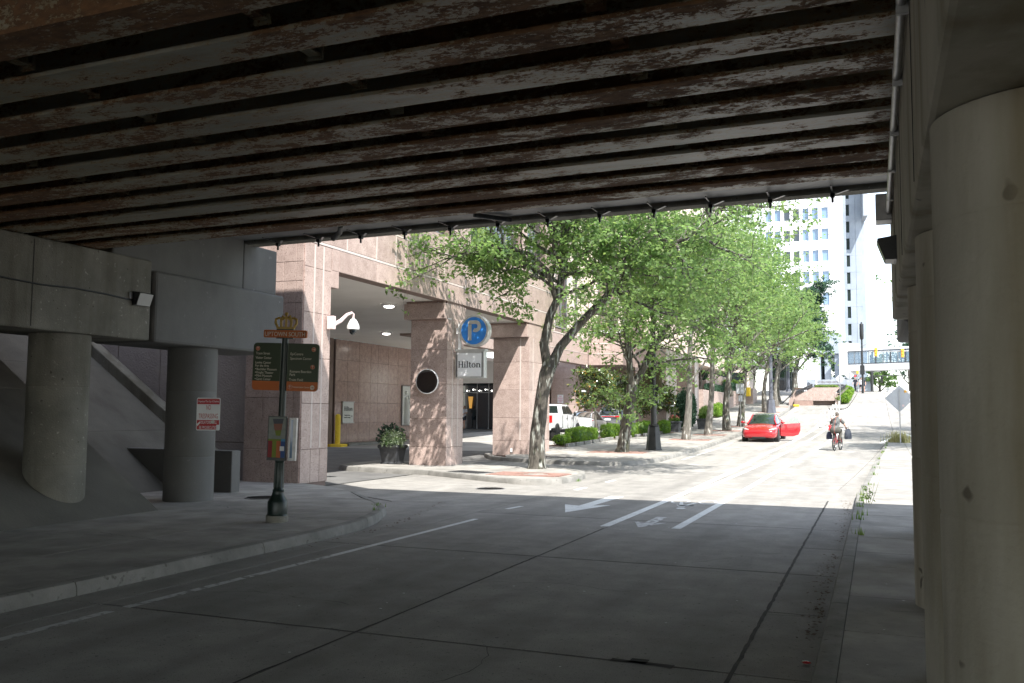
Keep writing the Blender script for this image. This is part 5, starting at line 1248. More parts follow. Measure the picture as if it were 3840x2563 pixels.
way_panel(-.29, .46, [('Tryon Street', -.475, 2.572, .235, .056), ('Visitor Center', -.478, 2.502, .27, .056), ('Levine Center', -.480, 2.428, .262, .056), ('For the Arts', -.480, 2.378, .228, .056),
    ('\u2022', -.480, 2.326, None, .06), ('Bechtler Museum', -.455, 2.324, .335, .054), ('\u2022', -.480, 2.272, None, .06), ('Knight Theater', -.455, 2.272, .285, .054), ('\u2022', -.480, 2.222, None, .06), ('Mint Museum', -.455, 2.222, .262, .054),
    ('\u2022', -.480, 2.170, None, .06), ('Gantt Center', -.455, 2.170, .245, .054)], [(-.445, 2.665, 0, 0)], (0, 0, 1, 1), rad(10))
way_panel(.31, .50, [('EpiCentre', .10, 2.572, .205, .056), ('Spectrum Center', .10, 2.502, .345, .056), ('Romare Bearden', .10, 2.300, .345, .056), ('Park', .10, 2.250, .09, .056), ('Truist Field', .095, 2.172, .225, .056),
    ('Transportation Center', .145, 2.065, .285, .040)], [(.475, 2.665, -90, 0), (.468, 2.392, 0, 0), (.475, 2.075, -90, 1), (.115, 2.075, 0, 0)], (1, 1, 0, 0), rad(14))
# cased map below
mc = empty('map_case'); mc.parent = ws; G = Matrix.Rotation(rad(14), 4, 'Z')
MB().box(-.175, .125, -.10, -.06, .94, 1.62, G).build('frame', 'black', mc)
MT['mapbg'] = mat('faded map paper', (.20, .22, .20), (.26, .28, .25), 10, .6)
MB().box(-.16, .11, -.103, -.1005, 1.27, 1.605, G).build('map_sheet', 'mapbg', mc)
def mcol(n, c_): MT[n] = mat(n, c_, None, rough=.6); return n
cols = [('map red', (.22, .015, .02)), ('map green', (.16, .20, .02)), ('map orange', (.42, .12, .03)), ('map blue', (.02, .06, .20))]
for i, (n, c_) in enumerate(cols): MB().box(-.16 + i * .0675, -.16 + (i + 1) * .0675, -.1035, -.1005, .985, 1.24, G).build('map_column', mcol(n, c_), mc)
MB().box(-.16, .11, -.1035, -.1005, 1.24, 1.27, G).build('map_header', 'map green', mc); MB().box(.045, .11, -.104, -.1005, 1.235, 1.272, G).build('map_header', mcol('map light blue', (.06, .22, .40)), mc)
for (x0, x1, z0, z1, n) in ((-.10, .075, 1.50, 1.585, 'map grey'), (-.085, .06, 1.40, 1.51, 'map pink'), (-.06, .045, 1.32, 1.41, 'map green')):
    if n not in MT: mcol(n, {'map grey': (.07, .075, .09), 'map pink': (.24, .10, .07)}[n])
    mb = MB(); mb.prism([(x0 + .02, z0), (x1 - .015, z0), (x1, z1), (x0, z1 - .01)], 0, .0012, G @ face_to((0, -.1032, 0), (1, 0, 0), (0, 0, 1))); mb.build('map_area', n, mc)
MB().box(.03, .10, -.1045, -.1005, 1.09, 1.16, G).build('map_notice', 'signwhite', mc)
MB().box(.14, .26, -.045, .02, .94, 1.6, G).build('leaflet_case', 'steel', mc); MB().box(.17, .21, -.050, -.044, .98, 1.57, G).build('clear_window', 'glassb', mc)
# NO TRESPASSING
nt_ = empty('warning_sign', (-11.49, 13.72, 1.77), rad(26), label='red and white no trespassing sign on the left bridge column', cat='sign')
nt_.scale = (.76, 1, .94)
Mf = lambda x, z, y=-.004: face_to((x, y, z), (1, 0, 0), (0, 0, 1))
MB().prism(rrect(.56, .64, .03), -.003, .003, Mf(0, 0, 0)).build('plate', 'signwhite', nt_)
MB().prism(rrect(.53, .105, .02, 4, (0, 1, 1, 0)), 0, .001, Mf(0, .245)).build('red_band', 'inkred', nt_); MB().prism(rrect(.53, .185, .02, 4, (1, 0, 0, 1)), 0, .001, Mf(0, -.21)).build('red_band', 'inkred', nt_)
for s_, z, wd, sz, m_ in (('Property of The City of Charlotte', .232, .49, .055, 'signwhite'), ('NO', .085, .105, .135, 'inkred'), ('TRESPASSING', -.085, .46, .135, 'inkred'), ('VIOLATORS WILL', -.19, .42, .08, 'signwhite'), ('BE PROSECUTED', -.288, .42, .08, 'signwhite')):
    text(s_, sz, 'lettering', m_, nt_, Mf(-wd / 2, z, -.0055), wd, .0005)
MB().prism([(-.27, -.20), (-.20, -.15), (-.18, -.17), (-.25, -.24)], 0, .001, Mf(0, 0, -.0062)).build('sticker', 'signwhite', nt_); MB().prism([(.20, -.31), (.27, -.31), (.27, -.21), (.20, -.21)], 0, .001, Mf(0, 0, -.0066)).build('sticker', 'signwhite', nt_)
MB().prism([(.06, -.18), (.14, -.19), (.15, -.12), (.07, -.13)], 0, .001, Mf(0, 0, -.0070)).build('sticker', 'pcream', nt_)
MB().box(-.05, .05, 0.004, .12, -.25, .25).build('bracket', 'steel', nt_)
# lamp posts
def lamp_post(x, y, h, r, material, label, base_h=1.0, base_w=.36):
    t = empty('lamp_post', (x, y, gz(y) + .13), label=label, cat='lamp post', group='street lamp posts')
    MB().lathe([(base_w, 0), (base_w, .05), (base_w * .93, .07), (base_w * .68, base_h), (base_w * .55, base_h + .04)], 6).build('base', material, t, bevel=.012)
    mb = MB()
    for k in range(8): mb.ball(((r + .06) * math.cos(k * .785), (r + .06) * math.sin(k * .785), base_h + .07), .035, 6, 4)
    mb.lathe([(r + .10, base_h + .03), (r + .10, base_h + .06)], 16); mb.build('bolts', material, t)
    MB().tube([(0, 0, base_h), (0, 0, h)], [r, r * .62], 20).build('pole', material, t, True)
    MB().tube([(0, 0, h - .2), (.5, 0, h + .1), (1.8, 0, h + .25)], [.05, .045, .035], 8).build('arm', material, t, True)
    mb = MB(); mb.ball((2.1, 0, h + .22), (.38, .15, .07)); mb.build('luminaire', material, t, True); return t
l1 = lamp_post(-8.85, 38.7, 10.2, .125, 'black', 'black lamp post with a big flared base at the pavement corner, between two street trees')
MT['bronze'] = mat('olive sign back', (.10, .085, .045), None, rough=.6)
MB().box(-.50, .34, .14, .17, 2.38, 3.55).build('sign_panel', 'bronze', l1); MB().box(.10, .20, -.06, .14, 2.0, 2.7).build('control_box', 'black', l1)
MT['postgrey'] = mat('grey painted post', (.075, .08, .10), (.10, .105, .125), 3, .45)
lamp_post(-8.45, 82.0, 15.2, .17, 'postgrey', 'tall grey lamp post further up the pavement', 1.1, .45)
# road sign backs
def diamond(x, y, s_, zc, label, group=None, yaw=0, stickers=False):
    t = empty('road_sign', (x, y, gz(y) + .1), yaw, label=label, cat='road sign', group=group); k = s_ / math.sqrt(2); zc -= gz(y) + .1
    MB().prism(rrect(s_, s_, .04, 4), -.003, .003, face_to((0, .035, zc), (1, 0, 1), (-1, 0, 1))).build('plate', 'alu', t)
    mb = MB(); mb.box(-.028, .028, -.012, .0, 0, zc + k * .7); mb.box(-.028, -.016, .0, .026, 0, zc + k * .7); mb.box(.016, .028, .0, .026, 0, zc + k * .7)
    mb.build('post', 'steel', t); mb = MB(); 
    for zz_ in (zc - k * .5, zc, zc + k * .5): mb.ball((0, -.015, zz_), .016, 6, 4)
    mb.build('bolts', 'steel', t)
    if stickers:
        MB().prism([(-.05, -.07), (.06, -.05), (.05, .07), (-.06, .05)], 0, .002, face_to((.27, .028, zc + k * .52), (1, 0, 0), (0, 0, 1))).build('sticker', 'amber', t)
        MB().prism([(-.05, -.05), (.05, -.05), (.05, .05), (-.05, .05)], 0, .002, face_to((.16, .028, zc - k * .52), (1, 0, 0), (0, 0, 1))).build('sticker', 'pinkpaint', t)
diamond(1.05, 48.0, .93, 2.64, 'large diamond road sign seen from behind on the right kerb', stickers=True)
diamond(-3.14, 92.0, .62, 5.23, 'diamond sign back at the tip of the traffic island', 'diamond sign backs on the traffic island')
diamond(-2.78, 112.0, .74, 6.35, 'diamond sign back at the far end of the traffic island', 'diamond sign backs on the traffic island')
t = empty('road_sign', (-8.34, 62.0, gz(62) + .13), label='two grey rectangular sign backs on one post behind the red car', cat='road sign')
z0 = gz(62) + .13
MB().prism(rrect(.52, .68, .05), -.003, .003, face_to((-.03, .03, 3.5 - z0 + .0), (1, 0, 0), (0, 0, 1))).build('plate', 'alu', t)
MB().prism(rrect(.26, .40, .03), -.003, .003, face_to((0, .03, 2.86 - z0), (1, 0, 0), (0, 0, 1))).build('plate', 'alu', t); MB().box(-.022, .022, -.012, .02, 0, 3.8 - z0).build('post', 'steel', t)
# flexible lane posts
for i, (x, y, l_) in enumerate([(-3.52, 65.3, 0), (-3.41, 68.6, 0), (-3.34, 72.9, 0), (-3.29, 76.9, -3), (-3.22, 80.5, -10), (-3.12, 83.6, -8), (-3.1, 87.5, 0)]):
    t = empty('lane_post', (x, y, gz(y)), label=['first', 'second', 'third', 'fourth', 'fifth', 'sixth', 'seventh'][i] + ' white flexible lane post, counting away from the camera', cat='bollard', group='white flexible lane posts')
    MB().tube([(0, 0, .03), (math.sin(rad(l_)) * .92, 0, .92)], .042, 10).build('post', 'white', t, True); MB().lathe([(.13, 0), (.12, .03), (.05, .05)], 12).build('foot', 'black', t)
# ================================================================ VEHICLES
def loft(mb, secs):
    n = len(secs[0]); rows = [p for s_ in secs for p in s_]
    fs = [(k * n + i, k * n + i + 1, (k + 1) * n + i + 1, (k + 1) * n + i) for k in range(len(secs) - 1) for i in range(n - 1)]
    fs += [tuple(range(n - 1, -1, -1)), tuple(range((len(secs) - 1) * n, len(secs) * n))]
    fs += [(k * n + n - 1, k * n, (k + 1) * n, (k + 1) * n + n - 1) for k in range(len(secs) - 1)]
    mb.add(rows, fs)
def wheel(parent, x, y, r, w_=.22):
    s_ = 1 if x > 0 else -1; M_ = Matrix.Translation((x, y, r)) @ Matrix.Rotation(rad(90) * s_, 4, 'Y')
    t = MB().lathe([(r * .62, -w_ / 2), (r * .95, -w_ / 2), (r, -w_ / 2 + .03), (r, w_ / 2 - .03), (r * .95, w_ / 2), (r * .64, w_ / 2)], 28, M=M_).build('wheel', 'tyre', parent, True)
    mb = MB(); mb.lathe([(r * .63, w_ / 2 - .03), (r * .60, w_ / 2 - .05), (r * .15, w_ / 2 - .035), (r * .12, w_ / 2 - .02)], 24, M=M_)
    for k in range(5): mb.cbox((0, 0, 0), (r * .14, r * .6, .03), None) if False else mb.box(-r * .08, r * .08, 0, r * .6, w_ / 2 - .04, w_ / 2 - .01, M_ @ Matrix.Rotation(rad(72 * k), 4, 'Z'))
    mb.build('rim', 'rim', t)
    return t
def car(name, loc, rz, label, paint, st, gh, wb, wr=.33, hw=.92, group=None):
    """st: stations (y, half width, z bottom, z shoulder, z centre); gh: glasshouse stations (y, half width low, z low, half width roof, z roof)"""
    t = empty(name, loc, rz, label=label, cat='car', group=group)
    secs = []
    for (y, h, zb, zs, zc) in st:
        a = [(h * .80, zb), (h * .97, zb + .06), (h, zb + (zs - zb) * .45), (h * .985, zs - .10), (h * .93, zs - .01), (h * .6, zc), (0, zc + .015)]
        secs.append([(x, y, z) for x, z in a] + [(-x, y, z) for x, z in a[-2::-1]])
    mb = MB(); loft(mb, secs); b = mb.build('body', paint, t, True); sm = b.modifiers.new('sub', 'SUBSURF'); sm.levels = sm.render_levels = 2
    secs = []
    for (y, hl, zl, hr, zr) in gh:
        a = [(hl, zl), (hl - (hl - hr) * .55, zl + (zr - zl) * .6), (hr, zr - .05), (hr * .88, zr), (0, zr + .02)]
        secs.append([(x, y, z) for x, z in a] + [(-x, y, z) for x, z in a[-2::-1]])
    mb = MB(); loft(mb, secs); mb.build('glasshouse', 'cglass', t, True)
    for s_ in (-1, 1):
        for i in range(len(gh) - 1):
            pass
        pil = MB(); pts = [(s_ * (gh[i][3] + .012), gh[i][0], gh[i][4] - .035) for i in range(len(gh))]
        pil.tube([(s_ * (gh[0][1] + .01), gh[0][0], gh[0][2])] + pts[1:-1] + [(s_ * (gh[-1][1] + .01), gh[-1][0], gh[-1][2])], .038, 8); pil.build('roof_rail', paint, t, True)
    for sx in (-1, 1):
        for y in wb:
            M_ = Matrix.Translation((sx * (hw - .10), y, wr)) @ Matrix.Rotation(rad(90), 4, 'Y')
            MB().lathe([(wr + .055, -.105), (wr + .055, .105)], 28, M=M_).build('wheel_arch', 'tyre', t, True); wheel(t, sx * (hw - .10), y, wr, .235)
    return t
# red saloon, facing the camera, driver's door open
st = [(2.36, .50, .30, .56, .58), (2.30, .74, .24, .62, .66), (2.12, .86, .20, .69, .74), (1.75, .915, .19, .76, .83), (1.2, .925, .19, .83, .92), (.8, .925, .19, .88, .97), (0, .925, .19, .92, .95), (-1, .925, .20, .95, .97), (-1.7, .92, .22, .98, 1.03), (-2.15, .87, .26, .98, 1.06), (-2.32, .72, .34, .92, 1.0)]
gh = [(1.05, .74, .92, .70, .93), (.72, .78, .93, .62, 1.16), (.25, .80, .93, .58, 1.38), (-.3, .82, .93, .58, 1.44), (-.9, .80, .94, .56, 1.40), (-1.6, .76, .98, .54, 1.22), (-2.0, .70, 1.02, .52, 1.07)]
rc_ = car('red_car', (-5.68, 51.55, gz(51.55) - .02), rad(180) + rad(-1), 'shiny red saloon facing the camera with its front door open', 'red', st, gh, (1.42, -1.46), .335)
rc_.rotation_euler = (0, 0, rad(179)); rc_.rotation_euler.x = -math.atan(.001 * (51.5 - 22)); 
MB().box(-.34, .34, 2.20, 2.345, .235, .315).build('lower_grille', 'black', rc_, bevel=.02)
MB().box(-.5, .5, 2.15, 2.33, .20, .222).build('lip_shadow', 'black', rc_)
for s_ in (-1, 1):
    mb = MB(); mb.add([(s_ * .50, 2.245, .655), (s_ * .80, 2.10, .66), (s_ * .86, 1.86, .735), (s_ * .82, 1.78, .765), (s_ * .60, 2.10, .735)], [(0, 1, 2, 3, 4)])
    mb.v = [(x, y + .025, z + .03) for x, y, z in mb.v]
    mb2 = MB(); mb2.tube([(s_ * .52, 2.235, .665), (s_ * .70, 2.14, .69), (s_ * .84, 1.90, .745)], [.035, .055, .03], 8); mb2.v = [(x, y, z) for x, y, z in mb2.v]; hl = mb2.build('headlight', 'lens', rc_, True)
    MB().tube([(s_ * .60, 2.19, .645), (s_ * .80, 2.05, .68)], [.02, .025], 6).build('lamp_housing', 'black', hl)
    MB().box(s_ * .66 - .12, s_ * .66 + .12, 2.20, 2.245, .44, .462).build('air_slot', 'black', rc_)
    mi = MB(); mi.ball((s_ * 1.04, .70, 1.0), (.11, .07, .07)); mi.tube([(s_ * .86, .74, .95), (s_ * .98, .72, .98)], .022, 6); mi.build('mirror', 'red', rc_, True)
MB().box(-.55, .55, .45, .50, .965, 1.0).build('dashboard', 'black', rc_); MB().tube([(-.38 + .17 * math.cos(a), .42 - .05 * math.sin(a), 1.02 + .16 * math.sin(a)) for a in np.linspace(0, 6.28, 20)], .014, 6).build('steering_wheel', 'black', rc_, True)
mb = MB(); mb.ball((0, 2.33, .56), (.035, .012, .035), 10, 6); mb.build('badge', 'rim', rc_, True)
# the open door hangs on the front edge (the car's own left side)
dr = empty('door', (-.925, .62, 0), rad(-58)); dr.parent = rc_
secs = []
for (y, z0_, z1_, x) in ((0, .30, .90, 0), (-.3, .26, .92, -.02), (-.7, .26, .94, -.03), (-1.0, .34, .95, -.02), (-1.12, .55, .96, 0)):
    secs.append([(x, y, z0_), (x - .035, y, (z0_ + z1_) / 2), (x, y, z1_), (x + .07, y, z1_), (x + .08, y, z0_)])
mb = MB(); loft(mb, secs); mb.build('door_skin', 'red', dr, True); MB().box(.082, .10, -1.0, -.1, .35, .85).build('door_trim', 'black', dr)
mb = MB(); P = [(-.12, .93), (-.62, 1.30), (-.98, 1.28), (-1.10, .97)]; mb.add([(.02, y, z) for y, z in P] + [(.028, y, z) for y, z in P], [(0, 1, 2, 3), (7, 6, 5, 4), (0, 4, 5, 1), (1, 5, 6, 2), (2, 6, 7, 3), (3, 7, 4, 0)])
MT['clearglass'] = glassmat('clear green tinted glass', (.25, .36, .30), .03, .35)
mb.build('door_glass', 'clearglass', dr); MB().box(-.03, -.012, -1.0, -.85, .83, .855).build('door_handle', 'red', dr)
mb = MB(); mb.box(-.90, -.84, -.45, .55, .32, .90); mb.v = [(x * 1.045, y, z) for x, y, z in mb.v]; mb.build('opening_shade', 'black', rc_)  # black patch stands in for the shaded cabin behind the open door
mb = MB(); mb.ball((-.38, -.05, 1.22), (.10, .10, .13)); mb.build('headrest', 'tyre', rc_, True)
# white saloon, seen from behind left
st2 = [(2.3, .70, .26, .62, .68), (1.9, .88, .20, .74, .82), (1.2, .91, .19, .84, .93), (0, .91, .19, .90, .93), (-1.2, .91, .20, .95, .98), (-1.9, .89, .24, 1.0, 1.04), (-2.25, .82, .30, 1.0, 1.02), (-2.36, .70, .38, .86, .92)]
gh2 = [(1.0, .74, .90, .70, .91), (.5, .78, .92, .60, 1.24), (0, .80, .92, .57, 1.42), (-.6, .80, .93, .57, 1.43), (-1.3, .76, .96, .55, 1.30), (-1.95, .70, 1.03, .5, 1.08)]
cw = car('white_saloon', (-16.9, 55.6, gx(-16.9, 55.6)), rad(2), 'white saloon parked between the pickup and the grey SUV', 'cwhite', st2, gh2, (1.4, -1.4), .33)
for s_ in (-1, 1): MB().tube([(s_ * .40, -2.33, .80), (s_ * .70, -2.24, .84), (s_ * .86, -2.0, .88)], [.03, .05, .03], 6).build('tail_light', 'redlens', cw, True)
MB().box(-.22, .22, -2.40, -2.36, .55, .68).build('number_plate', 'signwhite', cw)
# grey SUV
st3 = [(2.25, .75, .32, .78, .86), (1.9, .90, .26, .92, 1.0), (1.1, .94, .25, 1.02, 1.10), (0, .94, .25, 1.06, 1.08), (-1.3, .94, .26, 1.10, 1.10), (-2.1, .92, .30, 1.10, 1.10), (-2.3, .86, .36, 1.04, 1.06)]
gh3 = [(1.0, .80, 1.04, .74, 1.06), (.45, .83, 1.06, .66, 1.48), (0, .84, 1.06, .66, 1.66), (-1.2, .84, 1.08, .66, 1.68), (-1.9, .82, 1.08, .62, 1.60), (-2.2, .78, 1.08, .62, 1.16)]
cs = car('grey_suv', (-17.7, 66.6, gx(-17.6, 66.6)), rad(-9), 'silver grey SUV parked behind the magnolias, dark rear window', 'cgrey', st3, gh3, (1.42, -1.42), .37, .94)
MB().box(-.6, .6, -2.36, -2.30, .93, .985).build('light_bar', 'redlens', cs, bevel=.01)
for s_ in (-1, 1): MB().box(s_ * .74 - .14, s_ * .74 + .14, -2.33, -2.2, .90, 1.02).build('tail_light', 'redlens', cs, bevel=.02)
MB().box(-.24, .24, -2.375, -2.34, .68, .82).build('number_plate', 'signwhite', cs); MB().box(-.5, .5, -2.30, -2.12, 1.60, 1.63).build('spoiler', 'black', cs); MB().box(-.18, .18, -2.30, -2.27, 1.13, 1.15).build('wiper', 'black', cs)
# white pickup, seen from behind: box, cab, tail lamp
pk = empty('white_pickup', (-17.15, 49.2, gx(-17, 49.2)), rad(1), label='white pickup truck with red tail lamp, half hidden by the pillar', cat='pickup truck')
def bx(nm, x0, x1, y0, y1, z0, z1, m_, bv=.03, par=None): return MB().box(x0, x1, y0, y1, z0, z1).build(nm, m_, par or pk, bevel=bv)
bx('cargo_bed', -1.0, 1.0, -2.9, -.95, .62, 1.40, 'cwhite', .05); bx('bumper', -.98, .98, -3.08, -2.92, .52, .74, 'cwhite', .03); bx('tailgate', -.80, .80, -2.93, -2.885, .78, 1.36, 'cwhite', .01); bx('tailgate_gap', -.82, .82, -2.905, -2.895, .76, .775, 'black', 0)
secs = []
for (y, h, z0_, z1_) in ((-.93, 1.0, .55, 1.40), (0, 1.01, .55, 1.38), (1.0, 1.01, .55, 1.34), (1.15, 1.01, .55, 1.32), (2.5, .99, .55, 1.24), (2.9, .92, .55, 1.12)):
    secs.append([(h * .97, y, z0_), (h, y, (z0_ + z1_) / 2), (h * .95, y, z1_), (-h * .95, y, z1_), (-h, y, (z0_ + z1_) / 2), (-h * .97, y, z0_)])
mb = MB(); loft(mb, secs); mb.build('cab_body', 'cwhite', pk, True, .03)
secs = []
for (y, hl, zl, hr, zr) in ((-.95, .95, 1.36, .80, 1.90), (-.80, .95, 1.36, .80, 1.93), (.65, .95, 1.34, .80, 1.93), (1.35, .93, 1.32, .78, 1.40)):
    secs.append([(hl, y, zl), (hr, y, zr - .05), (hr * .9, y, zr), (-hr * .9, y, zr), (-hr, y, zr - .05), (-hl, y, zl)])
mb = MB(); loft(mb, secs); mb.build('cab', 'cwhite', pk, True, .02)
mb = MB(); mb.add([(-.74, -.965, 1.44), (.74, -.965, 1.44), (.68, -.955, 1.84), (-.68, -.955, 1.84)], [(0, 1, 2, 3)]); mb.build('rear_window', 'cglass', pk)
for (ya, yb, yc, yd) in ((-.72, -.05, -.05, -.66), (.03, 1.08, .58, .03)):
    mb = MB(); mb.add([(.962, ya, 1.40), (.962, yb, 1.40), (.835, yc, 1.83), (.835, yd, 1.83)], [(0, 1, 2, 3)]); mb.v = [(x + .012, y, z) for x, y, z in mb.v]; mb.build('side_window', 'cglass', pk)
for y in (-.25, .75): bx('door_handle', 1.0, 1.03, y, y + .16, 1.14, 1.18, 'black', .005)
for y in (-.93, 0, 1.1): bx('door_gap', .99, 1.015, y - .006, y + .006, .62, 1.34, 'black', 0)
for s_ in (-1, 1):
    bx('tail_light', s_ * .92 - .09, s_ * .92 + .09, -2.95, -2.80, .92, 1.33, 'redlens', .03); mi = MB(); mi.ball((s_ * 1.13, .95, 1.40), (.10, .06, .13)); mi.build('mirror', 'black', pk, True)
    for y in (-1.95, 1.95):
        M_ = Matrix.Translation((s_ * .90, y, .40)) @ Matrix.Rotation(rad(90), 4, 'Y'); MB().lathe([(.49, -.125), (.49, .125)], 28, M=M_).build('wheel_arch', 'black', pk, True); wheel(pk, s_ * .92, y, .40, .27)
bx('chassis', -.7, .7, -2.8, 2.6, .35, .56, 'black', 0); bx('antenna', -.08, .08, .2, .35, 1.93, 1.97, 'black', .01)
# ================================================================ PEOPLE
def blob(name, chains, parent, material, vox=.018, balls=(), rz=None):
    mb = MB()
    for pts, rs in chains:
        mb.tube(pts, rs, 14)
        for p, r_ in ((pts[0], rs[0]), (pts[-1], rs[-1])): mb.ball(p, r_ * .985, 12, 8)
    for c_, r_ in balls: mb.ball(c_, r_, 16, 10)
    o = mb.build(name, material, parent, True); m_ = o.modifiers.new('remesh', 'REMESH'); m_.mode = 'VOXEL'; m_.voxel_size = vox; m_.use_smooth_shade = True
    s2 = o.modifiers.new('smooth', 'SMOOTH'); s2.iterations = 3; s2.factor = .5
    return o
def hand(wrist, d, palm_n, s_=1., side=1):
    """palm, four fingers and a thumb, curled round a grip; returns chains"""
    w_ = Vector(wrist); d = Vector(d).normalized(); n = Vector(palm_n).normalized(); u = d.cross(n).normalized() * side; ch = []
    for k, ln in enumerate((.062, .072, .068, .052)):
        b = w_ + d * .085 * s_ + u * (.030 - .020 * k) * s_
        ch.append(([w_ + d * .01 + u * (.022 - .014 * k) * s_, b, b + (d * .7 + n * .6).normalized() * ln * .5 * s_, b + (d * .2 + n * 1.0).normalized() * ln * .95 * s_ + d * .012], [.017, .012, .0095, .008]))
    ch.append(([w_ + d * .02, w_ + d * .045 + u * .040 + n * .01, w_ + d * .075 + u * .045 + n * .035], [.016, .012, .009])); return ch
# cyclist seen from behind, riding away
cy = empty('cyclist', (-1.66, 43.75, gz(43.7)), rad(-11.5), label='grey haired cyclist in a striped patterned shirt riding up the street', cat='person')
HIP, SH = (0, -.32, .98), (0, -.02, 1.42)
la = [(-.19, -.03, 1.40), (-.30, .10, 1.16), (-.27, .42, 1.04)]; ra = [(.19, -.03, 1.40), (.31, .08, 1.16), (.28, .42, 1.04)]
ll = [(-.10, -.30, .94), (-.14, .12, .78), (-.13, .05, .36), (-.13, .02, .22)]; rl_ = [(.10, -.30, .94), (.13, .14, .92), (.13, .00, .56), (.13, -.03, .44)]
chains = [([(0, -.33, .95), (0, -.20, 1.15), (0, -.04, 1.38)], [.15, .135, .14]), ([(-.15, -.04, 1.39), (.15, -.04, 1.39)], [.075, .075]), ([(0, -.01, 1.42), (0, .04, 1.52)], [.058, .055]),
          (la, [.052, .042, .027]), (ra, [.052, .042, .027]), (ll, [.085, .060, .045, .035]), (rl_, [.085, .060, .045, .035])]
chains += hand(la[-1], (0, 1, -.3), (0, 0, -1), 1, -1) + hand(ra[-1], (0, 1, -.3), (0, 0, -1), 1, 1)
blob('body', chains, cy, 'skin', .010, [((0, .085, 1.60), (.076, .095, .115)), ((-.078, .085, 1.59), (.012, .02, .03)), ((.078, .085, 1.59), (.012, .02, .03)), ((0, .185, 1.59), (.014, .02, .018)), ((0, .14, 1.545), (.045, .04, .045))])
for s_ in (-1, 1): MB().ball((s_ * .03, .168, 1.615), .010, 8, 6).build('eye', 'white', cy, True)
blob('hair', [], cy, 'hair', .012, [((0, .065, 1.635), (.083, .098, .098)), ((0, .03, 1.575), (.072, .05, .065))])
def shirtmat():
    ma = mat('patterned shirt', (.05, .055, .055), (.05, .055, .055), 3, .85, obj=True); t = ma.node_tree; b = t.nodes['Principled BSDF']; N = t.nodes.new; L = t.links.new
    tc_ = N('ShaderNodeTexCoord'); s1 = N('ShaderNodeSeparateXYZ'); L(tc_.outputs['Object'], s1.inputs[0])
    def m_(op, a, c_=None):
        x = N('ShaderNodeMath'); x.operation = op
        for i, q in ((0, a), (1, c_)):
            if q is None: continue
            if isinstance(q, (int, float)): x.inputs[i].default_value = q
            else: L(q, x.inputs[i])
        return x.outputs[0]
    zig = m_('MULTIPLY', m_('PINGPONG', m_('MULTIPLY', s1.outputs[0], 1), .02), 1.2)
    zz2 = m_('FRACT', m_('MULTIPLY', m_('ADD', s1.outputs[2], zig), 22)); pat = m_('GREATER_THAN', zz2, .52)
    strp = m_('FRACT', m_('ADD', m_('MULTIPLY', s1.outputs[0], 5.2), .5)); rd = m_('LESS_THAN', m_('ABSOLUTE', m_('SUBTRACT', strp, .5)), .12)
    x1 = N('ShaderNodeMixRGB'); L(pat, x1.inputs[0]); x1.inputs[1].default_value = (.016, .018, .02, 1); x1.inputs[2].default_value = (.20, .21, .20, 1)
    x2 = N('ShaderNodeMixRGB'); L(m_('MULTIPLY', rd, .75), x2.inputs[0]); L(x1.outputs[0], x2.inputs[1]); x2.inputs[2].default_value = (.26, .10, .075, 1); L(x2.outputs[0], b.inputs['Base Color']); return ma
MT['shirt'] = shirtmat(); MT['trousers'] = mat('olive grey trousers', (.055, .055, .045), (.085, .08, .068), 8, .9); MT['shoe'] = mat('dark shoes', (.03, .028, .025), None, rough=.6)
MT['navy'] = mat('navy bag cloth', (.018, .022, .045), (.03, .035, .06), 8, .8); MT['bagred'] = mat('red bag cloth', (.50, .03, .04), (.58, .05, .06), 8, .7)
up = lambda p, q, f: tuple(p[i] + (q[i] - p[i]) * f for i in range(3))
blob('shirt', [([(0, -.33, .93), (0, -.22, 1.12), (0, -.05, 1.36)], [.172, .160, .165]), ([(-.07, -.05, 1.37), (-.17, -.04, 1.38), up(la[0], la[1], .62)], [.09, .085, .074]), ([(.07, -.05, 1.37), (.17, -.04, 1.38), up(ra[0], ra[1], .62)], [.09, .085, .074])], cy, 'shirt', .013)
blob('trousers', [([(-.08, -.32, .92), (.08, -.32, .92)], [.165, .165]), (ll[:3], [.115, .085, .062]), (rl_[:3], [.115, .085, .062])], cy, 'trousers', .013)
for l_ in (ll, rl_): blob('shoe', [([Vector(l_[-1]) + Vector((0, -.05, -.07)), Vector(l_[-1]) + Vector((0, .16, -.10))], [.048, .036]), ([Vector(l_[-1]), Vector(l_[-1]) + Vector((0, -.02, -.06))], [.045, .045])], cy, 'shoe', .012)
bk2 = empty('bicycle', (-1.66, 43.75, gz(43.7)), rad(-11.5), label='red mountain bicycle under the cyclist', cat='bicycle')
for y, nm_ in ((-.50, 'wheel'), (.56, 'wheel')):
    wv = MB(); wv.tube([(0, y + .315 * math.cos(a), .345 + .315 * math.sin(a)) for a in np.linspace(0, 2 * math.pi, 33)], .027, 8, cap=False); wv = wv.build('wheel', 'tyre', bk2, True)
    mb = MB(); mb.tube([(0, y + .285 * math.cos(a), .345 + .285 * math.sin(a)) for a in np.linspace(0, 2 * math.pi, 33)], .012, 6, cap=False); mb.tube([(-.05, y, .345), (.05, y, .345)], .03, 10)
    for k in range(16): a = k * 2 * math.pi / 16; mb.tube([(.02 * (-1) ** k, y, .345), (0, y + .285 * math.cos(a), .345 + .285 * math.sin(a))], .002, 3)
    mb.build('rim', 'rim', wv, True)
fr_ = MB(); BB, ST, HT, HB = (0, -.06, .32), (0, -.22, .78), (0, .36, .86), (0, .40, .72)
for a, b, r_ in ((BB, ST, .018), (ST, HT, .018), (BB, HB, .022), (HT, HB, .022)): fr_.tube([a, b], r_, 10)
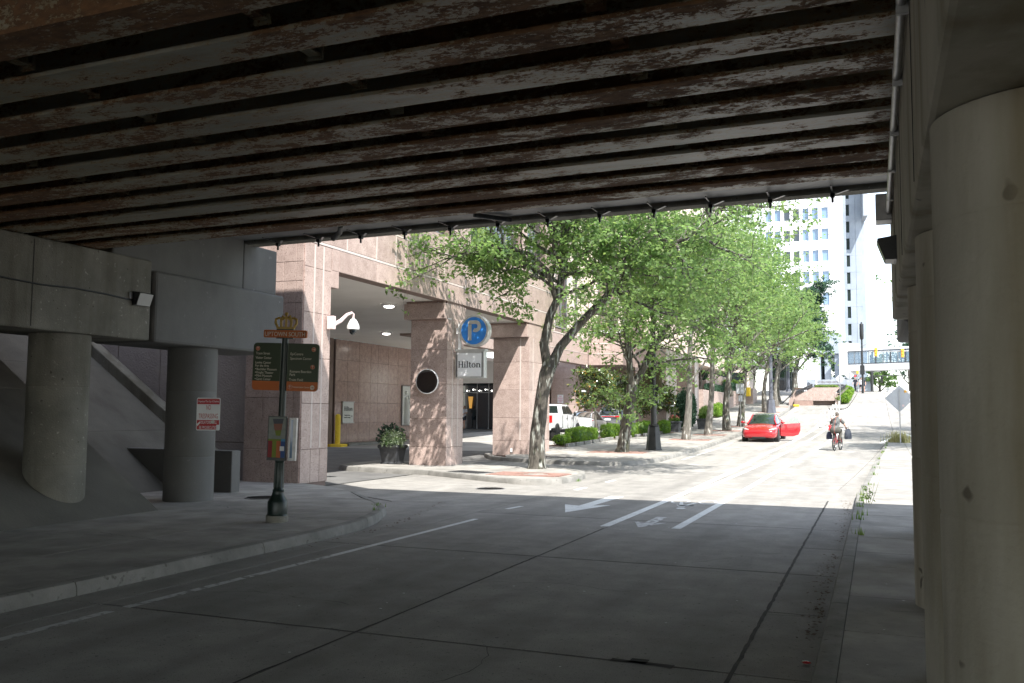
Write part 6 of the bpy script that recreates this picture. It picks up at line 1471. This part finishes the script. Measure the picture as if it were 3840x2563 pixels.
for s_ in (-1, 1): fr_.tube([BB, (s_ * .06, -.50, .345)], .011, 8); fr_.tube([(0, -.20, .74), (s_ * .06, -.50, .345)], .010, 8); fr_.tube([(s_ * .05, .43, .66), (s_ * .055, .56, .345)], .015, 8)
fr_.build('frame', 'red', bk2, True)
MB().tube([ST, (0, -.26, .92)], .014, 8).build('seat_post', 'steel', bk2, True); mb = MB(); mb.ball((0, -.30, .93), (.085, .13, .035)); mb.build('saddle', 'black', bk2, True)
MB().tube([HT, (0, .38, 1.0), (0, .42, 1.03)], .014, 8).build('stem', 'black', bk2, True); MB().tube([(-.33, .40, 1.03), (-.12, .43, 1.03), (.12, .43, 1.03), (.33, .40, 1.03)], .014, 8).build('handlebar', 'black', bk2, True)
mb = MB(); mb.tube([(.05, -.06, .32), (.07, -.06, .32)], .09, 20); mb.tube([(.08, -.06, .32), (.09, -.03, .50)], .010, 6); mb.tube([(-.08, -.06, .32), (-.09, -.08, .15)], .010, 6); mb.build('crankset', 'rim', bk2, True)
for s_, z in ((1, .50), (-1, .15)): MB().cbox((s_ * .14, -.04 if s_ > 0 else -.08, z), (.09, .09, .02)).build('pedal', 'black', bk2)
MB().box(-.02, .02, -.44, -.42, .78, .86).build('rear_reflector', 'redlens', bk2); MB().tube([(-.02, -.30, .84), (-.02, -.43, .82)], .008, 5).build('reflector_stay', 'black', bk2)
def bag(name, c_, d, material, label, rot=0):
    t = empty(name, cy.location + Matrix.Rotation(rad(-11.5), 3, 'Z') @ Vector(c_), rad(-11.5) + rot, label=label, cat='bag'); a, b, h = d
    mb = MB(); secs = []
    for (f, z) in ((1.0, -h), (1.06, -h * .8), (1.0, -h * .45), (.72, -h * .12), (.42, 0)):
        n = 14; secs.append([(a * f * math.copysign(abs(math.cos(q)) ** .6, math.cos(q)), b * f * math.copysign(abs(math.sin(q)) ** .6, math.sin(q)), z) for q in np.linspace(0, 2 * math.pi, n, endpoint=False)])
    loft(mb, secs); mb.build('bag_body', material, t, True); MB().tube([(-a * .3, 0, -.02), (-a * .1, 0, .10), (a * .1, 0, .10), (a * .3, 0, -.02)], .008, 6).build('handle', 'black', t, True); return t
MT['bggrey'] = mat('slate grey bag cloth', (.045, .055, .075), (.07, .08, .10), 7, .7)
bag('carrier_bag', (.38, .40, .97), (.15, .09, .46), 'bggrey', 'slate grey carrier bag hanging at the right of the handlebar', 0)
bag('cloth_bag', (-.33, -.05, .84), (.12, .10, .34), 'navy', 'navy bag hanging at the left of the bicycle')
t = empty('hip_pouch', cy.location + Matrix.Rotation(rad(-11.5), 3, 'Z') @ Vector((-.22, -.36, 1.02)), rad(-11.5), label='small red pouch slung at the left hip of the cyclist', cat='bag')
MB().box(-.06, .06, -.05, .05, -.13, .12).build('pouch', 'bagred', t, bevel=.035); MB().tube([(.02, .02, .10), (.16, .22, .34), (.30, .30, .52)], .010, 5).build('strap', 'black', t)
# people waiting at the top of the street, and one at the lobby door
def walker(loc, rz, label, top, bottom, h=1.72, skinlegs=False, group=None, step=.12, raise_arm=False):
    t = empty('person', loc, rz, label=label, cat='person', group=group); k = h / 1.72
    S = lambda *p: tuple(q * k for q in p)
    L1 = [S(-.09, 0, .90), S(-.10, step, .50), S(-.10, step * .6, .08)]; L2 = [S(.09, 0, .90), S(.10, -step * .6, .49), S(.10, -step * 1.6, .10)]
    A1 = [S(-.19, 0, 1.42), S(-.26, -.03, 1.14), S(-.25, .10, .90)]; A2 = [S(.19, 0, 1.42), S(.27, .03, 1.14), S(.24, .16, 1.0)]
    if raise_arm: A2 = [S(.19, 0, 1.42), S(.30, .10, 1.22), S(.10, .16, 1.52)]; A1 = [S(-.19, 0, 1.42), S(-.28, .08, 1.2), S(-.05, .22, 1.12)]
    ch = [([S(0, 0, .92), S(0, 0, 1.15), S(0, 0, 1.38)], [.135 * k, .115 * k, .13 * k]), ([S(-.14, 0, 1.40), S(.14, 0, 1.40)], [.07 * k] * 2), ([S(0, 0, 1.42), S(0, .01, 1.52)], [.05 * k] * 2),
          (A1, [.048 * k, .038 * k, .026 * k]), (A2, [.048 * k, .038 * k, .026 * k]), (L1, [.085 * k, .055 * k, .04 * k]), (L2, [.085 * k, .055 * k, .04 * k])]
    ch += hand(A1[-1], (0, .2, -1), (0, 1, 0), k, 1) + hand(A2[-1], (0, .2, -1), (0, 1, 0), k, -1)
    for l_ in (L1, L2): ch.append(([l_[-1], Vector(l_[-1]) + Vector((0, .13, -.04))], [.04 * k, .032 * k]))
    blob('body', ch, t, 'skin', .014, [(S(0, .015, 1.62), (.072 * k, .088 * k, .11 * k)), (S(0, .105, 1.61), (.013, .02, .015))])
    blob('hair', [], t, MT['darkhair'], .016, [(S(0, -.01, 1.655), (.082 * k, .088 * k, .088 * k)), (S(0, -.05, 1.58), (.07 * k, .045 * k, .09 * k))])
    blob('top', [([S(0, 0, .93), S(0, 0, 1.15), S(0, 0, 1.37)], [.155 * k, .135 * k, .15 * k]), ([A1[0], up(A1[0], A1[1], .6)], [.07 * k, .06 * k]), ([A2[0], up(A2[0], A2[1], .6)], [.07 * k, .06 * k]), ([S(-.14, 0, 1.40), S(.14, 0, 1.40)], [.082 * k] * 2)], t, top, .018)
    n_ = 2 if skinlegs else 3
    blob('shorts' if skinlegs else 'trousers', [([S(-.05, 0, .90), S(.05, 0, .90)], [.14 * k] * 2), ([L1[0], up(L1[0], L1[1], .55 if skinlegs else 1)] + ([] if skinlegs else [L1[2]]), [.11 * k, .085 * k, .06 * k][:n_]), ([L2[0], up(L2[0], L2[1], .55 if skinlegs else 1)] + ([] if skinlegs else [L2[2]]), [.11 * k, .085 * k, .06 * k][:n_])], t, bottom, .018)
    return t
MT['darkhair'] = mat('dark hair', (.02, .014, .01), None, rough=.7); MT['cloth_white'] = mat('pale cloth', (.62, .62, .66), None, rough=.9); MT['cloth_dark'] = mat('dark cloth', (.02, .022, .035), None, rough=.9)
walker((-2.27, 117.2, gz(117.2) + .0), rad(150), 'person in dark clothes waiting at the corner by the signal pole', 'cloth_dark', 'cloth_dark', 1.74, group='people at the top of the street')
walker((-1.62, 117.0, gz(117) + .0), rad(200), 'person in a pale top and dark shorts crossing at the top of the street', 'cloth_white', 'cloth_dark', 1.70, True, group='people at the top of the street')
walker((-1.38, 117.6, gz(117.6) + .0), rad(190), 'person in dark clothes crossing behind the one in the pale top', 'cloth_dark', 'cloth_dark', 1.74, True, group='people at the top of the street')
walker((-28.5, 62.2, gx(-28.5, 62.2)), rad(170), 'person in a pale top and dark shorts at the lobby door behind the sign', 'cloth_white', 'cloth_dark', 1.70, True, raise_arm=True)
# ================================================================ BACKGROUND
# terrace walls of pink granite beside the upper pavement
tw = empty('terrace_walls', (0, 0, 0), label='stepped pink granite terrace walls beside the upper pavement', cat='wall')
def wall(x0, x1, y0, y1, z0, z1, sl=0., nm='wall_block', m_='pink', joints=True):
    MB().box(x0 + .03, x1 - .03, y0 + .03, y1, z0, z1).build(nm, 'core', tw)
    MB().box(x0, x1, y0, y1, z1, z1 + .12).build('coping', m_, tw, bevel=.01)
    nu = max(1, round((y1 - y0) / 2.0)); panels(tw, (x1 - .032, y0, 0), Y1, [(y1 - y0) * k / nu for k in range(nu + 1)], [z0, (z0 + z1) / 2, z1], m_)
    nu = max(1, round((x1 - x0) / 1.8)); panels(tw, (x0, y0 + .032, 0), X1, [(x1 - x0) * k / nu for k in range(nu + 1)], [z0, (z0 + z1) / 2, z1], m_)
wall(-16.5, -12.9, 74.2, 86.5, .6, 3.65); wall(-16.5, -12.9, 86.52, 95, 1.6, 3.95)
wall(-22, -13.4, 78.5, 97, 3.0, 4.55); wall(-26, -15.0, 84, 110, 3.0, 5.6); wall(-13.2, -11.6, 95.5, 99, 2.2, 4.3)
hedge('hedge', -13.3, -12.98, 86.6, 95, 4.07, .75, 6000, 'dark hedge on top of the terrace wall', None, 'leafdark', .13)
hedge('hedge', -13.35, -12.95, 76.5, 86.4, 3.77, .55, 6000, 'dark hedge along the nearer terrace wall top', None, 'leafdark', .13)
hedge('shrub', -16.8, -13.6, 79.5, 83.0, 4.67, 1.2, 4000, 'broad dark rounded shrub on the upper terrace', None, 'leafdark', .16, cat='shrub', rnd=1)
hedge('hedge', -14.9, -13.6, 96.5, 101, 4.4, 1.0, 4000, 'green clipped hedge at the right end of the terrace', None, 'hedge', .14)
tag(MB().box(-12.4, -11.75, 94.2, 95.0, 3.6, 4.5).build('safety_barrier', 'yellow', None, bevel=.05), 'small yellow barrier panel on the terrace steps', 'barrier')
pv = empty('pavilion', (-18, 108, 4.0), label='small pink pavilion building behind the terrace trees', cat='building')
MB().box(-7, 4.5, 0, 6, 0, 3.4).build('wall', 'pale', pv); MB().box(-7.3, 4.8, -.3, 6.3, 3.4, 3.8).build('roof', 'white', pv)
for k in range(6): MB().box(-6 + k * 1.7, -4.7 + k * 1.7, -.04, 0.0, .8, 2.6).build('window', 'glass', pv)
# garage ramp portal
gp = empty('garage_portal', (-6.0, 95.6, 2.7), label='pink granite garage ramp portal with dark stepped railings', cat='garage entrance')
def gb(nm, x0, x1, y0, y1, z0, z1, m_, bv=0., par=None): return MB().box(x0, x1, y0, y1, z0, z1).build(nm, m_, par or gp, bevel=bv)
mb = MB(); P = [(-1.55, .50), (2.24, .50), (2.24, 1.25), (2.75, 1.80), (.2, 1.80), (-1.15, 1.05), (-1.55, .70)]
mb.prism(P, -.0, .3, face_to((0, 0, 0), (1, 0, 0), (0, 0, 1))); mb.v = [(x, y + .3, z) for x, y, z in mb.v]; mb.build('front_wall', 'pink', gp)
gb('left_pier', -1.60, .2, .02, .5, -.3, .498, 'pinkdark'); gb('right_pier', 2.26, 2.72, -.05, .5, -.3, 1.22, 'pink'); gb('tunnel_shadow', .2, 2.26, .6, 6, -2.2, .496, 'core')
gb('tunnel_roof', -1.6, 2.7, .3, 6, 1.70, 1.79, 'soil'); gb('joint', .19, .205, -.004, .0, -.3, 1.78, 'core')
for k in range(8):
    z = .30 + .16 * k; gb('stepped_block', -2.15 + .10 * k, -1.56 + .10 * k, .31 + .012 * k, 3.0 - .1 * k, -.3 - .01 * k, z + .3, 'pink')
def rail(x0, z0, x1, z1, y, n):
    MB().tube([(x0, y, z0), (x1, y, z1)], .085, 8).build('top_rail', 'charcoal', gp, True); MB().tube([(x0, y, z0 - .18), (x1, y, z1 - .18)], .05, 8).build('lower_rail', 'charcoal', gp, True)
    for k in range(n):
        f = (k + .3) / n; MB().box(x0 + (x1 - x0) * f - .03, x0 + (x1 - x0) * f + .03, y - .03, y + .03, z0 + (z1 - z0) * f - .38, z0 + (z1 - z0) * f).build('baluster', 'charcoal', gp)
rail(-1.45, 1.38, .15, 2.12, .25, 11); rail(.15, 2.10, 3.0, 2.12, 2.5, 12); rail(2.45, 1.40, 3.25, 2.05, .3, 7)
mb = MB(); mb.prism([(2.28, 1.02), (2.75, 1.02), (3.55, 1.80), (3.40, 1.80), (2.7, 1.22)], 0, .25, face_to((0, .2, 0), (1, 0, 0), (0, 0, 1))); mb.build('sloping_coping', 'conc', gp)
hedge('hedge', -5.7, -3.5, 96.4, 97.6, 4.45, .28, 3000, 'low yellow green planting on top of the garage portal', None, 'leaflime', .10)
tag(MB().box(-7.55, -7.0, 93.6, 94.0, gz(93.8), gz(93.8) + .22).build('wheel_stop', 'yellow', None, bevel=.06), 'yellow wheel stop beside the garage ramp', 'wheel stop')
# monument wall with raised lettering
mw = empty('monument_wall', (-8.3, 124, 4.75), label='grey granite monument wall with raised bronze lettering before the tower', cat='wall')
MT['gran'] = mat('grey granite', (.26, .29, .33), (.33, .36, .40), 2, .6, speck=[((.14, .15, .17), 20, .6, .7)]); MT['bronzel'] = mat('bronze letters', (.10, .055, .035), None, rough=.5)
MB().box(0, .95, 0, .6, 0, 1.62).build('wall_end', 'gran', mw); mb = MB(); mb.prism([(.96, 0), (5.75, 0), (5.75, 1.55), (.96, 1.55)], 0, .5, face_to((0, .5, 0), (1, 0, 0), (0, 0, 1))); mb.build('wall_face', 'gran', mw)
for k in range(5): MB().box(.97 + k * .96, 1.9 + k * .96, -.05, .0, .02, .50).build('stone_panel', 'gran', mw); MB().box(.97 + k * .96, 1.9 + k * .96, -.05, .0, .52, 1.54).build('stone_panel', 'gran', mw)
mb = MB(); mb.prism([(.2, 1.3), (.9, .6), (1.5, .6), (1.1, 1.3)], 0, .2, face_to((0, -.05, 0), (1, 0, 0), (0, 0, 1))); mb.build('ramp_wall', 'gran', mw)
text('TWO WELLS FARGO CENTER', .30, 'lettering', 'bronzel', mw, face_to((1.15, -.052, 1.12), (1, 0, 0), (0, 0, 1)), 2.75, .01)
# towers
def windowed_tower():
    t = empty('white_tower', (0, 0, 0), label='white office tower with square blue windows beyond the trees', cat='building')
    MB().box(-40, -6.0, 150.6, 175, 10, 90).build('core', 'tower', t)
    P = [(-12.6 - 1.42 * 12 + 1.42 * k) for k in range(17)]
    mpier = MB().box(-.24, .24, -.35, .55, 0, 62).mesh('mullion', 'tower'); msp = MB().box(-.47, .47, 0, .5, 0, 1.58).mesh('spandrel', 'tower'); mw_ = MB().box(-.47, .47, .18, .2, 0, 1.78).mesh('window', 'glassb'); mwd = MB().box(-.47, .47, .18, .2, 0, 1.78).mesh('window', 'glass')
    for i, x in enumerate(P):
        o = link('mullion', mpier, t); o.location = (x - .71, 150, 12)
        if x < -16: continue
        for j in range(3, 14):
            z = 8.9 + 3.38 * j; o = link('spandrel', msp, t); o.location = (x, 150, z + 1.80); o = link('window', mwd if (i + 0) < 14 and i % 4 < 2 else mw_, t); o.location = (x, 150.1, z)
    MB().box(-6.4, -4.95, 150, 175, 10, 74).build('end_wall', 'tower', t)
    mb = MB(); mb.box(-10.5, -7.2, 130.5, 150, 4.4, 14.5); mb.build('podium', 'tower', t)
windowed_tower()
def slot_tower():
    t = empty('grey_tower', (0, 0, 0), rad(0), label='pale grey marble tower with a single column of slot windows', cat='building')
    T_ = Matrix.Translation((-3.55, 190, 0)) @ Matrix.Rotation(rad(6), 4, 'Z')
    MB().box(-2.0, 1.62, .25, 16, 4, 95, T_).build('core', 'towerb', t)
    z = 6
    for j in range(20):
        for (x0, x1) in ((-2.0, -1.22), (-.62, .45), (.47, 1.62)):
            MB().box(x0 + .012, x1 - .012, 0, .06, z + .012, z + 3.37, T_).build('marble_panel', 'towerb', t)
        MB().box(-1.22, -.62, .001, .06, z + .012, z + 1.15, T_).build('marble_panel', 'towerb', t); MB().box(-1.2, -.64, .2, .22, z + 1.16, z + 3.37, T_).build('window', 'glassdark', t); z += 3.38
    MB().box(1.64, 2.3, 1.5, 14, 8, 62, T_).build('side_fin', 'towerb', t)
    mb = MB(); mb.prism([(1.62, 40), (2.45, 40), (1.70, 70)], 0, 6, T_ @ face_to((0, 2, 0), (1, 0, 0), (0, 0, 1))); mb.build('sloping_fin', 'gran', t)
    MB().box(-5, 2.6, -4, 14, 4, 9, T_).build('base', 'towerb', t)
MT['glassdark'] = mat('dark green glass', (.012, .022, .02), None, rough=.5, spec=.2)
slot_tower()
pc = empty('podium_columns', (-5.2, 134, 4.8), label='grey stone columns and dark glazing at the foot of the tower', cat='building')
MB().box(-9, -1.3, 1.5, 2.0, 0, 5.4).build('glazing', 'glass', pc); MB().box(-9, 1.0, -1, 3, 5.4, 8.2).build('upper_wall', 'towerb', pc)
for x in (-2.6, -1.3, .0): MB().box(x, x + .8, -.6, .6, 0, 5.4).build('column', 'towerb', pc)
for k in range(8): MB().box(-8.6 + k * .9, -8.55 + k * .9, 1.4, 1.5, 0, 3).build('frame', 'frame', pc)
# covered footbridge over the street
fb = empty('covered_footbridge', (-3.45, 130.6, -.35), rad(-28), label='white covered footbridge with a glazed side crossing the street', cat='footbridge')
Lb = 18
MB().box(0, Lb, 0, 3, 8.05, 8.88).build('lower_girder', 'tower', fb); MB().box(0, Lb, 0, 3, 10.66, 10.95).build('roof', 'tower', fb)
MT['bridgeglass'] = glassmat('clear blue glass', (.16, .26, .36), .05, .45)
for k in range(9): MB().box(.06 + k * 2.0, 1.94 + k * 2.0, .04, .06, 8.95, 10.6).build('pane', 'bridgeglass', fb); MB().box(k * 2.0 - .07, k * 2.0 + .07, -.02, .1, 8.88, 10.66).build('mullion', 'charcoal', fb)
for k in range(9): MB().box(k * 2.0 + .97, k * 2.0 + 1.03, 0, .1, 8.88, 10.66).build('mullion', 'frame', fb); MB().box(k * 2.0 - .07, k * 2.0 + .07, 2.9, 3.0, 8.88, 10.66).build('mullion', 'charcoal', fb)
MB().box(0, Lb, -.03, .03, 8.88, 8.98).build('sill', 'charcoal', fb); MB().box(0, Lb, -.03, .03, 10.55, 10.66).build('head', 'charcoal', fb); MB().box(0, Lb, .2, .24, 9.5, 9.54).build('handrail', 'steel', fb)
MB().box(-1.1, 0, -.2, 3.2, 7.5, 11.8).build('end_block', 'tower', fb)
# traffic signals and tall posts at the crossing
def signal_head(parent, x, y, z, s_=1.0, back=True):
    h = MB().box(x - .17 * s_, x + .17 * s_, y - .12, y + .12, z - .53 * s_, z + .53 * s_).build('signal_housing', 'amber', parent, bevel=.03)
    for k in range(3): MB().tube([(x, y - .12, z + (.34 - .34 * k) * s_), (x, y - .26, z + (.34 - .34 * k) * s_)], .13 * s_, 12).build('visor', 'amber', h)
    return h
ms_ = empty('signal_mast', (5.6, 120.5, 4.7), label='traffic signal mast arm with two yellow heads over the street', cat='traffic signals')
MB().tube([(0, 0, 0), (0, 0, 5.4)], [.16, .12], 14).build('pole', 'steel', ms_, True); MB().tube([(0, 0, 4.88), (-6.3, 0, 4.86)], [.09, .05], 10).build('arm', 'steel', ms_, True)
signal_head(ms_, -5.5, -.2, 4.80); signal_head(ms_, -2.5, -.2, 4.62)
bp_ = empty('signal_post', (-1.42, 115.3, 4.35), label='tall black signal post with a street lamp arm left of the crossing', cat='lamp post')
MB().tube([(0, 0, 0), (0, 0, 1.8), (0, 0, 8.4)], [.14, .13, .08], 14).build('pole', 'black', bp_, True); MB().lathe([(.10, 6.3), (.21, 6.45), (.24, 6.8), (.24, 8.1), (.2, 8.2)], 14).build('banner_cover', 'black', bp_, True)
MB().box(-.26, .26, -.2, .2, 2.2, 3.3).build('control_cabinet', 'black', bp_, bevel=.03); MB().tube([(0, 0, 5.5), (.8, 0, 6.0), (2.2, 0, 6.15)], .05, 8).build('arm', 'steel', bp_, True); mb = MB(); mb.ball((2.6, 0, 6.15), (.45, .15, .06)); mb.build('luminaire', 'steel', bp_, True)
p3_ = empty('signal_post', (-2.02, 118, 4.6), label='thin pedestrian signal post with a lit red hand', cat='traffic signals'); MB().tube([(0, 0, 0), (0, 0, 2.4)], .07, 10).build('pole', 'steel', p3_, True); MB().lathe([(.2, 0), (.12, .3)], 10).build('base', 'steel', p3_, True)
MB().box(-.13, .13, -.1, .1, 2.15, 2.5).build('push_housing', 'amber', p3_, bevel=.02); MB().box(-.42, -.1, -.1, .1, 1.75, 2.05).build('pedestrian_head', 'black', p3_); MB().ball((-.26, -.11, 1.9), (.08, .02, .08)).build('red_lamp', emit('lit red lamp', (1, .03, .04), 2.2), p3_, True)
for i, (x, y, z1, lb_) in enumerate(((-.52, 135, 10.1, 'dark post with a round top under the footbridge, left of two'), (-.40, 139, 10.9, 'dark post with a mast arm beyond the footbridge'))):
    t = empty('far_post', (x, y, 4.8), label=lb_, cat='lamp post', group='dark posts beyond the crossing'); MB().tube([(0, 0, 0), (0, 0, z1 - 4.8)], [.15, .09], 10).build('pole', 'black', t, True)
    if i == 0: MB().lathe([(.09, 4.0), (.16, 4.1), (.16, 5.2)], 10).build('banner_cover', 'black', t, True); MB().tube([(0, 0, 4.2), (2.3, 0, 4.6)], .04, 6).build('arm', 'steel', t)
    else: MB().tube([(0, 0, 2.5), (4.6, 0, 2.6)], .06, 8).build('arm', 'black', t); MB().tube([(0, 0, 3.0), (2.6, 0, 3.5)], .035, 6).build('lamp_arm', 'steel', t); MB().box(1.05, 1.35, -.1, .1, 1.6, 2.5).build('signal_housing', 'black', t)
ft = empty('floodlight_mast', (3.4, 300, 4), label='far stadium light mast at the end of the street', cat='light mast'); MB().box(-.3, .3, 0, .3, 0, 7).build('mast', 'steel', ft)
for k in range(4): MB().box(-1.6 + k * .9, -1.1 + k * .9, 0, .3, 5.2, 5.9).build('lamp_bank', 'steel', ft); MB().box(-1.6 + k * .9, -1.1 + k * .9, 0, .3, 6.4, 7.1).build('lamp_bank', 'steel', ft)
g2 = empty('globe_lamp', (-9.6, 121, 4.7), label='white globe lamp on a thin post before the monument wall', cat='lamp post'); MB().tube([(0, 0, 0), (0, 0, 2.9)], .04, 8).build('post', 'steel', g2); MB().ball((0, 0, 3.15), (.3, .3, .35), 14, 10).build('globe', 'signwhite', g2, True)
fl_ = empty('flagpole', (-6.9, 120, 4.7), label='white flagpole in front of the monument wall', cat='flagpole'); MB().tube([(0, 0, 0), (0, 0, 9)], [.12, .07], 10).build('pole', 'white', fl_, True); MB().ball((0, 0, 9.05), .12).build('finial', 'white', fl_, True)
bk_ = empty('dark_lamp_post', (-9.9, 116, 4.5), label='thick dark post left of the monument wall', cat='lamp post'); MB().tube([(0, 0, 0), (0, 0, 7.5)], [.22, .16], 12).build('pole', 'postgrey', bk_, True); MB().lathe([(.34, 0), (.3, .3), (.22, .4)], 8).build('base', 'postgrey', bk_)
# a leaning parking meter post on the upper pavement
pm = empty('parking_meter', (-9.95, 100, gz(100) + .13), rad(0), label='thin leaning meter post right of the thick dark trunk', cat='parking meter'); MB().tube([(0, 0, 0), (.10, 0, 1.25)], .03, 8).build('post', 'frame', pm); MB().ball((.11, 0, 1.38), (.09, .07, .14)).build('meter_head', 'frame', pm, True)
# buildings that close the view on the far right and left, mostly hidden
